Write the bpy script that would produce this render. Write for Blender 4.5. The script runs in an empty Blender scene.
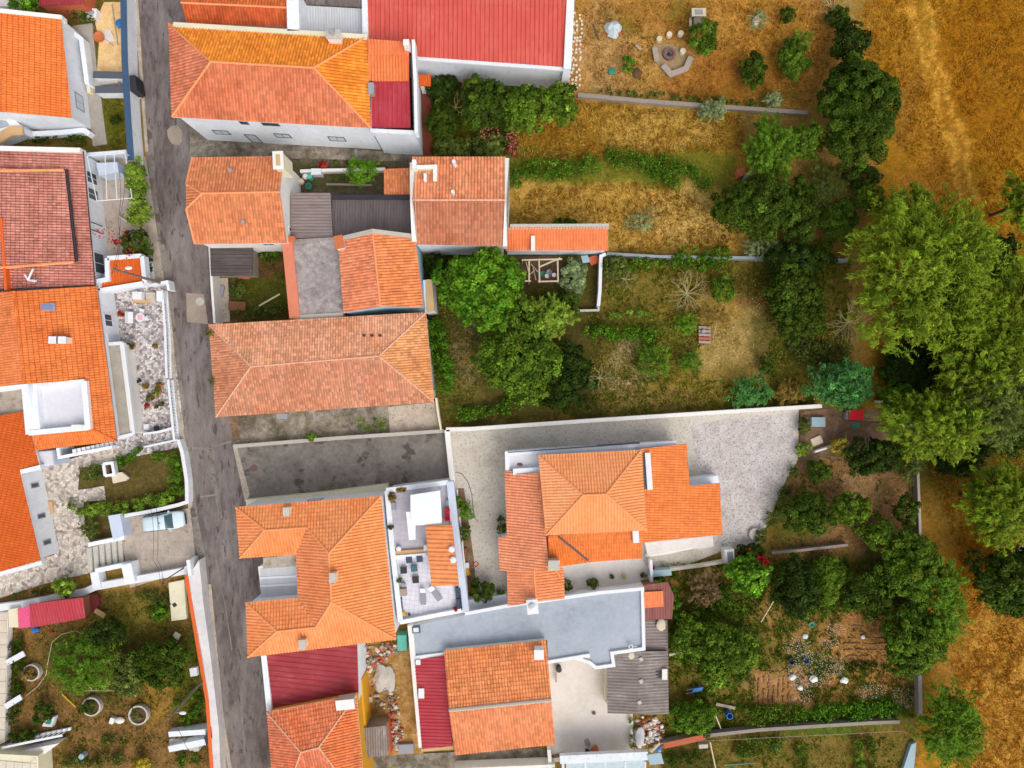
import bpy, math, random
import numpy as np
from mathutils import Vector, noise
R = random.Random(7)
H = 68.0            # drone height above the ground, metres
S = 0.1             # metres of ground per photo pixel
sc = bpy.context.scene
col = sc.collection

def P(px, py, z=0.0):
    """point at height z seen at photo pixel (px, py) from the drone (nadir view)"""
    k = S * (H - z) / H
    return Vector(((px - 512) * k, (384 - py) * k, z))

def lin(c):
    c = c / 255.0
    return c / 12.92 if c <= 0.04045 else ((c + 0.055) / 1.055) ** 2.4
def C(r, g, b, f=1.0):
    return (min(lin(r) * f, .9), min(lin(g) * f, .9), min(lin(b) * f, .9), 1.0)

# ------------------------------------------------------------------ objects
ORG = {}
def org(o): return ORG.get(o.name, Vector((0, 0, 0))) if o else Vector((0, 0, 0))
def tag(o, label=None, cat=None, group=None, kind=None):
    if label: o['label'] = label
    if cat: o['category'] = cat
    if group: o['group'] = group
    if kind: o['kind'] = kind
    return o
def root(name, label, cat, loc, group=None):
    o = bpy.data.objects.new(name, None); o.empty_display_size = .3
    o.location = loc; col.objects.link(o); ORG[o.name] = Vector(loc)
    return tag(o, label, cat, group)
def finish(me, name, mat, parent, origin):
    o = bpy.data.objects.new(name, me); col.objects.link(o)
    if mat: me.materials.append(mat)
    if parent: o.parent = parent
    else: o.location = origin
    ORG[o.name] = Vector(origin)
    return o
def copy_tree(o, parent=None, loc=None, rz=None):
    c = o.copy(); col.objects.link(c)
    if parent: c.parent = parent
    if loc is not None: c.location = loc
    if rz is not None: c.rotation_euler = (0, 0, rz)
    for ch in list(o.children): copy_tree(ch, c)
    return c

class MB:
    def __init__(s): s.v = []; s.f = []; s.uv = []; s.c = []; s.usec = False
    def face(s, pts, uvs=None, c=None):
        n = len(s.v); s.v += [tuple(p) for p in pts]
        s.f.append(tuple(range(n, n + len(pts))))
        s.uv += list(uvs) if uvs else [(p[0], p[1]) for p in pts]
        if c: s.usec = True
        s.c += [tuple(c) if c else (1, 1, 1, 1)] * len(pts)
    def prism(s, poly, z0, z1, c=None, bottom=False):
        """poly: list of xy, z0/z1 number or list"""
        n = len(poly)
        a = sum(poly[i][0] * poly[(i + 1) % n][1] - poly[(i + 1) % n][0] * poly[i][1] for i in range(n))
        zz0 = z0 if isinstance(z0, (list, tuple)) else [z0] * n
        zz1 = z1 if isinstance(z1, (list, tuple)) else [z1] * n
        idx = list(range(n)) if a > 0 else list(range(n - 1, -1, -1))
        B = [(poly[i][0], poly[i][1], zz0[i]) for i in idx]
        T = [(poly[i][0], poly[i][1], zz1[i]) for i in idx]
        s.face(T, c=c)
        if bottom: s.face(B[::-1], c=c)
        acc = 0
        for i in range(n):
            j = (i + 1) % n
            L = math.dist(B[i][:2], B[j][:2])
            s.face([B[i], B[j], T[j], T[i]], [(acc, B[i][2]), (acc + L, B[j][2]), (acc + L, T[j][2]), (acc, T[i][2])], c)
            acc += L
    def box(s, c0, sx, sy, sz, rz=0.0, c=None):
        """c0 = centre of the bottom face"""
        ca, sa = math.cos(rz), math.sin(rz)
        p = [(c0[0] + x * ca - y * sa, c0[1] + x * sa + y * ca) for x, y in
             ((-sx / 2, -sy / 2), (sx / 2, -sy / 2), (sx / 2, sy / 2), (-sx / 2, sy / 2))]
        s.prism(p, c0[2], c0[2] + sz, c, True)
    def tube(s, p0, p1, r0, r1=None, n=8, c=None, caps=True):
        p0 = Vector(p0); p1 = Vector(p1); r1 = r0 if r1 is None else r1
        d = (p1 - p0)
        if d.length < 1e-6: return
        d.normalize()
        a = d.orthogonal().normalized(); b = d.cross(a)
        A = []; Bq = []
        for i in range(n):
            t = 2 * math.pi * i / n; o = a * math.cos(t) + b * math.sin(t)
            A.append(p0 + o * r0); Bq.append(p1 + o * r1)
        for i in range(n):
            j = (i + 1) % n
            s.face([A[i], A[j], Bq[j], Bq[i]], c=c)
        if caps: s.face(A[::-1], c=c); s.face(Bq, c=c)
    def lathe(s, c0, prof, n=14, c=None):
        """prof: list of (r, z) bottom to top about vertical axis at c0"""
        rings = [[(c0[0] + r * math.cos(2 * math.pi * i / n), c0[1] + r * math.sin(2 * math.pi * i / n), c0[2] + z) for i in range(n)] for r, z in prof]
        for k in range(len(rings) - 1):
            for i in range(n):
                j = (i + 1) % n
                s.face([rings[k][i], rings[k][j], rings[k + 1][j], rings[k + 1][i]], c=c)
        s.face(rings[-1], c=c); s.face(rings[0][::-1], c=c)
    def blob(s, c0, rx, ry, rz, seed=0, rough=.25, n=10, m=6, c=None):
        rr = random.Random(seed); ph = [rr.random() * 9 for _ in range(3)]
        g = []
        for i in range(m + 1):
            th = math.pi * i / m; row = []
            for j in range(n):
                f = 2 * math.pi * j / n
                d = Vector((math.sin(th) * math.cos(f), math.sin(th) * math.sin(f), math.cos(th)))
                k = 1 + rough * noise.noise(d * 1.3 + Vector(ph))
                row.append((c0[0] + d.x * rx * k, c0[1] + d.y * ry * k, c0[2] + d.z * rz * k))
            g.append(row)
        for i in range(m):
            for j in range(n):
                k = (j + 1) % n
                if i == 0: s.face([g[0][0], g[1][j], g[1][k]], c=c)
                elif i == m - 1: s.face([g[i][j], g[m][0], g[i][k]], c=c)
                else: s.face([g[i][j], g[i + 1][j], g[i + 1][k], g[i][k]], c=c)
    def build(s, name, mat, parent=None, smooth=False, origin=None):
        if parent: og = org(parent)
        elif origin is not None: og = Vector(origin)
        else:
            xs, ys, zs = zip(*s.v)
            og = Vector(((min(xs) + max(xs)) / 2, (min(ys) + max(ys)) / 2, min(zs)))
        me = bpy.data.meshes.new(name)
        me.from_pydata([(x - og.x, y - og.y, z - og.z) for x, y, z in s.v], [], s.f)
        ul = me.uv_layers.new(name='UVMap')
        ul.data.foreach_set('uv', np.array(s.uv, dtype=np.float32).ravel())
        if True:
            ca = me.color_attributes.new('Col', 'FLOAT_COLOR', 'CORNER')
            ca.data.foreach_set('color', np.array(s.c, dtype=np.float32).ravel())
        if smooth:
            import bmesh
            bm = bmesh.new(); bm.from_mesh(me)
            bmesh.ops.remove_doubles(bm, verts=bm.verts, dist=1e-4)
            for f in bm.faces: f.smooth = True
            bm.to_mesh(me); bm.free()
        return finish(me, name, mat, parent, og)

def mesh_np(name, V, F, cols, mat, parent=None, origin=None):
    """V (n,3), F (m,k) ints, cols (n,3) per vertex"""
    og = org(parent) if parent else Vector(origin if origin is not None else (0, 0, 0))
    V = V - np.array(og)[None, :]
    me = bpy.data.meshes.new(name)
    n, m, k = len(V), len(F), F.shape[1]
    me.vertices.add(n); me.vertices.foreach_set('co', V.astype(np.float32).ravel())
    me.loops.add(m * k); me.loops.foreach_set('vertex_index', F.astype(np.int32).ravel())
    me.polygons.add(m); me.polygons.foreach_set('loop_start', np.arange(0, m * k, k, dtype=np.int32))
    me.polygons.foreach_set('loop_total', np.full(m, k, dtype=np.int32))
    me.update(calc_edges=True)
    ca = me.color_attributes.new('Col', 'FLOAT_COLOR', 'POINT')
    ca.data.foreach_set('color', np.concatenate([cols, np.ones((n, 1))], 1).astype(np.float32).ravel())
    return finish(me, name, mat, parent, og)

# ------------------------------------------------------------------ materials
class NT:
    def __init__(s, name):
        s.m = bpy.data.materials.new(name); s.m.use_nodes = True
        s.t = s.m.node_tree; s.n = s.t.nodes; s.n.clear()
        s.out = s.n.new('ShaderNodeOutputMaterial'); s.b = s.n.new('ShaderNodeBsdfPrincipled')
        s.t.links.new(s.b.outputs[0], s.out.inputs[0])
    def add(s, t, **kw):
        n = s.n.new(t)
        for k, v in kw.items(): setattr(n, k, v)
        return n
    def L(s, a, b): s.t.links.new(a, b)
    def noise(s, scale, detail=4, rough=.6, vec=None, dist=0):
        n = s.add('ShaderNodeTexNoise'); n.inputs['Scale'].default_value = scale
        n.inputs['Detail'].default_value = detail; n.inputs['Roughness'].default_value = rough
        n.inputs['Distortion'].default_value = dist
        if vec: s.L(vec, n.inputs['Vector'])
        return n.outputs['Fac']
    def coord(s, w='Object'): return s.add('ShaderNodeTexCoord').outputs[w]
    def ramp(s, fac, stops):
        r = s.add('ShaderNodeValToRGB'); e = r.color_ramp.elements
        while len(e) < len(stops): e.new(.5)
        for el, (p, c) in zip(e, stops):
            el.position = p; el.color = c if len(c) == 4 else (*c, 1)
        s.L(fac, r.inputs[0]); return r.outputs[0]
    def mix(s, fac, a, b, mode='MIX'):
        m = s.add('ShaderNodeMix', data_type='RGBA', blend_type=mode)
        for i, v in ((0, fac), (6, a), (7, b)):
            if hasattr(v, 'links'): s.L(v, m.inputs[i])
            else: m.inputs[i].default_value = v
        return m.outputs[2]
    def math(s, op, a, b=0.0, clamp=False):
        m = s.add('ShaderNodeMath', operation=op, use_clamp=clamp)
        for i, v in ((0, a), (1, b)):
            if hasattr(v, 'links'): s.L(v, m.inputs[i])
            else: m.inputs[i].default_value = v
        return m.outputs[0]
    def mr(s, v, a, b, c, d):
        m = s.add('ShaderNodeMapRange')
        s.L(v, m.inputs[0])
        for i, x in zip((1, 2, 3, 4), (a, b, c, d)): m.inputs[i].default_value = x
        return m.outputs[0]
    def bump(s, h, strength=.5, dist=.05):
        b = s.add('ShaderNodeBump'); b.inputs['Strength'].default_value = strength
        b.inputs['Distance'].default_value = dist
        s.L(h, b.inputs['Height']); s.L(b.outputs[0], s.b.inputs['Normal'])
    def done(s, c, rough=.8, metal=0, spec=.3):
        if hasattr(c, 'links'): s.L(c, s.b.inputs['Base Color'])
        else: s.b.inputs['Base Color'].default_value = c
        if hasattr(rough, 'links'): s.L(rough, s.b.inputs['Roughness'])
        else: s.b.inputs['Roughness'].default_value = rough
        s.b.inputs['Metallic'].default_value = metal
        s.b.inputs['Specular IOR Level'].default_value = spec
        return s.m
W1 = (1, 1, 1, 1)
def g(v): return (v, v, v, 1)

def m_plain(name, c, rough=.6, var=.12, scale=3.0, spec=.3, metal=0, bump=0):
    t = NT(name); co = t.coord()
    f = t.noise(scale, 5, .65, co)
    k = t.mr(f, .25, .75, 1 - var, 1 + var)
    m = t.mix(1.0, c, k, 'MULTIPLY')
    if bump: t.bump(t.noise(scale * 6, 3, .6, co), bump, .02)
    return t.done(m, rough, metal, spec)

def m_wall(name, c, dirt=(.25, .22, .18, 1), amt=.35, scale=.9, rough=.85):
    """painted render with streaks of dirt and patches"""
    t = NT(name); co = t.coord()
    mp = t.add('ShaderNodeMapping'); mp.inputs['Scale'].default_value = (1, 1, .35); t.L(co, mp.inputs[0])
    a = t.noise(scale * 3.2, 6, .7, mp.outputs[0])
    b = t.noise(scale * .6, 4, .6, co)
    k = t.math('MULTIPLY', t.mr(a, .5, .78, 0, 1), t.mr(b, .35, .7, .2, 1.0))
    k = t.math('MULTIPLY', k, amt, True)
    base = t.mix(1, c, t.mr(t.noise(.5, 3, .5, co), .3, .7, .93, 1.05), 'MULTIPLY')
    t.bump(t.noise(25, 3, .6, co), .25, .01)
    return t.done(t.mix(k, base, dirt), rough)

def m_tile(name, c, c2, w, l, stain=C(95, 60, 45), stain_amt=.5, lich=C(215, 175, 90), lich_amt=.15, var=.22, fine=.5, joint=.62, cj=.25):
    """fired clay tiles: each tile its own tone, soot and lichen in patches; 'Col' tints a whole slope"""
    t = NT(name); uv = t.coord('UV'); co = t.coord()
    sep = t.add('ShaderNodeSeparateXYZ'); t.L(uv, sep.inputs[0])
    fu = t.math('FLOOR', t.math('DIVIDE', sep.outputs[0], w)); fv = t.math('FLOOR', t.math('DIVIDE', sep.outputs[1], l))
    cb = t.add('ShaderNodeCombineXYZ'); t.L(fu, cb.inputs[0]); t.L(fv, cb.inputs[1])
    wn = t.add('ShaderNodeTexWhiteNoise', noise_dimensions='2D'); t.L(cb.outputs[0], wn.inputs['Vector'])
    base = t.mix(t.mr(t.noise(.35, 4, .6, co), .35, .65, 0, 1), c, c2)
    base = t.mix(1, base, t.mr(wn.outputs['Value'], 0, 1, 1 - var, 1 + var * .8), 'MULTIPLY')
    at = t.add('ShaderNodeAttribute', attribute_name='Col')
    base = t.mix(1, base, at.outputs['Color'], 'MULTIPLY')
    s1 = t.math('MULTIPLY', t.mr(t.noise(.55, 6, .7, co), .5, .72, 0, 1), t.mr(t.noise(4.5, 4, .7, co), .35, .62, .15, 1))
    base = t.mix(t.math('MULTIPLY', s1, stain_amt, True), base, stain)
    s2 = t.math('MULTIPLY', t.mr(t.noise(.8, 5, .7, co, 1.0), .56, .7, 0, 1), t.mr(t.noise(9, 3, .7, co), .42, .6, 0, 1))
    base = t.mix(t.math('MULTIPLY', s2, lich_amt, True), base, lich)
    base = t.mix(fine, base, t.mix(1, base, t.mr(t.noise(14, 3, .7, co), .3, .7, .72, 1.25), 'MULTIPLY'))
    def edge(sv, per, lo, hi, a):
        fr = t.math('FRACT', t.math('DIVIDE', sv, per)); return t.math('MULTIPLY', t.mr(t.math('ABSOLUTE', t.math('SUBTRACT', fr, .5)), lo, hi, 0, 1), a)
    relief_shade = t.math('MAXIMUM', edge(sep.outputs[0], w, .3, .46, joint), edge(sep.outputs[1], l, .36, .48, joint * cj))   # joint grime, doubling as painted-in shade for the tile relief
    base = t.mix(t.math('MULTIPLY', relief_shade, t.mr(t.noise(1.6, 4, .7, co), .3, .65, .45, 1.0)), base, t.mix(1, base, (.42, .33, .28, 1), 'MULTIPLY'))
    return t.done(base, .85, 0, .2)

def m_sheet(name, c, c2, stain=(.12, .1, .09, 1), amt=.3, rough=.55, streak=(1, .15, 1), metal=0):
    """profiled sheet roofing; weather streaks run down the slope (v)"""
    t = NT(name); uv = t.coord('UV'); co = t.coord()
    mp = t.add('ShaderNodeMapping'); mp.inputs['Scale'].default_value = streak; t.L(uv, mp.inputs[0])
    a = t.noise(2.2, 6, .7, mp.outputs[0]); b = t.noise(.5, 4, .6, co)
    base = t.mix(t.mr(a, .3, .7, 0, 1), c, c2)
    at = t.add('ShaderNodeAttribute', attribute_name='Col')
    base = t.mix(1, base, at.outputs['Color'], 'MULTIPLY')
    k = t.math('MULTIPLY', t.mr(b, .45, .7, 0, 1), t.mr(t.noise(6, 5, .7, mp.outputs[0]), .4, .65, 0, 1))
    return t.done(t.mix(t.math('MULTIPLY', k, amt, True), base, stain), rough, metal, .3)

def m_blotch(name, stops, scale=.5, fine=5., fineamt=.3, bump=.4, rough=.9, speck=None, speck_scale=9., speck_lo=.62, cracks=0, dist=.6, mid=1.7, stretch=None):
    """worn ground surface: blotches over a ramp, finer grain, optional specks and cracks"""
    t = NT(name); co = t.coord(); cs = co
    if stretch:
        mp = t.add('ShaderNodeMapping'); mp.inputs['Scale'].default_value = stretch; mp.inputs['Rotation'].default_value = (0, 0, .12); t.L(co, mp.inputs[0]); cs = mp.outputs[0]
    a = t.noise(scale, 6, .68, cs, dist)
    b = t.noise(mid, 5, .7, cs)
    f = t.math('ADD', t.math('MULTIPLY', a, .6), t.math('MULTIPLY', b, .4))
    c = t.ramp(t.mr(f, .33, .67, 0, 1), stops)
    n2 = t.noise(fine, 5, .75, co)
    c = t.mix(1, c, t.mr(n2, .25, .75, 1 - fineamt, 1 + fineamt), 'MULTIPLY')
    if speck:
        s = t.noise(speck_scale, 3, .6, cs)
        c = t.mix(t.mr(s, speck_lo, speck_lo + .06, 0, .8), c, speck)
    if cracks:
        v = t.add('ShaderNodeTexVoronoi', feature='DISTANCE_TO_EDGE'); v.inputs['Scale'].default_value = cracks
        wv = t.mix(.35, co, t.add('ShaderNodeTexNoise').outputs['Color'])
        t.L(wv, v.inputs['Vector'])
        c = t.mix(t.mr(v.outputs['Distance'], 0, .012, .55, 0), c, (.035, .03, .027, 1))
    t.bump(n2, bump, .04)
    return t.done(c, rough, 0, .2)

def m_paving(name, scale, stops, joint, jw=.05, fine=.25, rnd=1.0):
    """irregular stone paving"""
    t = NT(name); co = t.coord()
    sc_ = t.add('ShaderNodeVectorMath', operation='SCALE'); sc_.inputs['Scale'].default_value = 1.0; t.L(co, sc_.inputs[0])
    nz = t.add('ShaderNodeTexNoise'); nz.inputs['Scale'].default_value = 2.0; t.L(co, nz.inputs['Vector'])
    vm = t.add('ShaderNodeVectorMath', operation='MULTIPLY_ADD'); t.L(nz.outputs['Color'], vm.inputs[0])
    vm.inputs[1].default_value = (.25, .25, 0); t.L(sc_.outputs[0], vm.inputs[2])
    def vor(feat):
        v = t.add('ShaderNodeTexVoronoi', feature=feat, voronoi_dimensions='2D'); v.inputs['Scale'].default_value = scale
        v.inputs['Randomness'].default_value = rnd
        t.L(vm.outputs[0], v.inputs['Vector']); return v
    cell = vor('F1'); edge = vor('DISTANCE_TO_EDGE')
    s = t.add('ShaderNodeSeparateColor'); t.L(cell.outputs['Color'], s.inputs[0])
    c = t.ramp(s.outputs[0], stops)
    c = t.mix(1, c, t.mr(t.noise(7, 5, .7, co), .25, .75, 1 - fine, 1 + fine), 'MULTIPLY')
    c = t.mix(1, c, t.mr(t.noise(.6, 4, .6, co), .3, .7, .82, 1.1), 'MULTIPLY')
    k = t.mr(edge.outputs['Distance'], 0, jw, 1, 0)
    c = t.mix(k, c, joint)
    t.bump(t.mr(edge.outputs['Distance'], 0, jw * 1.5, 0, 1), .4, .02)
    return t.done(c, .85, 0, .25)

def m_grid(name, c, joint, sx, sy, jw=.02, var=.08, ang=0.0, rough=.6):
    """square slabs or blocks"""
    t = NT(name); co = t.coord()
    mp = t.add('ShaderNodeMapping'); mp.inputs['Rotation'].default_value = (0, 0, ang); t.L(co, mp.inputs[0])
    b = t.add('ShaderNodeTexBrick', offset=0.0); b.inputs['Scale'].default_value = 1
    b.inputs['Brick Width'].default_value = sx; b.inputs['Row Height'].default_value = sy; b.inputs['Mortar Size'].default_value = jw
    b.inputs['Color1'].default_value = g(1 - var); b.inputs['Color2'].default_value = g(1 + var); b.inputs['Mortar'].default_value = g(1)
    t.L(mp.outputs[0], b.inputs['Vector'])
    k = t.mix(1, c, b.outputs['Color'], 'MULTIPLY')
    k = t.mix(1, k, t.mr(t.noise(1.2, 5, .7, co), .3, .7, .86, 1.08), 'MULTIPLY')
    k = t.mix(t.math('MULTIPLY', b.outputs['Fac'], .8), k, joint)
    return t.done(k, rough, 0, .3)

def m_leaf(name, trans=.16, rough=.6):
    t = NT(name)
    at = t.add('ShaderNodeAttribute', attribute_name='Col')
    t.done(at.outputs['Color'], rough, 0, .06)
    tr = t.add('ShaderNodeBsdfTranslucent'); t.L(t.mix(1, at.outputs['Color'], (1.25, 1.2, .55, 1), 'MULTIPLY'), tr.inputs[0])
    mx = t.add('ShaderNodeMixShader'); mx.inputs[0].default_value = trans
    t.L(t.b.outputs[0], mx.inputs[1]); t.L(tr.outputs[0], mx.inputs[2]); t.L(mx.outputs[0], t.out.inputs[0])
    return t.m

def m_ground():
    t = NT('ground_soil'); co = t.coord()
    at = t.add('ShaderNodeAttribute', attribute_name='Col')
    c = at.outputs['Color']
    a = t.noise(.9, 6, .72, co, .8); b = t.noise(6, 5, .75, co); d = t.noise(2.6, 5, .7, co)
    c = t.mix(t.mr(a, .42, .66, 0, .7), c, t.mix(1, c, (.5, .62, .36, 1), 'MULTIPLY'))
    c = t.mix(t.mr(d, .48, .68, 0, .8), c, t.mix(1, c, (1.5, 1.42, 1.3, 1), 'MULTIPLY'))
    c = t.mix(1, c, t.mr(b, .28, .72, .5, 1.5), 'MULTIPLY')
    t.bump(t.math('ADD', b, d), .7, .08)
    return t.done(c, .95, 0, .1)

def m_glass(name, c, rough=.12):
    t = NT(name); return t.done(c, rough, 0, .6)

# ------------------------------------------------------------------ roofs
def clip(poly, ax, lim, keep_less):
    out = []; n = len(poly)
    for i in range(n):
        a = poly[i]; b = poly[(i + 1) % n]
        ia = (a[ax] <= lim) if keep_less else (a[ax] >= lim)
        ib = (b[ax] <= lim) if keep_less else (b[ax] >= lim)
        if ia: out.append(a)
        if ia != ib:
            k = (lim - a[ax]) / (b[ax] - a[ax])
            out.append((a[0] + (b[0] - a[0]) * k, a[1] + (b[1] - a[1]) * k))
    return out
PROF_TILE = [0.0, 0.08, .9, .9]
PROF_FLAT = [0.0, .7, .8, .7]
PROF_SINE = [0.0, .5, 1., .5]
PROF_RIB = [0.0, 0.0, 0.0, 1.0]
def clad(mb, pts, w, l, amp, step, prof, c=None, udir=None, skew=0.0):
    """cover a planar polygon with tiles / profiled sheet as real geometry"""
    pts = [Vector(p) for p in pts]; n = Vector((0, 0, 0))
    for i in range(len(pts)):
        a = pts[i]; b = pts[(i + 1) % len(pts)]
        n += Vector(((a.y - b.y) * (a.z + b.z), (a.z - b.z) * (a.x + b.x), (a.x - b.x) * (a.y + b.y)))
    n.normalize()
    if c is None: c = (1, 1, 1, 1)
    if n.z < 0: n = -n
    if udir is not None: u = (Vector(udir) - n * n.dot(Vector(udir))).normalized()
    else:
        u = Vector((0, 0, 1)).cross(n); u.normalize()
    v = n.cross(u)
    if skew:
        u, v = u * math.cos(skew) + v * math.sin(skew), v * math.cos(skew) - u * math.sin(skew)
    cen = sum(pts, Vector()) / len(pts)
    p2 = [((p - cen).dot(u), (p - cen).dot(v)) for p in pts]
    v0 = min(q[1] for q in p2); u0 = min(q[0] for q in p2); o = cen + u * u0 + v * v0
    p2 = [(q[0] - u0, q[1] - v0) for q in p2]
    off = R.random() * 40 // 1
    K = len(prof); du = w / K
    vmax = max(q[1] for q in p2)
    L = l if l else vmax + 1
    for i in range(int(vmax / L) + 1):
        row = p2
        if l: row = clip(clip(p2, 1, i * L, False), 1, (i + 1) * L, True)
        if len(row) < 3: continue
        a = min(q[0] for q in row); b = max(q[0] for q in row)
        for k in range(int(a / du), int(b / du) + 1):
            cell = clip(clip(row, 0, k * du, False), 0, (k + 1) * du, True)
            if len(cell) < 3: continue
            h0, h1 = prof[k % K], prof[(k + 1) % K]; out = []; uvs = []
            for q in cell:
                s_ = min(max((q[0] - k * du) / du, 0), 1); t_ = (q[1] - i * L) / L
                hh = amp * (h0 + (h1 - h0) * s_) + step * (1 - t_)
                out.append(o + u * q[0] + v * q[1] + n * hh)
                uvs.append((q[0] + off * w - .02 * w, min(q[1], (i + 1) * L - .001) + off * L))
            mb.face(out, uvs, c)

def inset(poly, d):
    """poly list of Vector xy (CCW or CW); move edges inward by d"""
    n = len(poly)
    a = sum(poly[i].x * poly[(i + 1) % n].y - poly[(i + 1) % n].x * poly[i].y for i in range(n))
    sg = 1 if a > 0 else -1
    res = []
    for i in range(n):
        p0 = poly[i - 1]; p1 = poly[i]; p2 = poly[(i + 1) % n]
        e1 = Vector((p1.x - p0.x, p1.y - p0.y)).normalized(); e2 = Vector((p2.x - p1.x, p2.y - p1.y)).normalized()
        n1 = Vector((-e1.y, e1.x)) * sg; n2 = Vector((-e2.y, e2.x)) * sg
        m = n1 + n2; k = m.dot(n1)
        if abs(k) < .2: m = n1; k = 1
        res.append(Vector((p1.x + m.x / k * d, p1.y + m.y / k * d)))
    return res

def roof_part(parent, pts, planes, mat, w=.27, l=.38, amp=.07, step=.035, prof=PROF_TILE, tint=None, ridges=(), rmat=None, name='roof',
              under=None, udir=None, thick=.14, skew=0.0, rr=.095, cap_name='ridge_cap'):
    """pts: {name:(px,py,z)}; planes: ['a b c d', ...] optional tint per plane"""
    W = {k: P(*v) for k, v in pts.items()}
    mb = MB(); edges = {}
    for i, pl in enumerate(planes):
        ks = pl.split()
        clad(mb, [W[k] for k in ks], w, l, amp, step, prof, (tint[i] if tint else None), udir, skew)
        for a, b in zip(ks, ks[1:] + ks[:1]):
            e = tuple(sorted((a, b))); edges[e] = edges.get(e, 0) + 1
        low = [W[k] - Vector((0, 0, thick)) for k in ks]
        mb.face(low)
    ro = mb.build(name, mat, parent)
    eb = MB()
    for (a, b), cnt in edges.items():
        if cnt == 1:
            A, B = W[a], W[b]; d = Vector((0, 0, thick))
            eb.face([A - d, B - d, B + Vector((0, 0, .012)), A + Vector((0, 0, .012))])
    eb.build('eaves_board', under or mat, ro)
    if ridges:
        for rdg in ridges:
            rb = MB()
            a, b = rdg.split(); A, B = W[a], W[b]
            n = max(1, int((B - A).length / .4))
            up = Vector((0, 0, amp + step * .5 - rr * .35))
            for k in range(n):
                p0 = A.lerp(B, k / n) + up; p1 = A.lerp(B, (k + 1) / n) + up
                rb.tube(p0, p1, rr * .92, rr * 1.08, 7, caps=False)
            rb.build(cap_name, rmat or mat, ro)
    return ro

def walls_part(parent, outline, ov, mat, z0=0.0, drop=.16, name='wall'):
    """outline list of (px,py,z) roof-edge points; walls stand ov metres inside"""
    W = [P(*p) for p in outline]; q = inset(W, ov)
    mb = MB(); mb.prism([tuple(p) for p in q], z0, [w.z - drop for w in W]); k_ = len(mb.f[0]); mb.v = mb.v[k_:]; mb.uv = mb.uv[k_:]; mb.c = mb.c[k_:]; mb.f = [tuple(i - k_ for i in f) for f in mb.f[1:]]   # open under the roof
    wo = mb.build(name, mat, parent)
    return q, wo

def house(name, label, cat, pts, planes, outline, tmat, wmat, ov=.3, group=None, z0=0.0, roof_kw=None):
    W = [P(*pts[k]) for k in outline.split()]
    c = sum(W, Vector()) / len(W); c.z = z0
    rt = root(name, label, cat, c, group)
    q, wo = walls_part(rt, [pts[k] for k in outline.split()], ov, wmat, z0)
    ro = roof_part(rt, pts, planes, tmat, **(roof_kw or {}))
    return rt, q, ro

def edge_of(q, side, which=0):
    """edge of footprint q whose outward normal looks to side ('N','S','E','W'), longest first"""
    n = len(q); a = sum(q[i].x * q[(i + 1) % n].y - q[(i + 1) % n].x * q[i].y for i in range(n)); sg = 1 if a > 0 else -1
    dv = {'N': Vector((0, 1)), 'S': Vector((0, -1)), 'E': Vector((1, 0)), 'W': Vector((-1, 0))}[side]; c = []
    for i in range(n):
        A, B = q[i], q[(i + 1) % n]; e = B - A
        if e.length < .3: continue
        nn = Vector((e.y, -e.x)).normalized() * sg
        if nn.dot(dv) > .75: c.append((-e.length, i, A, B, nn))
    c.sort(key=lambda x: (x[0], x[1]))
    _, _, A, B, nn = c[which]
    if sg < 0: A, B = B, A
    return A, B, nn
def opening(parent, q, side, t, z, w, h, fmat, pmat, which=0, name='window', sill=None, depth=.05, bar=True):
    """framed window or door on a wall face: frame stands proud, pane set in it"""
    A, B, nn = edge_of(q, side, which); e = (B - A).normalized(); c = A.lerp(B, t)
    rz = math.atan2(e.y, e.x); fw = .09
    mb = MB()
    for s_ in (-1, 1):
        p = c + e * (s_ * (w / 2 - fw / 2)) + nn * (depth / 2); mb.box((p.x, p.y, z), fw, depth, h, rz)
    for zz in (z, z + h - fw):
        p = c + nn * (depth / 2); mb.box((p.x, p.y, zz), w - 2 * fw, depth, fw, rz)
    if bar: mb.box((c.x + nn.x * depth * .4, c.y + nn.y * depth * .4, z + fw), .05, depth * .8, h - 2 * fw, rz)
    if sill: mb.box((c.x + nn.x * .09, c.y + nn.y * .09, z - .06), w + .2, .2, .06, rz)
    fo = mb.build(name, fmat, parent)
    pb = MB(); p = c + nn * .012; pb.box((p.x, p.y, z + fw), w - 2 * fw, .02, h - 2 * fw, rz)
    pb.build('pane' if name == 'window' else 'panel', pmat, fo)
    return fo

def chimney(parent, px, py, ztop, sx, sy, hgt, mat, capmat=None, rz=0.0, name='chimney', pot=False):
    c = P(px, py, ztop); mb = MB()
    mb.box((c.x, c.y, ztop - hgt), sx, sy, hgt - .08, rz)
    co = mb.build(name, mat, parent)
    cb = MB(); cb.box((c.x, c.y, ztop - .08), sx + .12, sy + .12, .08, rz)
    if pot: cb.lathe((c.x, c.y, ztop), [(sx * .3, 0), (sx * .26, .25), (sx * .4, .27), (sx * .05, .42)], 10)
    cb.build('chimney_cap', capmat or mat, co)
    return co

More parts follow.
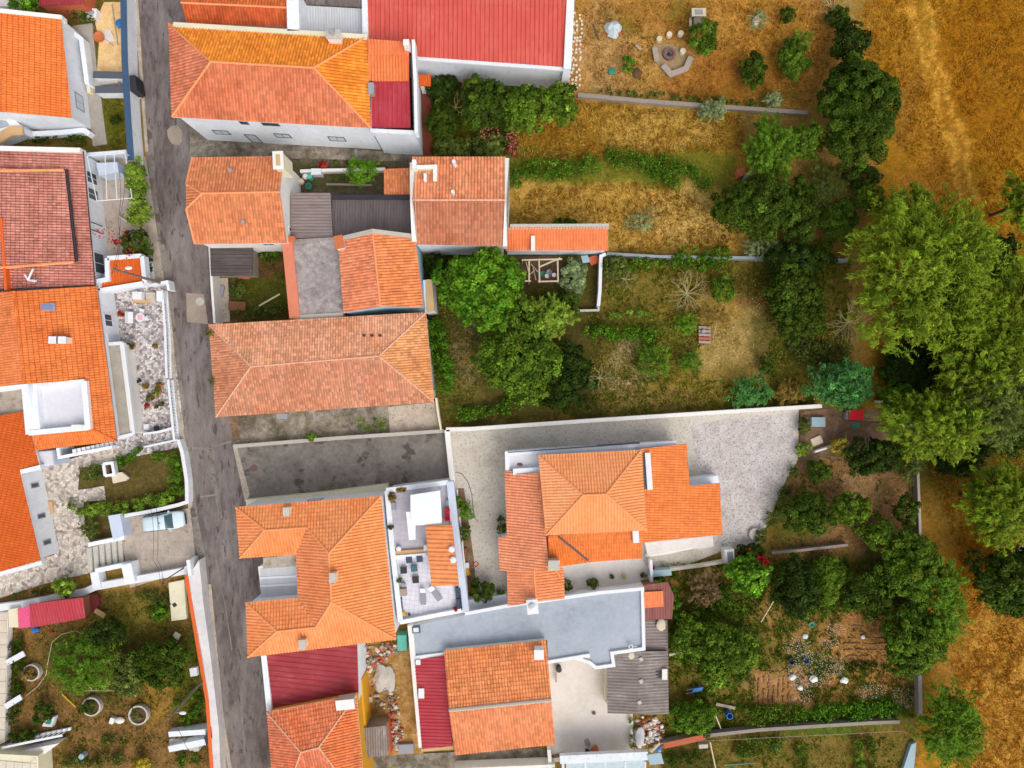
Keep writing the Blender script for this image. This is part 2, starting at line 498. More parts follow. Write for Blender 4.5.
def miter(W, half):
    n = len(W); Lp = []; Rp = []
    for i in range(n):
        if i == 0: d = (W[1] - W[0]); d.z = 0; d.normalize(); m = Vector((-d.y, d.x, 0)); k = 1
        elif i == n - 1: d = (W[-1] - W[-2]); d.z = 0; d.normalize(); m = Vector((-d.y, d.x, 0)); k = 1
        else:
            a = (W[i] - W[i - 1]); b = (W[i + 1] - W[i]); a.z = b.z = 0; a.normalize(); b.normalize()
            n1 = Vector((-a.y, a.x, 0)); n2 = Vector((-b.y, b.x, 0)); m = (n1 + n2).normalized(); k = max(m.dot(n1), .35)
        Lp.append(W[i] + m * (half / k)); Rp.append(W[i] - m * (half / k))
    return [(p.x, p.y) for p in Lp] + [(p.x, p.y) for p in Rp[::-1]]
def wall(label, pts, h, th, mat, capmat=None, cat='wall', name='garden_wall', z0=0.0, parent=None, capw=.03, group=None):
    W = [P(x, y, z0 + h) for x, y in pts]
    mb = MB(); mb.prism(miter(W, th / 2), z0, z0 + h - (.05 if capmat else 0))
    o = mb.build(name, mat, parent)
    if not parent: tag(o, label, cat, group)
    if capmat:
        cb = MB(); cb.prism(miter(W, th / 2 + capw), z0 + h - .05, z0 + h, None, True); cb.build('coping', capmat, o)
    return o
def sheet(name, pts, z, mat, kind='structure', z0=None, parent=None, label=None, cat=None, zp=None):
    W = [P(x, y, z if zp is None else zp) for x, y in pts]
    mb = MB()
    if z0 is None: mb.face([(p.x, p.y, z) for p in W])
    else: mb.prism([(p.x, p.y) for p in W], z0, z)
    if z0 is None:
        a = sum(W[i].x * W[(i + 1) % len(W)].y - W[(i + 1) % len(W)].x * W[i].y for i in range(len(W)))
        if a < 0: mb.f[0] = tuple(reversed(mb.f[0])); mb.uv.reverse(); 
    o = mb.build(name, mat, parent, origin=(0, 0, 0) if not parent else None)
    return tag(o, label, cat, None, kind)
# ------------------------------------------------------------------ camera, sky, sun
sc.view_settings.view_transform = 'Standard'; sc.view_settings.look = 'None'
sc.view_settings.gamma = 1.0; sc.view_settings.use_curve_mapping = False
sc.view_settings.exposure = 0.27
cam = bpy.data.cameras.new('camera'); cam.sensor_width = 36; cam.lens = 36 * H / 102.4
cam.clip_end = 3000; cam.clip_start = .5
co_ = bpy.data.objects.new('camera', cam); co_.location = (0, 0, H); col.objects.link(co_); sc.camera = co_
SUN_EL, SUN_AZ = math.radians(52), math.radians(148)      # azimuth clockwise from image top
w = bpy.data.worlds.new('World'); sc.world = w; w.use_nodes = True
nt = w.node_tree; nt.nodes.clear()
sky = nt.nodes.new('ShaderNodeTexSky'); sky.sky_type = 'NISHITA'; sky.sun_disc = False
sky.sun_elevation = SUN_EL; sky.sun_rotation = SUN_AZ; sky.dust_density = 4; sky.air_density = 1.2
hs = nt.nodes.new('ShaderNodeHueSaturation'); hs.inputs['Saturation'].default_value = .35   # cloud-whitened sky
bg = nt.nodes.new('ShaderNodeBackground'); bg.inputs[1].default_value = .14
wo = nt.nodes.new('ShaderNodeOutputWorld')
nt.links.new(sky.outputs[0], hs.inputs['Color']); nt.links.new(hs.outputs[0], bg.inputs[0]); nt.links.new(bg.outputs[0], wo.inputs[0])
sl = bpy.data.lights.new('sun', 'SUN'); sl.energy = .85; sl.angle = math.radians(55); sl.color = (1, .95, .88)
so = bpy.data.objects.new('sun', sl); col.objects.link(so)
dirv = Vector((math.sin(SUN_AZ) * math.cos(SUN_EL), math.cos(SUN_AZ) * math.cos(SUN_EL), math.sin(SUN_EL)))
so.rotation_euler = dirv.to_track_quat('Z', 'Y').to_euler(); so.location = dirv * 120

# ------------------------------------------------------------------ materials
M = {}
M['ground'] = m_ground()
M['road'] = m_blotch('worn_asphalt', [(0, C(78, 67, 63)), (.35, C(104, 93, 89)), (.62, C(126, 116, 112)), (1, C(148, 138, 134))], .28, 9, .22, .35, speck=C(80, 68, 64), speck_scale=2.2, speck_lo=.59, stretch=(1, .28, 1))
M['road2'] = m_blotch('side_lane_asphalt', [(0, C(98, 90, 84)), (.5, C(134, 126, 118)), (1, C(156, 148, 140))], .35, 9, .22, .3, speck=C(84, 75, 68), speck_scale=.5, speck_lo=.57)
M['patch'] = m_blotch('repair_concrete', [(0, C(145, 130, 118)), (1, C(172, 157, 142))], .8, 9, .18, .2, speck=C(120, 105, 95), speck_lo=.64)
M['pavement'] = m_blotch('old_concrete_pavement', [(0, C(150, 135, 120)), (.5, C(180, 166, 150)), (1, C(205, 192, 176))], .7, 9, .2, .2, speck=C(105, 95, 80), speck_scale=4, speck_lo=.62)
M['white_pavement'] = m_blotch('pale_pavement', [(0, C(196, 192, 192)), (.6, C(218, 214, 213)), (1, C(228, 224, 222))], .5, 9, .1, .1, speck=C(140, 132, 125), speck_scale=4, speck_lo=.68)
M['forecourt'] = m_blotch('forecourt_concrete', [(0, C(150, 136, 124)), (.5, C(176, 163, 150)), (1, C(196, 183, 168))], .5, 8, .18, .2, speck=C(130, 115, 102), speck_scale=2.2, speck_lo=.62)
M['lot'] = m_blotch('pitted_concrete', [(0, C(172, 160, 142)), (.45, C(196, 187, 174)), (1, C(210, 202, 192))], .25, 7, .14, .35, speck=C(158, 147, 136), speck_scale=4.2, speck_lo=.57, mid=1.1)
M['lot2'] = m_blotch('rough_pitted_concrete', [(0, C(166, 154, 148)), (.5, C(196, 187, 182)), (1, C(216, 208, 206))], .6, 6, .18, .5, speck=C(146, 132, 128), speck_scale=5.2, speck_lo=.55, mid=2.4)
M['dirty_slab'] = m_blotch('stained_slab', [(0, C(70, 62, 52)), (.35, C(106, 97, 84)), (.65, C(142, 132, 118)), (1, C(178, 170, 158))], .45, 7, .25, .3, speck=C(110, 112, 40), speck_scale=1.3, speck_lo=.62)
M['yard'] = m_blotch('pale_yard_concrete', [(0, C(206, 192, 174)), (.6, C(218, 209, 201)), (1, C(222, 214, 208))], .25, 5, .07, .1, speck=C(200, 178, 140), speck_scale=1.2, speck_lo=.68)
M['slab'] = m_blotch('plain_slab', [(0, C(205, 196, 188)), (1, C(226, 219, 213))], .4, 6, .08, .1)
M['walkway'] = m_blotch('grey_walkway', [(0, C(150, 142, 132)), (1, C(180, 172, 160))], .5, 9, .12, .1)
M['sand'] = m_blotch('builders_sand', [(0, C(205, 165, 110)), (.5, C(228, 190, 132)), (1, C(240, 212, 165))], .8, 7, .2, .5, speck=C(140, 115, 80), speck_scale=3, speck_lo=.66)
M['sett'] = m_blotch('brown_yard_dirt', [(0, C(90, 68, 52)), (.5, C(128, 100, 78)), (1, C(160, 130, 105))], .7, 6, .35, .6, speck=C(185, 160, 140), speck_scale=5, speck_lo=.66)
M['rubble_soil'] = m_blotch('ochre_dirt', [(0, C(120, 88, 50)), (.4, C(165, 122, 62)), (.75, C(190, 150, 98)), (1, C(200, 180, 150))], .7, 5, .35, .8, speck=C(95, 75, 55), speck_scale=4, speck_lo=.62)
M['crazy'] = m_paving('crazy_paving', 3.5, [(0, C(140, 126, 120)), (.25, C(188, 174, 162)), (.5, C(208, 196, 182)), (.8, C(222, 212, 200)), (1, C(172, 156, 148))], C(148, 136, 124), .07)
M['crazy2'] = m_paving('mosaic_paving', 4.4, [(0, C(124, 112, 112)), (.3, C(178, 168, 166)), (.6, C(214, 206, 202)), (.85, C(230, 224, 220)), (1, C(150, 138, 140))], C(130, 120, 118), .09)
M['tilefloor'] = m_grid('white_floor_tiles', C(222, 220, 228), C(170, 168, 176), .45, .45, .012, .03, .1)
M['greyfloor'] = m_grid('grey_floor_tiles', C(186, 182, 190), C(160, 156, 164), .5, .5, .012, .03, .1)
M['brickfloor'] = m_grid('brick_floor', C(190, 160, 140), C(150, 125, 110), .3, .3, .02, .12, .7)
# walls
M['white'] = m_wall('white_render', C(232, 236, 242), C(150, 144, 136), .5)
M['white2'] = m_wall('warm_white_render', C(234, 230, 224), C(160, 150, 135), .35)
M['bluewhite'] = m_wall('blue_grey_render', C(198, 208, 224), C(140, 145, 155), .3)
M['lightblue'] = m_wall('light_blue_render', C(165, 196, 212), C(120, 130, 135), .4)
M['greywall'] = m_wall('weathered_block_wall', C(222, 226, 232), C(128, 124, 120), .6, .8)
M['bluewall'] = m_wall('blue_grey_garden_wall', C(150, 158, 164), C(84, 86, 84), .7, 1.2)
M['stonewall'] = m_wall('old_stone_wall', C(150, 138, 126), C(84, 76, 62), .8, 1.6)
M['capstone'] = m_wall('worn_coping', C(188, 180, 170), C(105, 98, 85), .7, 1.5)
M['cream'] = m_wall('cream_render', C(228, 220, 190), C(150, 135, 100), .4)
M['yellow'] = m_wall('yellow_render', C(225, 165, 40), C(140, 100, 40), .5)
M['salmonwall'] = m_wall('salmon_render', C(214, 128, 100), C(130, 95, 80), .5)
M['orangecap'] = m_plain('orange_paint', C(224, 100, 40), .6)
M['navy'] = m_wall('slate_blue_paint', C(62, 88, 118), C(90, 95, 100), .4)
M['tanwall'] = m_wall('tan_render', C(205, 168, 122), C(140, 110, 80), .5)
# tile roofs
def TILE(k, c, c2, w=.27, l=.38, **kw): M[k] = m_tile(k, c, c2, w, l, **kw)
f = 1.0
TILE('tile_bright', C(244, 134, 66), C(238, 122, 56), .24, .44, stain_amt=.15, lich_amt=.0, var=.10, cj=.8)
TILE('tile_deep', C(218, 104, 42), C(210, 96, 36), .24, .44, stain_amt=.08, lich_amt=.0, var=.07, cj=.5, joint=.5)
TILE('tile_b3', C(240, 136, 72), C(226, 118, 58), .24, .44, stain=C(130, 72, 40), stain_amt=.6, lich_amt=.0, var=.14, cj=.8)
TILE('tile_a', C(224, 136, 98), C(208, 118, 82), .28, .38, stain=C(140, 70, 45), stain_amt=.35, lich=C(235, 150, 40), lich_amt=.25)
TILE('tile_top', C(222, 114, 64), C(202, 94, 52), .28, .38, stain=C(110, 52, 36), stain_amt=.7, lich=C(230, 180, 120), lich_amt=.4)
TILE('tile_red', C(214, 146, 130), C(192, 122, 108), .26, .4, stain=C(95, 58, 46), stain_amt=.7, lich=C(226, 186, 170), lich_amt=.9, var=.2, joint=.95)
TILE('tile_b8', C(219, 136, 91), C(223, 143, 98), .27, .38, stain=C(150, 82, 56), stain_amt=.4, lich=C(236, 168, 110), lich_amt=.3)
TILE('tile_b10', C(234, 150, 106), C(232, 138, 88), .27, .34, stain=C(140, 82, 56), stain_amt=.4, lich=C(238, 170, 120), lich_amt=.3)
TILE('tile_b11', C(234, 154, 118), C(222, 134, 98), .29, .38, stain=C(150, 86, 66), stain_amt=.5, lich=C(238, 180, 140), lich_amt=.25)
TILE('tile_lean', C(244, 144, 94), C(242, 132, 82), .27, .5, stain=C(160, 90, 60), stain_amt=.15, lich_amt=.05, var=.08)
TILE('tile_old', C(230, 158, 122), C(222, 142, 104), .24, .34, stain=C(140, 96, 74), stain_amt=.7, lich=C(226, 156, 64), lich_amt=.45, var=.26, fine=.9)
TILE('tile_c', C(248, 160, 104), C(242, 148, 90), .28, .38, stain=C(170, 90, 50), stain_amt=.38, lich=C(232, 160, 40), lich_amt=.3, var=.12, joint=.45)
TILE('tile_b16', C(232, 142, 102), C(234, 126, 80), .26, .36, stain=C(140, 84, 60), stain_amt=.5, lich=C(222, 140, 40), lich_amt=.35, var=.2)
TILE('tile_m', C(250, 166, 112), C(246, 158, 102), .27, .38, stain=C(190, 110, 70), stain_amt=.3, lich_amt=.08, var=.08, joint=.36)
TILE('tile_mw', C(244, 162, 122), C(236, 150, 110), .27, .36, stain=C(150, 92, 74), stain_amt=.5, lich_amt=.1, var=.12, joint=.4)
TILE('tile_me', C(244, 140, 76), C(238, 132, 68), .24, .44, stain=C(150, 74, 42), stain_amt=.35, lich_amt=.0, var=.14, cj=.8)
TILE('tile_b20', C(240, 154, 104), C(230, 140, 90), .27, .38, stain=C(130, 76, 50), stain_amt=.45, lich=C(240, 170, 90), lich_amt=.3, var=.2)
M['tile_ridge'] = m_plain('ridge_tiles', C(240, 156, 104), .8, .18, 4)
0 and TILE('tile_ridge', C(238, 154, 98), C(232, 140, 84), .3, .4, stain_amt=.2)
M['tile_ridge_pale'] = m_plain('pale_ridge_tiles', C(220, 172, 142), .85, .25, 4)
0 and TILE('tile_ridge_pale', C(220, 178, 152), C(206, 158, 130), .3, .4, stain_amt=.4)
# sheet roofs
M['red_sheet'] = m_sheet('coral_red_sheet', C(214, 98, 86), C(200, 80, 68), C(232, 140, 124), .4)
M['crimson_sheet'] = m_sheet('crimson_sheet', C(184, 58, 70), C(164, 44, 56), C(208, 120, 124), .4)
M['dark_red_sheet'] = m_sheet('dark_red_sheet', C(160, 54, 62), C(146, 44, 52), C(208, 130, 130), .35, streak=(1, .06, 1))
M['grey_sheet'] = m_sheet('pale_grey_sheet', C(206, 208, 212), C(190, 192, 196), C(205, 190, 150), .35)
M['fibro'] = m_sheet('grey_fibre_cement', C(150, 136, 132), C(126, 112, 108), C(82, 68, 64), .6)
M['fibro2'] = m_sheet('dark_fibre_cement', C(118, 106, 106), C(96, 86, 86), C(140, 130, 128), .4)
M['fibro3'] = m_sheet('brown_grey_fibre_cement', C(142, 130, 124), C(108, 96, 90), C(204, 196, 188), .6)
M['dark_slats'] = m_sheet('dark_weathered_sheet', C(92, 82, 80), C(66, 58, 56), C(150, 138, 130), .4)
M['brown_sheet'] = m_sheet('brown_red_sheet', C(150, 92, 84), C(126, 70, 64), C(80, 50, 44), .4)
M['mottled'] = m_blotch('mottled_concrete_roof', [(0, C(116, 106, 104)), (.5, C(158, 148, 144)), (1, C(192, 182, 178))], .9, 8, .25, .2, mid=3.0)
M['weedy'] = m_blotch('weedy_concrete_roof', [(0, C(110, 100, 70)), (.3, C(165, 152, 135)), (1, C(200, 190, 180))], .6, 8, .2, .2)
M['bluegrey_flat'] = m_blotch('blue_grey_roof_felt', [(0, C(146, 154, 164)), (.5, C(165, 173, 183)), (1, C(178, 184, 193))], .18, 4, .06, .1, speck=C(200, 180, 165), speck_scale=.6, speck_lo=.72)
M['white_deck'] = m_blotch('white_roof_deck', [(0, C(208, 206, 212)), (1, C(222, 220, 226))], .3, 5, .05, .1)
M['white_trim'] = m_plain('white_paint', C(224, 225, 228), .5, .06, 2)
M['white_mem'] = m_plain('white_canopy_fabric', C(240, 244, 248), .7, .03, 1)
M['grey_trim'] = m_plain('grey_paint', C(150, 150, 158), .6, .1, 2)
M['dark'] = m_plain('charcoal', C(52, 52, 58), .6, .15, 4)
M['darkwin'] = m_plain('dark_window_frame', C(88, 92, 100), .5, .1, 3)
M['glass'] = m_glass('window_glass', C(70, 78, 86), .1)
M['blind'] = m_plain('white_shutter', C(206, 212, 222), .6, .05, 3)
M['skyglass'] = m_glass('skylight_glass', C(120, 138, 176), .15)
M['steel'] = m_plain('galvanised_steel', C(178, 180, 184), .35, .1, 3, .5, .4)
M['wood'] = m_plain('weathered_timber', C(165, 150, 138), .85, .25, 6)
M['wood_brown'] = m_plain('brown_timber', C(130, 88, 60), .85, .25, 6)
M['wood_pale'] = m_plain('pale_timber', C(206, 192, 160), .8, .15, 6)
M['bark'] = m_plain('bark', C(96, 80, 66), .95, .35, 6, .1, 0, .6)
M['bark_pale'] = m_plain('pale_dry_wood', C(168, 156, 112), .95, .2, 6, .1)
M['conc'] = m_plain('concrete', C(190, 184, 174), .85, .2, 5)
M['terracotta'] = m_plain('terracotta', C(196, 110, 66), .8, .15, 5)
M['pole'] = m_plain('pole_concrete', C(128, 112, 100), .85, .2, 3)
M['red'] = m_plain('red_plastic', C(215, 32, 44), .45, .08, 5)
M['pink'] = m_plain('pink_cloth', C(222, 90, 130), .85, .3, 8)
M['shaded_red'] = m_plain('shaded_red_sheet', C(96, 30, 32), .7, .1, 3)  # red darkened so the shed's shadow is part of the colour
M['pinkpale'] = m_plain('pale_pink_cloth', C(232, 170, 178), .85, .06, 8)
M['blue'] = m_plain('blue_plastic', C(38, 116, 190), .45, .1, 5)
M['navyobj'] = m_plain('navy_fabric', C(70, 84, 104), .8, .15, 6)
M['teal'] = m_plain('teal_fabric', C(72, 110, 122), .8, .15, 6)
M['turq'] = m_plain('turquoise_tarp', C(92, 180, 160), .6, .12, 3)
M['bluegrey'] = m_plain('blue_grey_sheet_metal', C(150, 176, 186), .5, .08, 3)
M['rattan'] = m_plain('grey_rattan', C(150, 150, 158), .8, .2, 12)
M['tarp'] = m_plain('pale_blue_tarp', C(186, 200, 204), .7, .15, 3)
M['soil'] = m_plain('dark_planter_soil', C(96, 72, 50), .95, .3, 5)
M['leaf'] = m_leaf('leaf'); M['leaf_dull'] = m_leaf('leaf_dull', .15, .75); M['straw'] = m_leaf('straw', .25, .8)
M['petal'] = m_leaf('petal', .2, .7)
M['greenobj'] = m_plain('green_plastic', C(60, 130, 110), .5, .1, 4)
M['mustard'] = m_plain('mustard_cloth', C(200, 160, 40), .8, .1, 5)
M['cable'] = m_plain('cable', C(60, 56, 56), .7, .05, 2)
M['rail'] = m_plain('white_metal', C(226, 228, 232), .45, .04, 2)
M['stone'] = m_plain('pale_stone', C(214, 198, 176), .9, .15, 4)
M['rubble'] = m_plain('rubble_pieces', C(196, 182, 168), .95, .3, 3, .1)
M['brick'] = m_plain('brick_red', C(188, 98, 66), .9, .25, 5)
M['iron'] = m_plain('rusty_iron', C(128, 92, 84), .7, .2, 5)

# ------------------------------------------------------------------ ground: one sheet to the horizon, soil / grass tones as its own colour
GOLD = (162, 114, 28); SPL = []
def E(px, py, rx, ry, c, a=1.0, soft=.5, rot=0): SPL.append(('e', px, py, rx, ry, c, a, soft, math.radians(rot)))
def B(x0, y0, x1, y1, c, a=1.0, soft=8): SPL.append(('b', x0, y0, x1, y1, c, a, soft))
B(-900, -900, 2000, 2000, (150, 118, 60))
B(868, -900, 2000, 900, GOLD, 1, 30); B(905, 560, 2000, 2000, (166, 118, 36), 1, 20)
B(570, -60, 850, 104, (170, 122, 58), 1, 12)
B(586, 84, 800, 98, (98, 94, 30), .8, 8); E(614, 30, 24, 22, (112, 104, 34), .7); E(628, 62, 12, 18, (120, 108, 40), .6); E(690, 14, 20, 14, (120, 104, 36), .6); E(720, 30, 26, 20, (190, 146, 84), .6); E(664, 76, 34, 10, (120, 96, 36), .5); E(640, 70, 60, 40, (186, 142, 80), .7); E(760, 30, 60, 40, (176, 124, 48), .7); E(720, 80, 60, 22, (160, 98, 36), .6); E(600, 60, 28, 60, (178, 138, 92), .7)
B(505, 104, 745, 165, (166, 128, 44), 1, 8); E(560, 140, 45, 24, (146, 104, 30), .7); E(660, 130, 60, 24, (188, 152, 78), .7)
B(505, 150, 735, 198, (110, 110, 34), .9, 8)
B(510, 186, 745, 252, (184, 146, 70), 1, 8); E(540, 235, 35, 14, (128, 112, 46), .7); E(690, 215, 50, 26, (196, 164, 96), .7)
B(560, 255, 850, 415, (126, 108, 48), 1, 10)
E(735, 340, 45, 55, (176, 148, 92), .8); E(700, 310, 40, 30, (164, 128, 50), .6); E(630, 365, 20, 26, (178, 150, 116), .8); E(580, 325, 26, 16, (150, 118, 88), .8)
E(640, 330, 50, 14, (96, 108, 36), .6); E(740, 385, 100, 20, (140, 118, 48), .7); E(650, 400, 60, 12, (150, 120, 70), .7)
E(780, 330, 30, 60, (90, 84, 34), .8); E(750, 290, 30, 14, (116, 72, 40), .7)
B(425, 70, 512, 156, (74, 76, 22), 1, 5); E(455, 130, 28, 18, (94, 90, 24), .8)
B(420, 250, 600, 425, (86, 78, 36), 1, 8); E(470, 345, 16, 45, (150, 124, 92), .9, .5, 20); E(455, 400, 30, 24, (110, 100, 50), .8)
B(780, 430, 915, 560, (150, 112, 74), 1, 8); E(800, 520, 34, 30, (96, 92, 34), .9); E(860, 490, 30, 14, (168, 130, 92), .8)
B(800, 410, 912, 462, (140, 118, 92), 1, 6)
B(660, 555, 918, 740, (122, 102, 48), 1, 10); E(700, 580, 26, 24, (140, 108, 56), .9); E(785, 690, 40, 22, (168, 124, 80), .95); E(870, 645, 50, 50, (172, 122, 72), .95)
E(780, 625, 30, 30, (154, 118, 66), .8); E(715, 640, 45, 30, (72, 82, 22), .8); E(840, 690, 60, 16, (160, 110, 64), .8); E(830, 720, 70, 12, (70, 104, 26), .8)
B(660, 738, 915, 900, (118, 100, 46), 1, 6); E(690, 762, 30, 14, (70, 66, 30), .8)
B(-200, 590, 210, 900, (132, 98, 58), 1, 6); E(130, 620, 45, 24, (128, 114, 48), .8); E(50, 640, 40, 40, (138, 102, 58), .8); E(160, 690, 34, 40, (150, 116, 50), .8); E(100, 660, 60, 40, (72, 72, 28), .8); E(190, 680, 20, 50, (84, 92, 28), .8)
B(-200, -100, 122, 150, (110, 96, 44), 1, 4); E(115, 120, 14, 30, (98, 94, 28), 1)
B(70, 440, 185, 545, (100, 86, 46), 1, 3); B(215, 235, 300, 330, (92, 78, 44), 1, 4); E(270, 292, 30, 26, (80, 84, 28), .9); E(265, 262, 25, 12, (110, 76, 52), .9)
B(190, 125, 415, 200, (104, 92, 76), 1, 4); E(300, 150, 100, 7, (128, 114, 96), .6); E(330, 175, 60, 8, (80, 84, 36), .6)
# right field: track, bare and dark patches
E(930, 90, 26, 150, (168, 118, 40), .6, .6, -12); E(985, 60, 50, 90, (150, 94, 14), .7); E(930, 190, 40, 30, (140, 92, 34), .7); E(905, 110, 16, 34, (140, 98, 40), .7)
E(870, 40, 20, 50, (158, 112, 36), .8); E(945, 240, 30, 40, (146, 94, 22), .8); E(940, 500, 26, 60, (150, 110, 44), .9); E(925, 450, 22, 36, (110, 92, 32), .9)
E(995, 690, 60, 100, (196, 146, 66), .8); E(955, 640, 16, 70, (158, 112, 44), .8); E(970, 580, 26, 40, (156, 100, 28), .8); E(960, 740, 20, 40, (170, 116, 40), .7)
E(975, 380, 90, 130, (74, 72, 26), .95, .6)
def seg_dist(X, Y, a, b):
    ax, ay = a; bx, by = b; t = np.clip(((X - ax) * (bx - ax) + (Y - ay) * (by - ay)) / ((bx - ax) ** 2 + (by - ay) ** 2), 0, 1)
    return np.hypot(X - (ax + t * (bx - ax)), Y - (ay + t * (by - ay)))
def make_ground():
    def axis(lo, hi, st):
        mid = list(np.arange(lo, hi + st * .5, st)); return np.array([-1500, -600, -250, -120] + mid + [120, 250, 600, 1500]) if lo < 0 else None
    xs = axis(-62, 62, .34); ys = axis(-48, 48, .34)
    nx, ny = len(xs), len(ys); XX, YY = np.meshgrid(xs, ys)
    PXb = XX / S + 512; PYb = 384 - YY / S
    rs = np.random.RandomState(3)
    def fbm(sc_, seed):
        r_ = np.random.RandomState(seed); out = np.zeros_like(XX)
        for k in range(9):
            a = r_.rand() * 6.28; f_ = (2 ** (k % 3)) / sc_ * (0.7 + .6 * r_.rand()); out += np.sin((XX * math.cos(a) + YY * math.sin(a)) * f_ + r_.rand() * 9 + 1.5 * np.sin((XX * math.sin(a) - YY * math.cos(a)) * f_ * .7 + r_.rand() * 9)) / (1 + k % 3)
        return out
    wx = fbm(1.6, 1) * 2.2 + rs.randn(ny, nx) * 1.6; wy = fbm(1.6, 2) * 2.2 + rs.randn(ny, nx) * 1.6
    PX = PXb + wx; PY = PYb + wy
    colr = np.zeros((ny, nx, 3))
    for s_ in SPL:
        if s_[0] == 'b':
            _, x0, y0, x1, y1, c, a, soft = s_
            d = np.minimum(np.minimum(PX - x0, x1 - PX), np.minimum(PY - y0, y1 - PY)); k = np.clip(d / soft + .5, 0, 1)
        else:
            _, cx, cy, rx, ry, c, a, soft, rot = s_
            dx, dy = PX - cx, PY - cy; ca, sa = math.cos(rot), math.sin(rot)
            d = np.sqrt(((dx * ca + dy * sa) / rx) ** 2 + ((-dx * sa + dy * ca) / ry) ** 2); k = np.clip((1 + soft * .5 - d) / soft, 0, 1)
        k = (k * k * (3 - 2 * k) * a)[..., None]
        colr = colr * (1 - k) + k * np.array([lin(v) for v in c])
    # wheel ruts of the farm track through the field
    for ln in ([(905, 0), (925, 60), (940, 110), (953, 160), (958, 190)], [(922, 0), (942, 70), (956, 120), (968, 165), (975, 200)]):
        d = np.min([seg_dist(PX, PY, a, b) for a, b in zip(ln, ln[1:])], axis=0); k = (np.clip(1.8 - d / 2.2, 0, 1) * .75)[..., None]
        colr = colr * (1 - k) + k * np.array([lin(v) for v in (206, 152, 62)])
    Z = np.clip(fbm(1.1, 5) * .02, -.05, .05) - .07
    V = np.stack([XX, YY, Z], -1).reshape(-1, 3)
    i = np.arange(ny - 1)[:, None] * nx + np.arange(nx - 1)[None, :]
    F = np.stack([i, i + 1, i + nx + 1, i + nx], -1).reshape(-1, 4)
    o = mesh_np('ground', V, F, colr.reshape(-1, 3), M['ground']); tag(o, None, None, None, 'structure'); return o
make_ground()

# ------------------------------------------------------------------ roads, pavements, yards
ROADL = [(112, -160), (137, -10), (140, 60), (144, 140), (152, 200), (163, 270), (171, 330), (178, 400), (186, 450), (192, 520), (197, 570), (204, 640), (210, 700), (216, 790), (232, 930)]
ROADR = [(176, -160), (196, -10), (196, 60), (200, 150), (212, 240), (216, 320), (234, 415), (240, 450), (246, 500), (262, 560), (268, 660), (276, 790), (286, 930)]
sheet('road', ROADL + ROADR[::-1], .012, M['road'])
sheet('side_road', [(234, 446), (340, 438), (448, 430.5), (452, 480), (350, 488), (246, 502)], .018, M['road2'])
sheet('road_edge_strip', [(233, 447), (237, 447), (250, 495), (245, 502)], .026, M['pavement'])
sheet('repair_patch', [(186, 293), (204, 294), (208, 324), (187, 322)], .02, M['patch'])
for i, l_ in enumerate(([(204, 420), (207, 448), (214, 480), (219, 515)], [(209, 450), (216, 482), (222, 518)], [(192, 448), (207, 449), (232, 441)], [(200, 497), (222, 494)], [(190, 425), (206, 423)], [(216, 560), (226, 610), (232, 650)])):
    b = MB(); b.face([(x, y, .0205 + i * .0004) for x, y in miter([P(*q) for q in l_], .09 if i != 5 else .05)]); tag(b.build('road_crack', M['road2'], origin=(0, 0, 0)), None, None, None, 'structure')
sheet('repair_patch', [(167, 130), (171, 126), (178, 126), (182, 131), (182, 142), (179, 145), (172, 144), (168, 138)], .022, M['patch'])
sheet('road_gutter_left', [(146, 120), (152, 130), (157, 200), (169, 270), (184, 400), (198, 520), (206, 560), (200, 560), (188, 520), (177, 420), (163, 275), (150, 200)], .017, M['road2'])
def pav(name, left, right, z=.12, mat='pavement'): return sheet(name, left + right[::-1], z, M[mat], z0=-.15, zp=0)
pav('pavement_upper', [(134, -10), (142, 100), (146, 152)], [(138, -10), (145, 100), (149, 152)])
pav('pavement_middle', [(130, 157), (139, 200), (147, 262), (150, 284)], [(146, 157), (155, 215), (164, 275), (166, 286)])
pav('pavement_terrace', [(164, 287), (170, 340), (176, 400), (183, 446)], [(168, 287), (174, 340), (178, 400), (187, 446)])
pav('pavement_garden', [(183, 447), (189, 510)], [(188, 447), (193, 506)])
pav('pavement_lower', [(199, 585), (207, 650), (214, 728)], [(208, 582), (214, 650), (221, 728)], .14)
sheet('kerb_strip', [(208, 584), (211, 584), (224, 720), (233, 775), (229, 775), (221, 724)], .06, M['pavement'], z0=-.1)
sheet('forecourt', [(124, 518), (190, 508), (196, 562), (190, 570), (130, 588), (122, 540)], .02, M['forecourt'])
sheet('paved_terrace', [(106, 287), (166, 283), (186, 446), (70, 470), (106, 440)], .03, M['crazy2'])
sheet('paved_path', [(36, 470), (112, 446), (130, 452), (108, 464), (80, 468), (78, 490), (104, 486), (106, 500), (84, 502), (84, 514), (86, 535), (92, 545), (94, 572), (40, 585), (0, 598), (-60, 615), (-60, 585), (0, 571), (54, 555), (58, 540)], .034, M['crazy'])
sheet('terrace_floor', [(100, 160), (133, 158), (140, 205), (140, 256), (104, 260), (98, 205)], .03, M['forecourt'])
sheet('sandy_yard', [(95, 22), (104, 2), (121, 2), (124, 40), (124, 72), (97, 72), (99, 40)], .02, M['sand'])
sheet('walkway', [(72, 26), (92, 23), (97, 70), (107, 144), (93, 146), (84, 84)], .06, M['walkway'], z0=-.1)
sheet('patio_strip', [(190, 128), (206, 131), (300, 143), (424, 156), (424, 162), (280, 158), (190, 158)], .02, M['dirty_slab'])
sheet('dirt_yard', [(358, 648), (412, 640), (424, 760), (362, 764)], .02, M['rubble_soil'])
sheet('dirt_lane', [(362, 757), (455, 752), (540, 748), (552, 752), (552, 800), (362, 800)], .028, M['dirty_slab'])
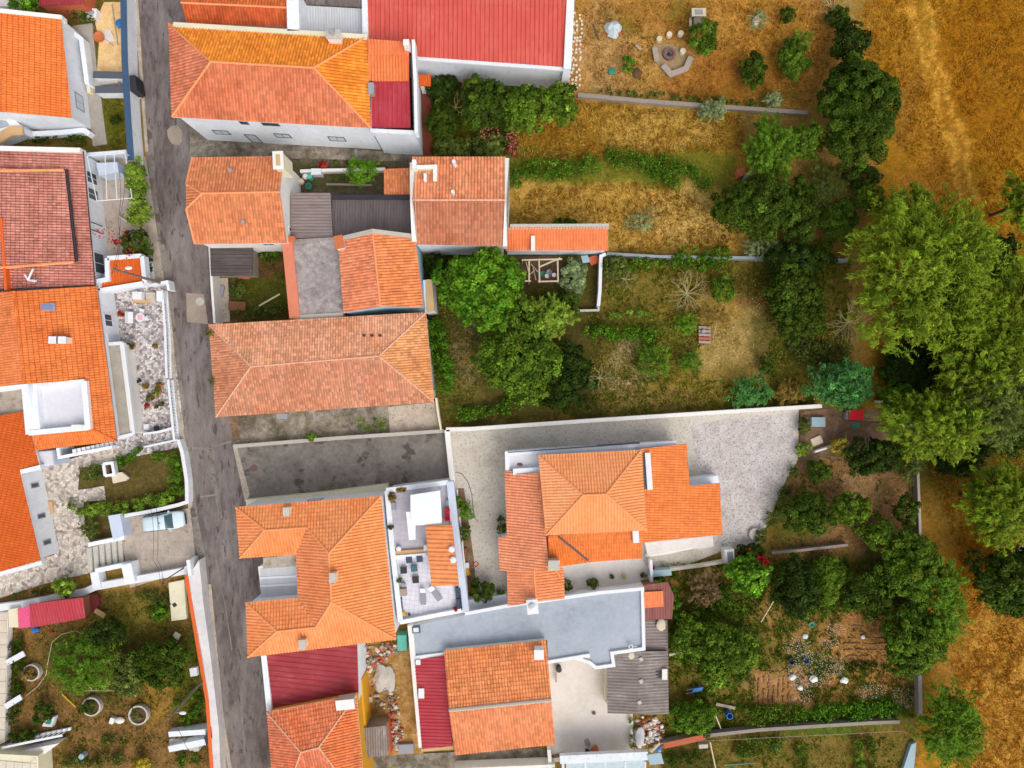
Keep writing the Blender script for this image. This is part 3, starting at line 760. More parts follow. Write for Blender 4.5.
sheet('pitted_concrete_yard', [(450, 430), (560, 424), (700, 415), (799, 408), (798, 460), (786, 480), (758, 545), (720, 552), (668, 572), (640, 580), (462, 610), (452, 480)], .02, M['lot'])
sheet('rough_concrete_patch', [(690, 424), (797, 412), (795, 458), (783, 478), (756, 540), (722, 548), (700, 480)], .026, M['lot2'])
sheet('back_yard', [(545, 662), (600, 655), (632, 700), (634, 745), (632, 762), (548, 762)], .03, M['yard'])
sheet('slab_strip', [(228, 414), (436, 402), (442, 430), (234, 445)], .024, M['dirty_slab'])
sheet('slab_end', [(388, 407), (436, 402), (441, 430), (390, 434)], .03, M['pavement'])
sheet('gateway_strip', [(229, 417), (238, 416), (240, 440), (233, 441)], .034, M['sett'])
sheet('south_terrace', [(545, 566), (640, 556), (652, 575), (650, 583), (560, 597), (506, 602)], .05, M['slab'])
sheet('garden_paving', [(800, 412), (832, 408), (842, 420), (905, 425), (880, 440), (842, 450), (800, 458)], .02, M['sett'])
sheet('side_path', [(418, 90), (431, 90), (432, 157), (420, 157)], .02, m_blotch('red_brick_path', [(0, C(104, 52, 40)), (1, C(140, 74, 56))], .8, 8, .25))
sheet('porch_path', [(214, 278), (228, 278), (230, 322), (214, 322)], .02, M['pavement'])
sheet('planting_bed', [(458, 488), (464, 488), (474, 560), (477, 600), (468, 603)], .026, M['sett'])
for (cx, cy, r_, mt, lab) in ((200, 301.5, .42, 'patch', 'round pale manhole cover in the square repair patch'), (254, 468, .36, 'brick', 'round reddish manhole cover in the side lane')):
    p = P(cx, cy); b = MB(); b.lathe((p.x, p.y, .0), [(r_, 0), (r_, .036), (r_ - .05, .04), (r_ - .08, .036), (.1, .036)], 20)
    tag(b.build('manhole_cover', M['iron'] if mt == 'brick' else M['conc']), lab, 'manhole cover')
# =================================================================== BUILDINGS
YEL = (1.02, 1.12, .55, 1); PINK = (.96, .95, 1.05, 1); NEU = (1, 1, 1, 1); SAL = (1.0, 1.06, 1.25, 1); DRK = (.86, .8, .8, 1); LGT = (1.06, 1.12, 1.2, 1)
# --- long hipped house at the top, yellow lichen on its north side
pts = dict(a=(169, 24, 6.6), b=(367, 37, 6.6), c=(371, 128, 6.6), d=(172, 117, 6.6), e=(211, 62, 8.4), f=(314, 68, 8.4))
hA, qA, _ = house('house', 'long white house with a hipped roof, yellowed on its far slope, up the street', 'house', pts,
    ['a b f e', 'b c f', 'c d e f', 'd a e'], 'a b c d', M['tile_a'], M['white'], .3,
    roof_kw=dict(w=.28, tint=[(1.3, 1.36, .36, 1), (1.3, 1.28, .32, 1), NEU, (1, 1.04, 1.15, 1)], ridges=['a e', 'e f', 'f b', 'f c', 'd e'], rmat=M['tile_ridge'], under=M['white_trim']))
wp = [(367, 37, 6.9), (411, 41, 6.9), (414, 131, 6.9), (369, 128, 6.9)]
qW, _ = walls_part(hA, wp, .1, M['white'], 0, .6)
roof_part(hA, dict(a=(367.5, 39, 7.0), b=(409, 42, 7.0), c=(409, 56, 6.75), d=(367.5, 55, 6.75), e=(409, 81, 6.35), f=(367.5, 81, 6.35)), ['a b c d', 'd c e f'], M['tile_lean'], w=.28, udir=(1, 0, 0), tint=[NEU, (1, .96, .85, 1)], thick=.1)
roof_part(hA, dict(a=(371, 81.5, 6.2), b=(409.5, 81.5, 6.2), c=(410.5, 128, 6.05), d=(371.5, 128, 6.05)), ['a b c d'], M['crimson_sheet'], w=.42, l=None, amp=.04, step=0, prof=PROF_RIB, udir=(1, 0, 0), thick=.08)
b = MB(); b.prism(miter([P(413, 39, 7.2), P(415, 80, 7.2), P(416, 132, 7.2)], .14), 5.8, 7.1); b.build('parapet', M['white'], hA)
b = MB(); b.prism(miter([P(370, 130, 6.6), P(415, 132, 6.6)], .18), 5.7, 6.5); pp = b.build('parapet', M['greywall'], hA)
for t, z, w_, h_ in ((.14, 2.0, 1.5, 1.0), (.48, 2.0, 1.5, 1.0), (.78, 1.9, 1.6, 1.1)): opening(hA, qA, 'S', t, z, w_, h_, M['darkwin'], M['blind'])
opening(hA, qA, 'S', .29, .1, 1.1, 2.2, M['darkwin'], M['blind'], name='door', bar=False)
for t, w_ in ((.33, .8), (.47, 1.6)): opening(hA, qA, 'S', t, 5.0, w_, .9, M['darkwin'], M['glass'])
for t in (.35, .75): opening(hA, qW, 'E', t, 3.8, 1.2, 1.2, M['darkwin'], M['glass'])
chimney(hA, 333, 34, 8.2, 1.1, .7, 1.9, M['white2'], M['conc'])
b = MB(); p = P(331, 30, 8.9); b.lathe((p.x, p.y, 8.2), [(.12, 0), (.12, .3), (.26, .4), (.3, .55), (.2, .75)], 10); b.build('chimney_pot', M['steel'], hA)
b = MB(); p = P(371, 88, 6.9); b.box((p.x, p.y, 6.2), .5, 1.0, .7); b.build('chimney', M['steel'], hA)
b = MB(); b.prism(miter([P(172, 23.5, 7), P(260, 29, 7), P(367, 36, 7)], .25), 6.2, 6.8); b.build('parapet', M['cream'], hA)
b = MB(); p = P(406, 42, 8); b.box((p.x, p.y, 6.6), .5, .5, 1.4); b.build('chimney', M['white2'], hA)

# --- house at the top edge
pts = dict(a=(176, -28, 5.6), b=(290, -28, 5.6), c=(288.5, 27, 5.6), d=(187, 23, 5.6), e=(181, 3, 6.5), f=(289, 8, 6.5))
hT, qT, _ = house('house', 'row house with a dark orange gabled roof cut by the top edge, beside the street', 'house', pts, ['a b f e', 'e f c d'], 'e d c f b a', M['tile_top'], M['white'], .12,
    roof_kw=dict(w=.28, tint=[(1.05, 1.15, 1.1, 1), (.9, .85, .85, 1)], ridges=['e f'], rmat=M['tile_ridge'], under=M['white_trim']))
b = MB(); b.prism(miter([P(292, -10, 6.9), P(293, 30, 6.9)], .55), 0, 6.8); b.build('parapet', M['white'], hT)
sh = root('shed', 'pale grey corrugated flat roof between two orange roofs at the top', 'shed', P(330, 22, 0))
walls_part(sh, [(298, 6, 4.2), (365, 10, 4.2), (365, 40, 4.2), (297, 36, 4.2)], .05, M['white'], 0, .2)
roof_part(sh, dict(a=(297, 5, 4.4), b=(365.5, 9, 4.4), c=(365.5, 42, 4.1), d=(297, 38, 4.1)), ['a b c d'], M['grey_sheet'], w=.25, l=None, amp=.04, step=0, prof=PROF_SINE, udir=(1, 0, 0), thick=.06, tint=[NEU])
sh = root('shed', 'brown weathered shed roof above the pale grey roof at the top edge', 'shed', P(330, 0, 0))
walls_part(sh, [(298, -30, 3.2), (365, -30, 3.2), (365, 7, 3.2), (298, 3, 3.2)], .05, M['stonewall'], 0, .2)
roof_part(sh, dict(a=(297, -30, 3.4), b=(366, -30, 3.4), c=(366, 8, 3.3), d=(297, 4, 3.3)), ['a b c d'], M['fibro3'], w=.5, l=None, amp=.05, step=0, prof=PROF_RIB, udir=(1, 0, 0), thick=.08)
# --- big red warehouse
pts = dict(a=(364, -60, 5.4), b=(569, -60, 5.4), c=(565, 67, 4.9), d=(365, 53, 4.9))
hR, qR, _ = house('warehouse', 'wide warehouse with a coral red ribbed metal roof and grey block end wall', 'warehouse', pts, ['a b c d'], 'a b c d', M['red_sheet'], M['greywall'], .06,
    roof_kw=dict(w=.42, l=5.5, amp=.1, step=.03, prof=PROF_RIB, udir=(1, -.01, 0), under=M['white_trim']))
b = MB(); b.prism(miter([P(573.5, -60, 5.5), P(567.5, 68, 5.5)], .35), 0, 5.35); b.build('parapet', M['white'], hR)
b = MB(); b.prism(miter([P(364, -20, 5.5), P(365, 38, 5.5)], .25), 3, 5.4); b.build('parapet', M['white'], hR)
b = MB(); b.prism(miter([P(412, 57.5, 5), P(566, 68.6, 5)], .16), 4.72, 4.92); b.build('gutter', M['white_trim'], hR)
sh = root('shed', 'tiny orange tiled lean-to against the grey block wall', 'shed', P(424, 80, 0))
walls_part(sh, [(419, 75, 2.2), (431, 75, 2.2), (431, 86, 2), (419, 86, 2)], .08, M['white2'], 0)
roof_part(sh, dict(a=(418.5, 74.5, 2.6), b=(431, 74.5, 2.6), c=(431, 86, 2.2), d=(418.5, 86, 2.2)), ['a b c d'], M['tile_deep'], udir=(1, 0, 0), thick=.08)
sh = root('shed', 'small rusty red roofed hutch in the dark shrubs by the grey wall', 'shed', P(470, 86, 0))
walls_part(sh, [(463, 80, 1.8), (479, 81, 1.8), (479, 93, 1.6), (463, 92, 1.6)], .08, M['wood_brown'], 0)
roof_part(sh, dict(a=(462, 79, 2.0), b=(480, 80, 2.0), c=(480, 94, 1.7), d=(462, 93, 1.7)), ['a b c d'], M['brown_sheet'], w=.2, l=None, amp=.03, step=0, prof=PROF_SINE, udir=(1, 0, 0), thick=.05)

# --- top left white house
pts = dict(a=(-75, 6, 3.2), b=(-2, 9, 4.9), c=(61, 16.5, 3.2), d=(72, 118, 3.2), e=(4, 112, 4.9), f=(-66, 110, 3.2))
h1, q1, _ = house('house', 'white house with a bright orange gabled roof and sunken balcony in the top left corner', 'house', pts, ['a b e f', 'b c d e'], 'a f e d c b', M['tile_bright'], M['white'], .12,
    roof_kw=dict(w=.24, l=.44, prof=PROF_FLAT, amp=.045, step=.04, ridges=['b e'], rmat=M['tile_bright'], under=M['white_trim'], udir=(0, 1, 0), skew=.0))
b = MB(); b.prism(miter([P(-2, 10, 5), P(61, 16.5, 3.4)], .2), 2.5, [4.95, 3.3, 3.3, 4.95]); b.build('parapet', M['white2'], h1)
A_ = [P(65, 27, 1.1), P(81, 39, 1.1), P(87, 84, 1.1)]
b = MB(); b.prism(miter(A_, .22), .0, 1.1); b.build('balcony_wall', M['white'], h1)
b = MB(); b.prism([tuple(P(*q)[:2]) for q in ((66, 30, .2), (81, 40, .2), (86, 86, .2), (72, 84, .2))], 0, .2); b.build('balcony_floor', M['brickfloor'], h1)
opening(h1, q1, 'E', .22, .9, 1.6, 1.3, M['grey_trim'], M['blind'])
b = MB(); b.prism([tuple(P(*v)[:2]) for v in ((-30, 116, 2.2), (14, 119, 2.2), (23, 128, 2.2), (23, 133, 2.2), (12, 131, 2.2), (-30, 146, 2.2))], 0, 2.2); b.build('porch', M['white'], h1)
b = MB(); b.prism([tuple(P(*v)[:2]) for v in ((-10, 119, 2.25), (6, 121, 2.25), (9, 125, 2.25), (-10, 132, 2.25))], 2.2, 2.3); b.build('porch_roof', M['bluegrey_flat'], h1)
b = MB(); b.prism(miter([P(-10, 143, 2.5), P(10, 130.5, 2.5), P(22, 130, 2.5)], .45), 2.2, 2.45); b.build('porch_trim', M['tanwall'], h1)
b = MB(); b.prism(miter([P(26, 134, .8), P(60, 132.5, .8), P(84, 130, .8), (P(89, 134, .8))], .25), 0, .8); b.build('terrace_wall', M['white'], h1)
b = MB(); p = P(74, 39, .3); b.blob((p.x, p.y, .5), .55, .55, .35, 4); b.build('balcony_cover', M['dark'], h1)
# --- old reddish house, left
pts = dict(a=(-60, 141, 4.6), b=(83, 151, 3.0), c=(95, 285, 3.0), d=(-44, 291, 4.6))
h2, q2, _ = house('house', 'white house with a faded brownish red tile roof in two levels, left edge', 'house', pts, ['a b c d'], 'a b c d', M['tile_red'], M['white'], .2,
    roof_kw=dict(w=.26, l=.4, under=M['dark'], udir=(0, 1, 0)))
def onH2(px, py, up):
    f_ = (px - (83 + (py - 151) * .09)) / -143.; return (px, py, 3.0 + 1.6 * f_ + up)
roof_part(h2, dict(a=onH2(-58, 165, .42), b=onH2(65, 170.5, .42), c=onH2(75, 261, .42), d=onH2(-50, 272, .42)), ['a b c d'], M['tile_red'], w=.26, l=.4, udir=(0, 1, 0), thick=.4, under=M['dark'], tint=[(.95, .92, .9, 1)])
b = MB(); A, B2 = P(*onH2(66.5, 169.5, .45)), P(*onH2(77, 261, .45)); b.tube(A, B2, .12, .12, 6); b.build('gutter', M['dark'], h2)
b = MB(); A, B2 = P(*onH2(-40, 171, .45)), P(*onH2(64, 170, .45)); b.tube(A, B2, .14, .14, 6); b.build('verge_tiles', M['tile_ridge'], h2); b = MB(); A, B2 = P(*onH2(-40, 271, .45)), P(*onH2(74, 262, .45)); b.tube(A, B2, .14, .14, 6); b.build('verge_tiles', M['tile_ridge'], h2)
b = MB(); b.prism(miter([P(-30, 147.5, 4.4), P(80, 150, 3.4)], .22), 2.5, [4.4, 3.4, 3.4, 4.4]); b.build('parapet', M['white2'], h2)
b = MB(); b.prism(miter([P(1, 218, 4.5), P(6, 290, 4.5)], .12), 3.5, 4.55); b.build('verge_tiles', M['orangecap'], h2)
for t, z, w_, h_ in ((.16, .8, 1.2, 1.7), (.29, .8, 1.2, 1.7)): opening(h2, q2, 'E', 1 - t, z, w_, h_, M['rail'], M['glass'])
opening(h2, q2, 'E', .17, .8, 2.1, 1.7, M['rail'], M['glass'])
for t in (.42, .48): opening(h2, q2, 'E', t, .5, .3, 2.1, M['rail'], M['dark'], bar=False)
aer = root('aerial', 'white bent aerial bracket fixed to the lower end of the reddish roof', 'aerial', P(32, 283, 4.0))
b = MB(); b.tube(P(28, 280, 4.1), P(33, 269, 5.0), .09, .09, 6); b.tube(P(28, 280, 4.1), P(25, 275, 4.8), .08, .08, 6); b.tube(P(28, 280, 4.1), P(36, 281, 4.3), .1, .1, 6); b.build('bracket', M['rail'], aer)
b = MB(); b.tube(P(36, 281, 3.8), P(40, 285, 4.2), .05, .05, 6); b.tube(P(33, 278, 4), P(40, 281, 4.3), .04, .04, 6); b.build('mast', M['steel'], aer)
# little orange porch roof by the pole
pr = root('porch', 'small low orange porch roof with white edging between the reddish house and the utility pole', 'porch', P(122, 272, 0))
walls_part(pr, [(107, 258, 2.4), (141, 255, 2.4), (144, 283, 2.4), (98, 291, 2.4)], .06, M['white'], 0, .12)
roof_part(pr, dict(a=(107.5, 258.5, 2.5), b=(140, 256, 2.5), c=(142.5, 281, 2.3), d=(98.5, 289, 2.3), e=(98, 280, 2.38), f=(107, 278, 2.38)), ['a b c d e f'], M['tile_deep'], w=.3, l=None, amp=.05, step=0, prof=PROF_RIB, udir=(1, 0.05, 0), thick=.1)
b = MB()
for l_ in ([(107, 258), (140.5, 255.5)], [(98, 290.5), (143.5, 283)], [(141.5, 256), (144.5, 283)], [(106.5, 258), (107, 279), (97.5, 281), (97.5, 290)]): b.prism(miter([P(x, y, 2.7) for x, y in l_], .2), 1.8, 2.66)
b.build('parapet', M['white'], pr)
# --- big orange house with roof terrace, left
zr, ze = 4.9, 3.2
pts = dict(r1=(14, 291, zr), r2=(24, 384, zr), a=(97, 286, ze), b=(117, 441, ze), c=(36, 450, ze), t1=(84, 380, 3.65), t2=(88, 427, 3.7), t3=(44, 432, 3.7), w1=(-62, 297, 3.4), w2=(-52, 392, 3.4), l1=(32, 434, 3.6))
h3, q3, _ = house('house', 'large house with bright orange flat tiles, skylight and a white roof terrace, on the left', 'house', pts, ['r1 a b t2 t1 r2', 't3 t2 b c', 'l1 t3 c', 'w1 r1 r2 w2'], 'w1 w2 r2 l1 c b a r1', M['tile_b3'], M['white'], .25,
    roof_kw=dict(w=.24, l=.44, prof=PROF_FLAT, amp=.045, step=.04, tint=[NEU, (1.03, 1.0, .95, 1), (1.05, 1.1, 1.2, 1), (1.0, 1.12, 1.5, 1)], ridges=['r1 r2', 'b t2', 'c t3'], rmat=M['tile_b3'], under=M['grey_trim']))
b = MB(); b.prism([tuple(P(*v)[:2]) for v in ((25, 384, 3.3), (84, 381, 3.3), (88, 430, 3.3), (30, 434, 3.3))], 2, 3.3); b.build('terrace_deck', M['white_deck'], h3)
b = MB()
for l_, t_, z_ in (([(28.5, 385), (33, 434)], .7, 4.0), ([(24, 386.5), (84, 381.5)], .22, 4.02), ([(84, 381), (88, 429)], .26, 4.04), ([(29, 433), (88, 427.5)], .25, 4.06)):
    b.prism(miter([P(x, y, 4) for x, y in l_], t_), 2.6, z_)
b.build('parapet', M['white'], h3)
b = MB(); p = P(76, 427, 4.4); b.box((p.x, p.y, 3.4), 1.0, .4, .9); b.build('chimney', M['white2'], h3)
def onH3(px, py, up=0): 
    x0 = 14 + (py - 291) * .107; x1 = 97 + (py - 286) * .129; f_ = (px - x0) / (x1 - x0); return zr + (ze - zr) * f_ + up
b = MB(); z_ = onH3(48, 308); b.prism([tuple(P(*v, z_)[:2]) for v in ((40, 303.5), (55, 303), (56, 310.5), (40, 311))], z_ - .5, z_ + .14); sk = b.build('skylight', M['grey_trim'], h3)
b = MB(); b.prism([tuple(P(*v, z_)[:2]) for v in ((41.5, 304.6), (53, 304.2), (53.6, 309.6), (41.5, 309.9))], z_ + .14, z_ + .17); b.build('pane', M['skyglass'], sk)
for dx in (-4, 4):
    chimney(h3, 57 + dx, 340, onH3(57, 340) + .75, .75, .55, 1.2, M['white2'], M['white_trim'])
opening(h3, q3, 'E', .8, 1.0, 1.3, 1.3, M['rail'], M['glass']); opening(h3, q3, 'E', .68, .1, 1.0, 2.1, M['rail'], M['blind'], name='door', bar=False)
b = MB(); b.prism([tuple(P(*v)[:2]) for v in ((107.5, 345, 2.2), (119, 344, 2.2), (130, 434, 2.2), (117, 437, 2.2))], 2.0, 2.2); cv = b.build('canopy', M['walkway'], h3)
b = MB(); b.prism([tuple(P(*v)[:2]) for v in ((119.2, 344, 2.1), (122, 344, 2.1), (133, 433, 2.1), (130.2, 434, 2.1))], .0, 2.1); b.build('canopy_wall', M['white2'], h3)
b = MB(); b.prism(miter([P(108, 344, 2.3), P(122, 343, 2.3)], .16), 1.9, 2.3); b.prism(miter([P(117, 438, 2.3), P(133, 434, 2.3)], .16), 1.9, 2.31); b.prism(miter([P(122.5, 343, 2.3), P(133.5, 434, 2.3)], .12), 1.9, 2.28); b.build('canopy_edge', M['rail'], h3)
sh = root('shed', 'flat concrete roof with dried weeds between the two orange houses at the left edge', 'shed', P(5, 400, 0))
walls_part(sh, [(-60, 400, 2.6), (24, 389, 2.6), (26, 412, 2.6), (-60, 424, 2.6)], .02, M['white'], 0, .1)
b = MB(); b.prism([tuple(P(*v, 2.7)[:2]) for v in ((-60, 399), (25, 388), (27, 412), (-60, 426))], 2.5, 2.7); b.build('roof', M['weedy'], sh)
b = MB(); b.prism(miter([P(-50, 396, 3), P(25, 386, 3)], .25), 2.4, 2.95); b.build('parapet', M['white'], sh)
st = root('staircase', 'pale outdoor stair with white treads under the eaves of the terrace house', 'stairs', P(92, 452, 0))
b = MB()
for i in range(9):
    p0 = P(72 + i * 4.6, 456.5 - i * .95, .3); p1 = P(75.4 + i * 4.6, 455.8 - i * .95, .3)
    zt = 1.9 - i * .2
    c_ = [(72 + i * 4.6, 449.5 - i * .9), (75.4 + i * 4.6, 448.8 - i * .9), (76.6 + i * 4.6, 454.6 - i * .9), (73.2 + i * 4.6, 455.3 - i * .9)]
    b.prism([tuple(P(x, y, zt)[:2]) for x, y in c_], zt - .12, zt)
b.build('tread', M['white_trim'], st)
b = MB(); b.prism([tuple(P(*v, .4)[:2]) for v in ((62, 450), (72, 448), (73.5, 456), (63, 457.5))], 0, 2.0); b.build('landing', M['grey_trim'], st)
b = MB(); b.prism(miter([P(57.5, 448, 2.2), P(59, 457.5, 2.2), P(112, 447, .9)], .14), 0, [2.2, 2.2, .9, .9, 2.2, 2.2]); b.build('side_wall', M['white'], st)
# --- flat orange house, far left
pts = dict(a=(-70, 428, 4.0), b=(25, 411, 2.9), c=(40, 467, 2.9), d=(20, 471, 3.13), e=(41, 560, 2.9), f=(-70, 592, 4.1))
h4, q4, _ = house('house', 'low house with plain bright orange roof and blue grey front, below the terrace house', 'house', pts, ['a b c d e f'], 'a b c d e f', M['tile_deep'], M['white'], .12,
    roof_kw=dict(w=.24, l=.44, prof=PROF_FLAT, amp=.03, step=.03, under=M['white_trim'], udir=(.23, 1, 0)))
b = MB(); b.prism([tuple(P(*v, 2.4)[:2]) for v in ((37, 451.5), (52, 450.5), (54.5, 465), (39, 467))], 0, 2.4); b.build('porch', M['bluewhite'], h4)
b = MB(); b.prism([tuple(P(*v, 2.4)[:2]) for v in ((37.5, 452), (51.6, 451), (53.8, 464.6), (39.5, 466.6))], 2.4, 2.46); b.build('porch_roof', M['white_deck'], h4)
b = MB(); b.prism(miter([P(20, 472, 3.2), P(40, 467, 3.2)], .2), 2, 3.15); b.build('parapet', M['white'], h4)
for t in (.8, .45, .15): opening(h4, q4, 'E', t, .9, .5, 1.1, M['grey_trim'], M['glass'], bar=False)
b = MB(); b.prism([tuple(P(*v, .15)[:2]) for v in ((44, 504), (52, 501), (54, 513), (46, 515.5))], 0, .18); b.build('doorstep', M['tanwall'], h4)
b = MB(); b.prism(miter([P(41.5, 563, 2.8), P(0, 574, 2.8), P(-60, 590, 2.8)], .2), 2.2, 2.75); b.build('gutter', M['white_trim'], h4)

# --- house with half hip by the street
zr, ze = 7.0, 5.6
pts = dict(a=(192.5, 157.5, ze), b=(283.5, 156.5, ze), c=(280, 192, zr), d=(287, 243, ze), e=(195, 244, ze), h1=(186.5, 184, 6.5), h2=(186.5, 209, 6.5), r=(202, 193.5, zr))
h8, q8, _ = house('house', 'two storey house with a salmon half hipped roof, jutting into the street', 'house', pts, ['a b c r h1', 'c d e h2 r', 'h1 r h2'], 'a h1 h2 e d c b', M['tile_b8'], M['white2'], .22,
    roof_kw=dict(w=.27, ridges=['r c', 'h1 r', 'h2 r', 'a h1', 'e h2'], rmat=M['tile_ridge'], under=M['white_trim']))
c = P(278, 160, 7.4); b = MB(); b.box((c.x, c.y, 4.5), .75, 1.4, 2.8, .05); ch = b.build('chimney', M['cream'], h8)
b = MB(); b.box((c.x, c.y, 7.3), .95, 1.6, .1, .05); b.build('chimney_cap', M['white2'], ch)
b = MB(); b.box((c.x, c.y, 7.4), .4, 1.0, .03, .05); b.build('flue', M['tanwall'], ch)
opening(h8, q8, 'E', .35, 3.4, .5, .9, M['rail'], M['glass'], bar=False); opening(h8, q8, 'S', .75, 3.6, 1.2, .9, M['rail'], M['glass'])
for x, y in ((230, 170), (243, 222)):
    b = MB(); c = P(x, y, 6.4); b.box((c.x, c.y, 5.9), .3, .3, .55); b.build('roof_vent', M['steel'], h8)
chimney(h8, 291, 239, 4.6, .6, .4, 1.0, M['salmonwall'], M['terracotta'])
# dark open shelter south of it
sh = root('shed', 'dark weathered slatted shelter roof tucked under the eaves of the half-hipped house', 'shed', P(231, 262, 0))
roof_part(sh, dict(a=(210, 246, 2.6), b=(253, 246, 2.6), c=(252, 275.5, 2.3), d=(211, 276, 2.3)), ['a b c d'], M['dark_slats'], w=.35, l=None, amp=.05, step=0, prof=PROF_RIB, udir=(0, 1, 0), thick=.08)
walls_part(sh, [(211, 247, 2.3), (251, 247, 2.3), (251, 275, 2.3), (212, 275, 2.3)], .1, M['stonewall'], 0, .15)
wall('white street wall in front of the small overgrown yard', [(209.5, 246), (212, 290), (214.5, 323)], 1.8, .22, M['white2'])
# grey sheds
sh = root('shed', 'grey fibre cement shed roof beside the white gable end', 'shed', P(311, 215, 0))
walls_part(sh, [(291, 194, 3.6), (330, 193, 3.6), (333, 238, 3.6), (291, 239, 3.6)], .05, M['greywall'], 0, .2)
roof_part(sh, dict(a=(291, 193, 3.6), b=(330.5, 193, 3.6), c=(333, 238, 3.9), d=(291, 238.5, 3.9)), ['a b c d'], M['fibro'], w=.3, l=1.6, amp=.05, step=.02, prof=PROF_SINE, udir=(0, 1, 0), thick=.06)
sh = root('shed', 'dark grey corrugated roof between the fibre cement shed and the salmon gabled house', 'shed', P(372, 216, 0))
walls_part(sh, [(332, 197, 3.3), (410, 197, 3.3), (411, 235, 3.3), (334, 236, 3.3)], .05, M['greywall'], 0, .2)
roof_part(sh, dict(a=(331.5, 197, 3.3), b=(410, 197, 3.3), c=(411.5, 237, 3.7), d=(333.5, 237, 3.7)), ['a b c d'], M['fibro2'], w=.28, l=1.7, amp=.05, step=.02, prof=PROF_SINE, udir=(1, 0, 0), thick=.06)
b = MB(); b.prism(miter([P(331, 196.6, 3.7), P(411, 196.6, 3.7)], .2), 2.8, 3.6); b.build('gutter', M['dark'], sh)
sh = root('annex', 'flat mottled concrete roof with a red rim beside the gabled orange roof', 'shed', P(316, 278, 0))
walls_part(sh, [(287, 240, 4.1), (338, 238, 4.1), (343, 316, 4.1), (297, 319, 4.1)], .05, M['salmonwall'], 0, .15)
b = MB(); b.prism([tuple(P(*v, 4.2)[:2]) for v in ((291, 239.5), (338, 237), (343, 315), (296, 318))], 3.9, 4.2); b.build('roof', M['mottled'], sh)
b = MB(); b.prism(miter([P(287, 241, 4.4), P(294.5, 318, 4.4)], .5), 3.5, 4.35); b.build('parapet', M['salmonwall'], sh)
b = MB(); b.prism(miter([P(294, 318.5, 4.3), P(343, 315.5, 4.3)], .3), 3.5, 4.3); b.build('coping', M['capstone'], sh)
# gabled house
zr, ze = 6.4, 5.4
pts = dict(a=(338.5, 240, ze), b=(372.5, 231.5, zr), c=(415, 237, ze), d=(423.5, 307, ze), e=(380.5, 306.5, zr), f=(343.5, 313, ze))
h10, q10, _ = house('house', 'narrow house with an orange gabled roof and light blue end wall', 'house', pts, ['a b e f', 'b c d e'], 'a f e d c b', M['tile_b10'], M['lightblue'], .08,
    roof_kw=dict(w=.27, l=.34, tint=[(1.0, 1.05, 1.25, 1), (1.0, .96, .8, 1)], ridges=['b e'], rmat=M['tile_ridge'], under=M['white_trim']))
c = P(339, 242, 6.2); b = MB(); b.box((c.x, c.y, 4), .75, 1.1, 2.1, .2); ch = b.build('chimney', M['white'], h10); b = MB(); b.box((c.x, c.y, 6.1), .85, 1.2, .12, .2); b.build('chimney_cap', M['terracotta'], ch)
b = MB(); b.prism(miter([P(338, 239, 5.6), P(372.5, 230.8, 6.6), P(415, 236.3, 5.6)], .2), 4.5, [5.55, 6.55, 5.55, 5.55, 6.55, 5.55]); b.build('parapet', M['capstone'], h10)
sh = root('annex', 'small tan boxy lean-to against the orange gabled house', 'shed', P(428, 296, 0))
b = MB(); b.prism([tuple(P(*v, 3.2)[:2]) for v in ((423, 280), (432, 280), (434, 311), (425, 312))], 0, 3.2); b.build('wall', M['white'], sh)
b = MB(); b.prism([tuple(P(*v, 3.3)[:2]) for v in ((426, 279.5), (432, 279.5), (434.5, 311), (427, 312))], 3.203, 3.36); b.build('roof', M['tanwall'], sh)
# salmon house w/ ridge E-W
zr, ze = 6.2, 5.2
pts = dict(a=(412, 157, ze), b=(506, 157, ze), r2=(506, 200, zr), c=(504, 246, ze), d=(415, 244.5, ze), r1=(413, 200, zr))
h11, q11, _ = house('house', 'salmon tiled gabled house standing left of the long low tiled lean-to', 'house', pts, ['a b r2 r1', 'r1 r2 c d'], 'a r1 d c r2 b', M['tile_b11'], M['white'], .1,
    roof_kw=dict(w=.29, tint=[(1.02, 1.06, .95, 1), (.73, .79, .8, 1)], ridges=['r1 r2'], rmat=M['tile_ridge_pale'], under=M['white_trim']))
b = MB(); b.prism(miter([P(412, 162, 5.8), P(412.5, 200, 6.6), P(414, 241, 5.8)], .22), 4, [5.7, 6.6, 5.7, 5.7, 6.6, 5.7]); b.build('parapet', M['white2'], h11)
b = MB(); b.prism(miter([P(507, 158, 5.4), P(507, 200, 6.4), P(505, 246, 5.4)], .2), 4, [5.4, 6.4, 5.4, 5.4, 6.4, 5.4]); b.build('verge', M['white2'], h11)
for x, y, s_ in ((454, 162, .3), (453, 192, .28)):
    b = MB(); c = P(x, y, 6.6); b.tube((c.x, c.y, 5.4), (c.x, c.y, 6.8), s_ * .6, s_ * .6, 8); b.build('roof_vent', M['white_trim'], h11)
b = MB(); b.prism([tuple(P(*v, 5.9)[:2]) for v in ((415, 168), (434, 167), (434, 181), (427, 181), (415, 173))], 5.3, 5.62); b.build('roof_patch', M['tanwall'], h11)
b = MB(); b.prism(miter([P(415, 167.2, 6), P(435, 166.5, 6), P(435, 181, 6)], .18), 5.3, 6.0); b.build('parapet', M['white2'], h11)
c = P(425, 177, 6.3); b = MB(); b.box((c.x, c.y, 5.3), .25, .7, 1.0); b.build('chimney', M['white2'], h11)
b = MB(); c = P(414, 164, 6.6); b.box((c.x, c.y, 5), .35, .8, 1.6); b.build('chimney', M['white2'], h11)
sh = root('shed', 'small square orange tiled roof left of the salmon gabled house', 'shed', P(398, 182, 0))
walls_part(sh, [(385, 169, 3.2), (411, 168, 3.2), (411, 196, 3.2), (385, 196, 3.2)], .06, M['white2'], 0, .2)
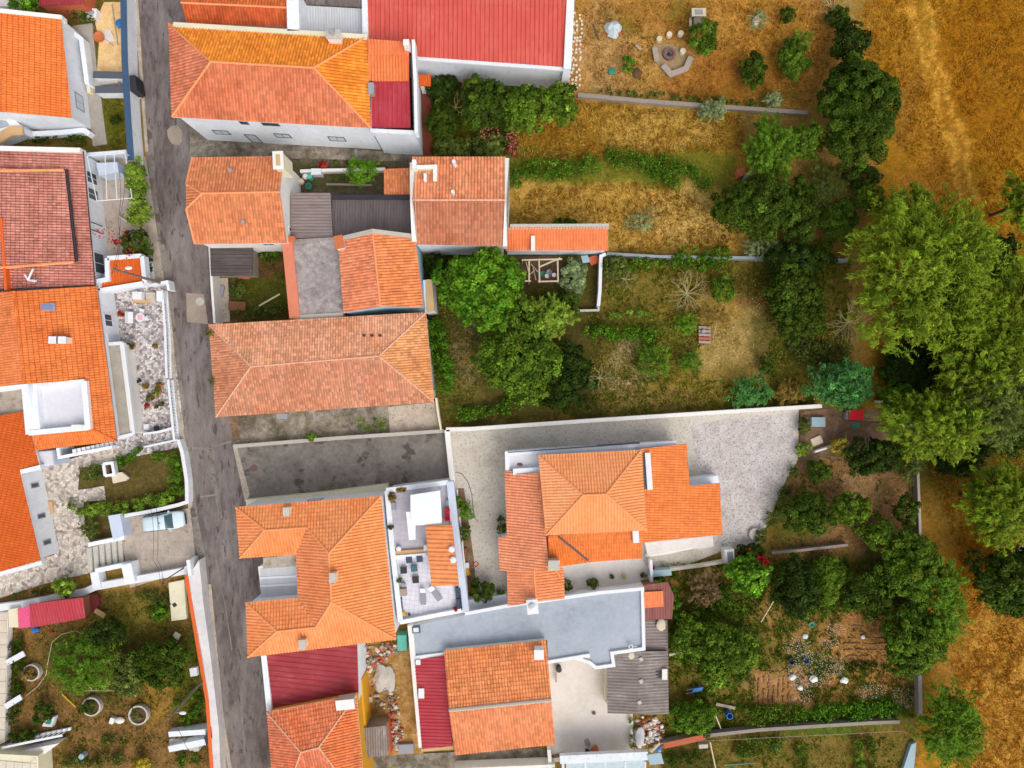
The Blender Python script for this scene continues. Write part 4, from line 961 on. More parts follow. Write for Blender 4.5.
roof_part(sh, dict(a=(384, 169, 3.8), b=(411, 168, 3.8), c=(411, 196, 3.3), d=(384, 196, 3.3)), ['a b c d'], M['tile_b8'], udir=(1, 0, 0), thick=.1)
lean = root('annex', 'long low orange tiled lean-to running right from the salmon house', 'shed', P(556, 240, 0))
walls_part(lean, [(505, 228, 3.2), (607, 227, 3.2), (607, 250, 2.8), (506, 250, 2.8)], .1, M['greywall'], 0, .2)
roof_part(lean, dict(a=(504.5, 227.5, 3.4), b=(608, 227, 3.4), c=(608, 250.5, 2.9), d=(505.5, 250.5, 2.9)), ['a b c d'], M['tile_lean'], w=.27, l=.5, udir=(1, 0, 0), thick=.12, under=M['white_trim'])
b = MB(); c = P(533, 243, 3.6); b.box((c.x, c.y, 2.9), .38, 1.4, .7); b.build('chimney', M['white2'], lean)
b = MB(); b.prism(miter([P(510, 226.5, 3.5), P(609, 226, 3.5)], .25), 2.8, 3.42); b.build('parapet', M['conc'], lean)

# --- old salmon hip roof
zr, ze = 5.9, 4.6
pts = dict(a=(209, 324.5, ze), b=(426, 312.5, ze), c=(434, 402, ze), d=(216, 417, ze), e=(251, 366.5, zr), f=(379, 356, zr))
h13, q13, _ = house('house', 'old house with a blotchy salmon hipped roof, yellow lichen on its right end', 'house', pts, ['a b f e', 'b c f', 'c d e f', 'd a e'], 'a d c b', M['tile_old'], M['white2'], .3,
    roof_kw=dict(w=.24, l=.34, amp=.045, tint=[(1.06, 1.22, 1.28, 1), (1.0, 1.08, .8, 1), (.84, .9, .95, 1), (.85, .86, .86, 1)], ridges=['a e', 'e f', 'd e', 'f b', 'f c'], rmat=M['tile_ridge_pale'], under=M['white2'], rr=.08))
b = MB(); c = P(282, 416.5, 3); b.box((c.x, c.y, 2.2), 1.0, .5, .8); b.build('meter_box', M['grey_trim'], h13)
b = MB()
for x in (372, 380, 364):
    c = P(x, 335.5, 5.33); b.box((c.x, c.y, 5.25), .28, .2, .12)
b.build('broken_tiles', M['dark'], h13)

# --- C-shaped orange house
zm, zw, ze = 7.2, 6.2, 5.3
pts = dict(a=(236, 507, ze), b=(381, 496, ze), c=(396, 639, ze), d=(248, 657, ze), e=(246, 602.5, ze), f=(298, 597.5, ze), g=(297, 554.5, ze), h=(240, 558, ze),
           n1=(265, 530, zw), n2=(307, 527.5, zw), m1=(329, 553, zm), m2=(331.5, 602, zm), s2=(316, 627, zw), s1=(277, 631, zw))
h14, q14, _ = house('house', 'large bright orange house with a U shaped hipped roof around a small front court', 'house', pts,
    ['a b m1 n2 n1', 'b c m2 m1', 'c d s1 s2 m2', 'd e s1', 'e f s2 s1', 'f g n2 m1 m2 s2', 'g h n1 n2', 'h a n1'], 'a h g f e d c b', M['tile_c'], M['white'], .2,
    roof_kw=dict(w=.28, tint=[NEU, (1.0, .98, .9, 1), NEU, (1, .98, 1.0, 1), NEU, (.97, .95, 1.05, 1), (.98, .95, .9, 1), (1, .98, 1, 1)],
                 ridges=['a n1', 'h n1', 'n1 n2', 'n2 m1', 'm1 b', 'm1 m2', 'm2 c', 'm2 s2', 's2 s1', 's1 d', 's1 e'], rmat=M['tile_ridge'], under=M['white_trim']))
for x, y, zz, ww in ((286, 512, 6.5, .45), (302, 645, 6.6, .5), (332.5, 578, 7.9, .5)): chimney(h14, x, y, zz, ww, ww * 1.5, 1.3, M['cream'], M['conc'])
b = MB(); b.prism([tuple(P(*v, 3.4)[:2]) for v in ((258, 567), (299, 556), (299, 602), (262, 602))], .1, 3.4); ct = b.build('court_canopy', M['white2'], h14)
b = MB(); b.prism([tuple(P(*v, 3.5)[:2]) for v in ((260, 569), (298, 566), (298, 596), (261, 598))], 3.4, 3.46); b.build('canopy_sheet', M['grey_sheet'], ct)
b = MB()
for y in (578, 586): b.prism(miter([P(260, y, 3.5), P(298, y - 2, 3.5)], .1), 3.46, 3.52)
b.build('canopy_bar', M['rail'], ct)
b = MB(); b.prism([tuple(P(*v, 3.2)[:2]) for v in ((264, 557), (298, 554), (298, 566), (264, 569))], 3.42, 3.45); b.build('mossy_flashing', M['weedy'], ct)
opening(h14, q14, 'N', .5, 2.6, 1.4, 1.2, M['grey_trim'], M['blind']); 
b = MB(); b.prism(miter([P(246, 503.5, 1.0), P(322, 496, 1.0), P(388, 487.5, 1.0)], .35), 0, 1.0); b.build('yard_wall', M['cream'], h14)
# red sheet roof
zz = 4.0
sh = root('shed', 'flat dark red metal roof below the U shaped orange house', 'shed', P(312, 680, 0))
walls_part(sh, [(263, 655, zz), (357, 645, zz), (359, 705, zz), (269, 715, zz)], .08, M['white'], 0, .25)
roof_part(sh, dict(a=(265, 652, 4.2), b=(357, 641, 4.2), c=(358.5, 693, 3.9), d=(269, 711, 3.9)), ['a b c d'], M['dark_red_sheet'], w=.5, l=3.1, amp=.05, step=.025, prof=PROF_RIB, udir=(.11, 1, 0), thick=.08)
b = MB(); b.prism(miter([P(263.5, 656, 4.3), P(269, 711, 4.3)], .25), 3, 4.25); b.build('parapet', M['white'], sh)
# b16 old orange hip bottom
zr, ze = 6.0, 4.9
pts = dict(a=(267, 712, ze), b=(356.5, 694.5, ze), c=(366, 810, ze), d=(276, 822, ze), e=(301, 752, zr), f=(319, 747, zr))
h16, q16, _ = house('house', 'house with worn orange hipped roof cut by the bottom edge, yellow wall beside it', 'house', pts, ['a b f e', 'b c f', 'c d e f', 'd a e'], 'a d c b', M['tile_b16'], M['yellow'], .15,
    roof_kw=dict(w=.26, tint=[NEU, (1, .95, .75, 1), (.95, .95, 1.05, 1), (.98, .98, 1.1, 1)], ridges=['a e', 'e f', 'f b', 'f c', 'd e'], rmat=M['tile_ridge_pale'], under=M['cream'], rr=.08))
c = P(345, 705, 5.9); b = MB(); b.box((c.x, c.y, 4.6), 1.5, .8, 1.2, .1); ch = b.build('chimney', M['conc'], h16); b = MB(); b.box((c.x, c.y, 5.8), 1.7, .9, .08, .1); b.build('chimney_cap', M['white2'], ch)
b = MB(); b.prism(miter([P(359, 680, 2.5), P(363, 728, 2.5)], .3), 0, 2.5); b.build('yard_wall', M['yellow'], h16)
sh = root('shed', 'little brown corrugated roof at the foot of the rubble yard', 'shed', P(375, 742, 0))
walls_part(sh, [(363, 729, 2.4), (386, 727, 2.4), (388, 755, 2.2), (364, 758, 2.2)], .06, M['stonewall'], 0, .15)
roof_part(sh, dict(a=(362, 728, 2.7), b=(386, 725.5, 2.7), c=(388, 755, 2.3), d=(364, 758.5, 2.3)), ['a b c d'], M['fibro3'], w=.24, l=None, amp=.05, step=0, prof=PROF_SINE, udir=(1, 0, 0), thick=.06)
wall('low red brick wall between the brown shed and the rubble heap', [(387, 722), (390, 755)], 1.2, .22, M['brick'])

# --- terrace building
T = 3.3
tb = root('terrace_building', 'flat roofed white building whose tiled roof terrace holds loungers and a white canopy', 'terrace', P(428, 550, 0))
b = MB(); b.prism([tuple(P(*v, T)[:2]) for v in ((388, 490), (449, 482), (465, 611), (400, 624))], 0, T); b.build('wall', M['white'], tb)
b = MB(); b.prism([tuple(P(*v, T)[:2]) for v in ((390, 491), (448, 483), (455, 552), (397, 557))], T + .003, T + .03); b.build('upper_floor', M['greyfloor'], tb)
b = MB(); b.prism([tuple(P(*v, T)[:2]) for v in ((397, 558), (455, 552.5), (463, 610), (401, 622))], T + .003, T + .034); b.build('lower_floor', M['tilefloor'], tb)
def par(l_, t_, hh, m_='white', nm='parapet', z0=T - .1):
    b = MB(); b.prism(miter([P(x, y, T + hh) for x, y in l_], t_), z0, T + hh); return b.build(nm, M[m_], tb)
par([(386, 490.5), (448, 482.5)], .22, .5); par([(450, 481.5), (455, 530), (465.5, 611.5)], .34, .54, 'bluewhite'); par([(387, 491), (392, 548), (400.5, 622)], .24, .46); par([(400, 622.5), (465, 610)], .2, .5); par([(395, 557.5), (426, 555)], .18, .42)
b = MB(); b.prism([tuple(P(*v, T + .3)[:2]) for v in ((394, 551), (426, 549), (426, 555), (395, 557))], T + .03, T + .3); b.build('planter', M['tanwall'], tb)
pg = root('pergola', 'orange tiled pergola roof on the right of the white roof terrace', 'pergola', P(441, 555, T + .04))
roof_part(pg, dict(a=(425.5, 525.5, T + 2.2), b=(452, 525, T + 2.5), c=(459, 585, T + 2.5), d=(431.5, 586, T + 2.2)), ['a b c d'], M['tile_c'], w=.4, l=.4, udir=(0, 1, 0), thick=.1, under=M['wood'])
b = MB()
for x, y in ((428, 528), (450, 528), (455, 582), (433, 583)):
    c = P(x, y, T + 2); b.box((c.x, c.y, T + .036), .16, .16, 2.15)
    pb = b.build('post', M['white_trim'], pg); b = MB()
for x, y in ((451.5, 549.5), (453, 560)):
    b = MB(); c = P(x, y, T + 2.8); b.lathe((c.x, c.y, T + 2.5), [(.3, 0), (.3, .25), (.18, .32)], 10); b.build('vent_cap', M['white_trim'], pg)
cn = root('canopy', 'white square fabric canopy with a long tail on the roof terrace', 'canopy', P(427, 510, T + .04))
def can(pl, z0, z1, nm):
    W = [P(x, y, z0) for x, y in pl]; ctr = sum(W, Vector()) / len(W); ctr.z = z1; b = MB()
    for i in range(len(W)): b.face([W[i], W[(i + 1) % len(W)], ctr] if False else [W[(i + 1) % len(W)], W[i], ctr][::-1])
    for i in range(len(W)):
        a_, c_ = W[i], W[(i + 1) % len(W)]; d_ = Vector((0, 0, .18)); b.face([a_ - d_, c_ - d_, c_, a_])
    return b.build(nm, M['white_mem'], cn)
can([(410.5, 525.5), (442, 524.5), (440, 490.5), (410.5, 495)], T + 2.1, T + 2.35, 'cover')
can([(409, 540), (415.5, 539.5), (415, 512), (406, 512)], T + 1.95, T + 2.0, 'side_cover')
for x, y in ((413, 522), (440, 522), (439, 493), (413, 497), (411.5, 537)):
    b = MB(); c = P(x, y, T + 1.9); b.tube((c.x, c.y, T + .035), (c.x, c.y, T + 2.0), .05, .05, 6); b.build('post', M['rail'], cn)

# --- blue grey flat roof
Z = 2.2
OUT = [(412, 626), (465, 615), (508, 606.5), (600, 594), (642, 589.5), (643.5, 648.5), (612, 653), (613.5, 665), (596, 667.5), (591, 660), (589, 656), (548.5, 662), (547, 640), (446, 650), (446, 656.5), (413.5, 658.5)]
fr = root('flat_roofed_building', 'building with a large flat blue grey roof and white rims', 'building', P(530, 628, 0))
b = MB(); b.prism([tuple(P(x, y, Z)[:2]) for x, y in OUT], 0, Z - .1); b.build('wall', M['white2'], fr)
b = MB(); b.prism([tuple(P(x, y, Z)[:2]) for x, y in OUT], Z - .1, Z); b.build('roof', M['bluegrey_flat'], fr)
b = MB()
for l_ in ([(465, 614), (508, 606), (600, 593), (642.6, 589), (644, 649), (612, 653.5), (613.8, 665.5), (596, 668), (590, 663), (575, 658)], [(590, 655.5), (548, 662.5)]):
    b.prism(miter([P(x, y, Z + .3) for x, y in l_], .16), Z - .3, Z + .25 + .01 * len(l_) / 10)
b.build('roof_rim', M['white_trim'], fr)
b = MB(); b.prism(miter([P(464, 609, 1.2), P(508, 602.5, 1.2)], .8), 0, 1.2); b.build('ledge', M['white'], fr)
b = MB(); b.prism(miter([P(410, 626, Z + .3), P(413, 660, Z + .3), P(421, 748, Z + .3)], .25), 0, Z + .2); b.build('parapet', M['white2'], fr)
b = MB(); b.prism(miter([P(413, 659, Z + .4), P(446, 655, Z + .4)], .18), Z - .3, Z + .22); b.build('roof_rim', M['white_trim'], fr)
b = MB(); c = P(416, 630, Z + .3); b.box((c.x, c.y, Z), .75, .65, .28, .1); rf = b.build('roof_hatch', M['darkwin'], fr); b = MB(); b.box((c.x, c.y, Z + .28), .5, .42, .04, .1); b.build('pane', M['blind'], rf)
c = P(631, 647, Z + .5); b = MB()
for i in range(14):
    a0, a1 = i * 2 * math.pi / 14, (i + 1) * 2 * math.pi / 14; b.tube((c.x + .19 * math.cos(a0), c.y + .19 * math.sin(a0), Z + .4), (c.x + .19 * math.cos(a1), c.y + .19 * math.sin(a1), Z + .4), .05, .05, 5)
b.tube((c.x + .19, c.y, Z + .4), (c.x + .6, c.y - .05, Z + .3), .03, .03, 5); b.tube((c.x, c.y, Z), (c.x, c.y, Z + .4), .03, .03, 5); tag(b.build('ring_aerial', M['rail'], None), 'white ring shaped aerial near the right corner of the blue grey flat roof', 'aerial')
# red strip
Z2 = 2.4
sh = root('annex', 'narrow crimson metal roof with two white rooflights beside the orange gable', 'shed', P(433, 702, 0))
walls_part(sh, [(414, 660, Z2), (446, 656, Z2), (453, 745, Z2), (422, 748, Z2)], .05, M['white2'], 0, .2)
roof_part(sh, dict(a=(414.5, 660, Z2), b=(446, 656, Z2 + .2), c=(452.5, 746, Z2 + .2), d=(422, 749, Z2)), ['a b c d'], M['crimson_sheet'], w=.33, l=None, amp=.05, step=0, prof=PROF_RIB, udir=(0, 1, 0), thick=.08)
for x, y, s_ in ((418, 662.5, .45), (421.3, 693.5, .55)):
    b = MB(); c = P(x, y, Z2 + .2); b.box((c.x, c.y, Z2 - .1), s_, s_ * (1 if s_ < .5 else 1.7), .32); b.build('rooflight', M['white_trim'], sh)
b = MB(); b.prism(miter([P(421, 749, 2.4), P(453, 746.5, 2.4)], .3), 1.6, 2.35); b.build('eaves', M['tanwall'], sh)
# b20
zr, ze = 4.0, 3.0
pts = dict(a=(444, 650.5, ze), b=(546, 640, ze), r2=(551.5, 699.5, zr), c=(555, 744, ze), d=(455, 755, ze), r1=(449, 710, zr))
h20, q20, _ = house('house', 'house with orange gabled roof and grey ridge, between crimson roof and pale yard', 'house', pts, ['a b r2 r1', 'r1 r2 c d'], 'a r1 d c r2 b', M['tile_b20'], M['white2'], .1,
    roof_kw=dict(w=.27, tint=[(1, 1, .92, 1), (.98, 1.0, 1.06, 1)], under=M['cream'], ridges=['r1 r2'], rmat=M['capstone'], rr=.18))
chimney(h20, 539, 655, 4.4, .8, .8, 1.4, M['white2'], M['white_trim'])
# brown fibro roofs right
sh = root('shed', 'grey brown corrugated outbuilding with small pale roof patches, right of the pale yard', 'shed', P(636, 680, 0))
walls_part(sh, [(608, 655, 2), (667, 652, 2), (667, 713, 2), (608, 713, 2)], .1, M['cream'], 0, .2)
roof_part(sh, dict(a=(607, 654, 2), b=(637, 651, 2.4), c=(668, 651, 2), d=(668.5, 714, 2), e=(637, 714, 2.4), f=(607.5, 713, 2)), ['a b e f', 'b c d e'], M['fibro3'], w=.3, l=1.5, amp=.05, step=.02, prof=PROF_SINE, thick=.06)
b = MB(); c = P(665, 675, 2.5); b.box((c.x, c.y, 1.9), .5, 1.0, .5); b.build('chimney', M['white2'], sh)
b = MB(); c = P(659, 674, 2.2); b.box((c.x, c.y, 2.02), .7, .7, .16); b.build('roof_opening', M['dark'], sh)
for x, y in ((641, 659), (641, 681), (639.5, 702)):
    b = MB(); c = P(x, y, 2.4); b.box((c.x, c.y, 2.3), .35, .35, .22, .4); b.build('roof_patch', M['conc'], sh)
sh = root('shed', 'weathered corrugated roof with a pale stone on it, beside the blue grey flat roof', 'shed', P(655, 635, 0))
walls_part(sh, [(645, 621, 1.7), (667, 621, 1.7), (667, 650, 1.7), (645, 650, 1.7)], .1, M['greywall'], 0, .2)
roof_part(sh, dict(a=(645, 620, 1.8), b=(667.5, 620, 1.7), c=(668, 650.5, 1.7), d=(645, 651, 1.8)), ['a b c d'], M['fibro'], w=.3, l=None, amp=.05, step=0, prof=PROF_SINE, udir=(0, 1, 0), thick=.06)
b = MB(); c = P(661, 625, 2); b.blob((c.x, c.y, 1.95), .5, .65, .22, 3); tag(b.build('stone', M['stone']), 'large pale stone weighing down the corrugated roof', 'stone')
sh = root('shed', 'brown red sheet metal shed roof with an orange patch and creeper along its edge', 'shed', P(656, 600, 0))
walls_part(sh, [(644, 586, 2.2), (668, 582, 2.2), (673, 595, 2.2), (672, 618, 2.2), (645, 619, 2.2)], .08, M['wood_brown'], 0, .2)
roof_part(sh, dict(a=(643.5, 585, 2.3), b=(668, 582, 2.3), c=(674, 596, 2.25), d=(672, 619, 2.25), e=(645, 620, 2.3)), ['a b c d e'], M['brown_sheet'], w=.26, l=None, amp=.04, step=0, prof=PROF_SINE, udir=(1, 0, 0), thick=.06)
roof_part(sh, dict(a=(644, 592, 2.5), b=(663, 591, 2.45), c=(664, 606.5, 2.4), d=(644.5, 608, 2.45)), ['a b c d'], M['tile_lean'], w=.3, l=None, amp=.04, step=0, prof=PROF_SINE, udir=(1, 0, 0), thick=.05)
b = MB(); c = P(661, 573.5, 1.2); b.box((c.x, c.y, 0), 2.1, .6, 1.1, .08); tag(b.build('water_tank', M['bluegrey']), 'pale blue grey trough tank above the brown red shed roof', 'tank')
sh = root('glass_canopy', 'steel framed glass canopy along the bottom edge below the pale yard', 'canopy', P(610, 764, 0))
b = MB()
for i in range(4):
    x0 = 566 + i * 20; b.prism([tuple(P(*v, 2.6)[:2]) for v in ((x0, 762.5 - i * .5), (x0 + 18.6, 762 - i * .5), (x0 + 19, 800), (x0, 800))], 2.5, 2.53)
b.build('pane', M['tarp'], sh)
b = MB(); b.prism(miter([P(560, 760, 2.7), P(648, 756, 2.7)], .4), 2.2, 2.7); b.prism(miter([P(563, 761, 2.6), P(564, 800, 2.6)], .12), 2.3, 2.6)
for i in range(1, 5): b.prism(miter([P(565.3 + i * 20, 762, 2.6), P(565.5 + i * 20, 800, 2.6)], .08), 2.35, 2.58)
b.build('frame', M['greywall'], sh)
b = MB()
b.prism([tuple(P(*v, 2.8)[:2]) for v in ((647, 755), (661, 753), (664, 764), (650, 765))], 2.6, 2.78); b.build('end_roof', M['bluegrey'], sh)
c = P(655, 764, 1); b = MB(); b.box((c.x, c.y - .2, 0), .2, .2, 2.55); b.build('post', M['white_trim'], sh)
c = P(575, 764, 1); b = MB(); b.box((c.x, c.y - .2, 0), .2, .2, 2.2); b.build('post', M['white_trim'], sh)
wall('low white yard wall at the bottom edge, left of the glass canopy', [(549, 750), (551, 775)], 1.2, .35, M['white2'])
wall('white wall stub below the orange gabled roof at the bottom edge', [(455, 770), (555, 766)], 1.4, .3, M['white2'])

# --- central villa
zr, ze = 6.6, 5.3
V = root('villa', 'bright orange villa of many stepped roofs in the middle of the pale concrete yard', 'house', P(600, 510, 0))
pts = dict(a=(538.5, 455, ze), b=(641, 450, ze), c=(646.5, 530, ze), d=(546, 535, ze), e=(583, 495, zr), f=(606, 494, zr))
walls_part(V, [pts[k] for k in 'adcb'], .4, M['white'])
roof_part(V, pts, ['a b f e', 'b c f', 'c d e f', 'd a e'], M['tile_m'], w=.27, tint=[NEU, (.98, .92, .85, 1), (1, 1, .95, 1), LGT], ridges=['a e', 'e f', 'f b', 'f c', 'e d'], rmat=M['tile_ridge'], under=M['white_trim'])
# west wing, mono pitch to the west
pts = dict(a=(504.5, 471, 3.6), b=(513, 471, 3.75), b2=(513, 474, 3.75), c=(541, 473, 4.4), d=(549, 569, 4.4), e=(499.5, 571, 3.5), f=(498, 537, 3.5), g=(507, 536.5, 3.68))
walls_part(V, [pts[k] for k in ('a', 'g', 'f', 'e', 'd', 'c', 'b2', 'b')], .25, M['white'], 0, .3)
roof_part(V, pts, ['a b b2 c d e f g'], M['tile_mw'], w=.27, l=.36, udir=(.06, 1, 0), thick=.14, under=M['white_trim'])
# south-west gable
pts = dict(a=(507, 570, 3.2), b=(534, 569.5, 3.9), c=(563.5, 568, 3.2), d=(564.5, 598.5, 3.2), e=(536, 602, 3.9), f=(508, 606, 3.2))
walls_part(V, [pts[k] for k in ('a', 'f', 'e', 'd', 'c', 'b')], .2, M['white'], 0, .25)
roof_part(V, pts, ['a b e f', 'b c d e'], M['tile_mw'], w=.27, l=.36, tint=[(1.02, 1, .95, 1), (1.02, .95, .75, 1)], ridges=['b e'], rmat=M['tile_ridge'], under=M['white_trim'])
# south wing
pts = dict(a=(548, 536, 4.5), a2=(559, 535, 4.5), b=(642, 530, 4.5), c=(642, 558, 3.8), d=(589, 562, 3.8), e=(549, 568, 3.8))
walls_part(V, [pts[k] for k in ('a', 'e', 'd', 'c', 'b', 'a2')], .2, M['white'], 0, .3)
roof_part(V, pts, ['a2 b c d', 'a a2 d e'], M['tile_me'], w=.24, l=.44, tint=[NEU, (1, .94, .8, 1)], under=M['white_trim'], thick=.14)
b = MB(); b.tube(P(559, 537, 4.6), P(588, 560.5, 3.95), .09, .09, 6); b.build('valley_gutter', M['darkwin'], V)
# east wing, mono pitch to the east
pts = dict(a=(640, 449, 4.6), b=(686.5, 443.5, 3.72), c=(689.5, 486, 3.66), d=(719.5, 483, 3.06), e=(722, 534.5, 3.0), f=(637, 543, 4.66))
walls_part(V, [pts[k] for k in 'afedcb'], .25, M['white'], 0, .3)
roof_part(V, pts, ['a b c d e f'], M['tile_me'], w=.24, l=.44, prof=PROF_FLAT, amp=.045, step=.04, udir=(.06, 1, 0), thick=.14, under=M['white_trim'])
b = MB(); b.prism([tuple(P(*v, 5)[:2]) for v in ((642.5, 454), (646.5, 453), (649, 489), (645, 490))], 4.0, 4.62); lw = b.build('light_well', M['darkwin'], V)
b = MB(); b.prism(miter([P(648, 453, 5), P(650.5, 490, 5)], .25), 4.2, 4.85); b.build('well_rim', M['white_trim'], lw)
b = MB(); b.prism(miter([P(635.5, 529, 4.9), P(636.5, 543, 4.9)], .28), 4.2, 4.85); b.build('parapet', M['white_trim'], V)
b = MB(); b.prism([tuple(P(*v, 3.3)[:2]) for v in ((507, 453.5), (538, 451), (676, 443), (676, 449), (640, 452), (540, 474), (509, 474))], 0, 3.3); b.build('wall', M['white'], V)
b = MB(); b.prism([tuple(P(*v, 3.3)[:2]) for v in ((508.5, 455), (539, 453), (540, 470), (510, 471))], 3.303, 3.33); b.build('roof_deck', M['white_deck'], V)
b = MB()
b.prism(miter([P(507.5, 471, 3.6), P(507, 453.5, 3.6), P(540, 451, 3.6), P(676, 443, 3.6)], .2), 3.2, 3.6); b.prism(miter([P(513, 472, 3.9), P(540, 470.5, 3.9)], .3), 3.2, 3.9); b.build('parapet', M['white'], V)
b = MB(); b.prism(miter([P(508, 452.4, 3.6), P(640, 443, 3.6)], .05), 2.8, 3.63); b.build('parapet_shade_line', M['darkwin'], V)  # thin dark strip standing in for the shadow line north of the villa
chimney(V, 554, 565.5, 5.4, .95, .8, 1.6, M['conc'], M['conc'])
b = MB(); b.tube(P(556, 570, 3.6), P(561, 578, 3.5), .1, .1, 6); b.build('ridge_cap', M['tile_m'], V)
c = P(532.5, 607, 4.9); b = MB(); b.box((c.x, c.y, 2.5), .8, 1.1, 2.3, .1); ch = b.build('chimney', M['white'], V); b = MB(); b.box((c.x, c.y, 4.8), 1.05, 1.35, .12, .1); b.lathe((c.x, c.y, 4.92), [(.3, 0), (.25, .2), (.36, .22), (.05, .4)], 10); b.build('chimney_cap', M['white_trim'], ch)
b = MB(); b.prism([tuple(P(*v, 1.0)[:2]) for v in ((645, 543), (713, 536), (714, 547), (700, 549), (690, 548), (648, 556))], 0, .9); b.build('side_terrace', M['slab'], V)
b = MB(); b.prism(miter([P(691, 484.5, 1.6), P(719, 480.5, 1.6)], .5), 0, 1.5); b.build('side_wall', M['white'], V)
wall('white boundary wall along the south edge of the villa terrace', [(508, 606), (560, 600), (640, 587), (652, 584), (651, 560)], 1.2, .22, M['white2'], M['white_trim'])
b = MB(); b.prism(miter([P(646, 556, .5), P(668, 553, .5), P(700, 546, .5)], .12), 0, .45); tag(b.build('low_kerb', M['white2']), 'low white kerb across the pitted yard south of the villa', 'kerb')
b = MB(); c = P(729.5, 557, 1.2); b.prism([tuple(P(*v, 1.3)[:2]) for v in ((724.5, 550), (734, 549), (735, 563), (726, 564))], 0, 1.3); cb_ = b.build('corner_box', M['white2']); tag(cb_, 'white walled utility box at the lower right corner of the pitted yard', 'box')
b = MB(); b.prism([tuple(P(*v, 1.3)[:2]) for v in ((727, 552), (732.5, 551.5), (733, 562), (728, 562.5))], 1.3, 1.33); b.build('lid', M['grey_trim'], cb_)
# =================================================================== VEGETATION
def nrm(a): return a / (np.linalg.norm(a, axis=1, keepdims=True) + 1e-9)
def leaf_quads(c, n, t, ln, wd):
    """diamond leaves: centre c, normal n, along t"""
    t = nrm(t - n * np.sum(t * n, 1, keepdims=True)); b = np.cross(n, t)
    ln = ln[:, None]; wd = wd[:, None]
    fold = n * wd * .25
    V = np.stack([c - t * ln * .5, c + b * wd * .5 + fold, c + t * ln * .5, c - b * wd * .5 + fold], 1).reshape(-1, 3)
    return V, np.arange(len(c) * 4).reshape(-1, 4)
def hue_cols(base, rs, n, var=.22, young=None, yfrac=.2):
    c = np.array(base)[None, :] * np.exp(rs.randn(n, 1) * var)
    c *= np.exp(rs.randn(n, 3) * .06)
    if young is not None:
        k = (rs.rand(n, 1) < yfrac) * (.4 + .6 * rs.rand(n, 1)); c = c * (1 - k) + np.array(young)[None] * k
    return c
PAL = {  # leaf reflectances (base, young growth)
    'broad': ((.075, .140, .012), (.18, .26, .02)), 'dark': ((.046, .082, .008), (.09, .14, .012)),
    'olive': ((.085, .12, .022), (.18, .21, .04)), 'bright': ((.075, .19, .012), (.20, .36, .02)),
    'lime': ((.15, .26, .025), (.34, .42, .05)), 'conifer': ((.105, .175, .010), (.30, .38, .025)),
    'blue': ((.05, .165, .035), (.14, .34, .09)), 'silver': ((.19, .26, .10), (.37, .44, .23)),
    'yellow': ((.45, .34, .03), (.6, .48, .05)), 'ochre': ((.20, .14, .03), (.34, .22, .05)), 'red': ((.30, .03, .02), (.45, .05, .04)),
    'rust': ((.20, .06, .035), (.32, .10, .05)), 'magenta': ((.40, .03, .12), (.5, .08, .2)), 'deepgreen': ((.028, .05, .007), (.05, .085, .010)), 'field': ((.075, .165, .012), (.17, .29, .018)), 'brown': ((.16, .10, .045), (.25, .17, .08)),
}
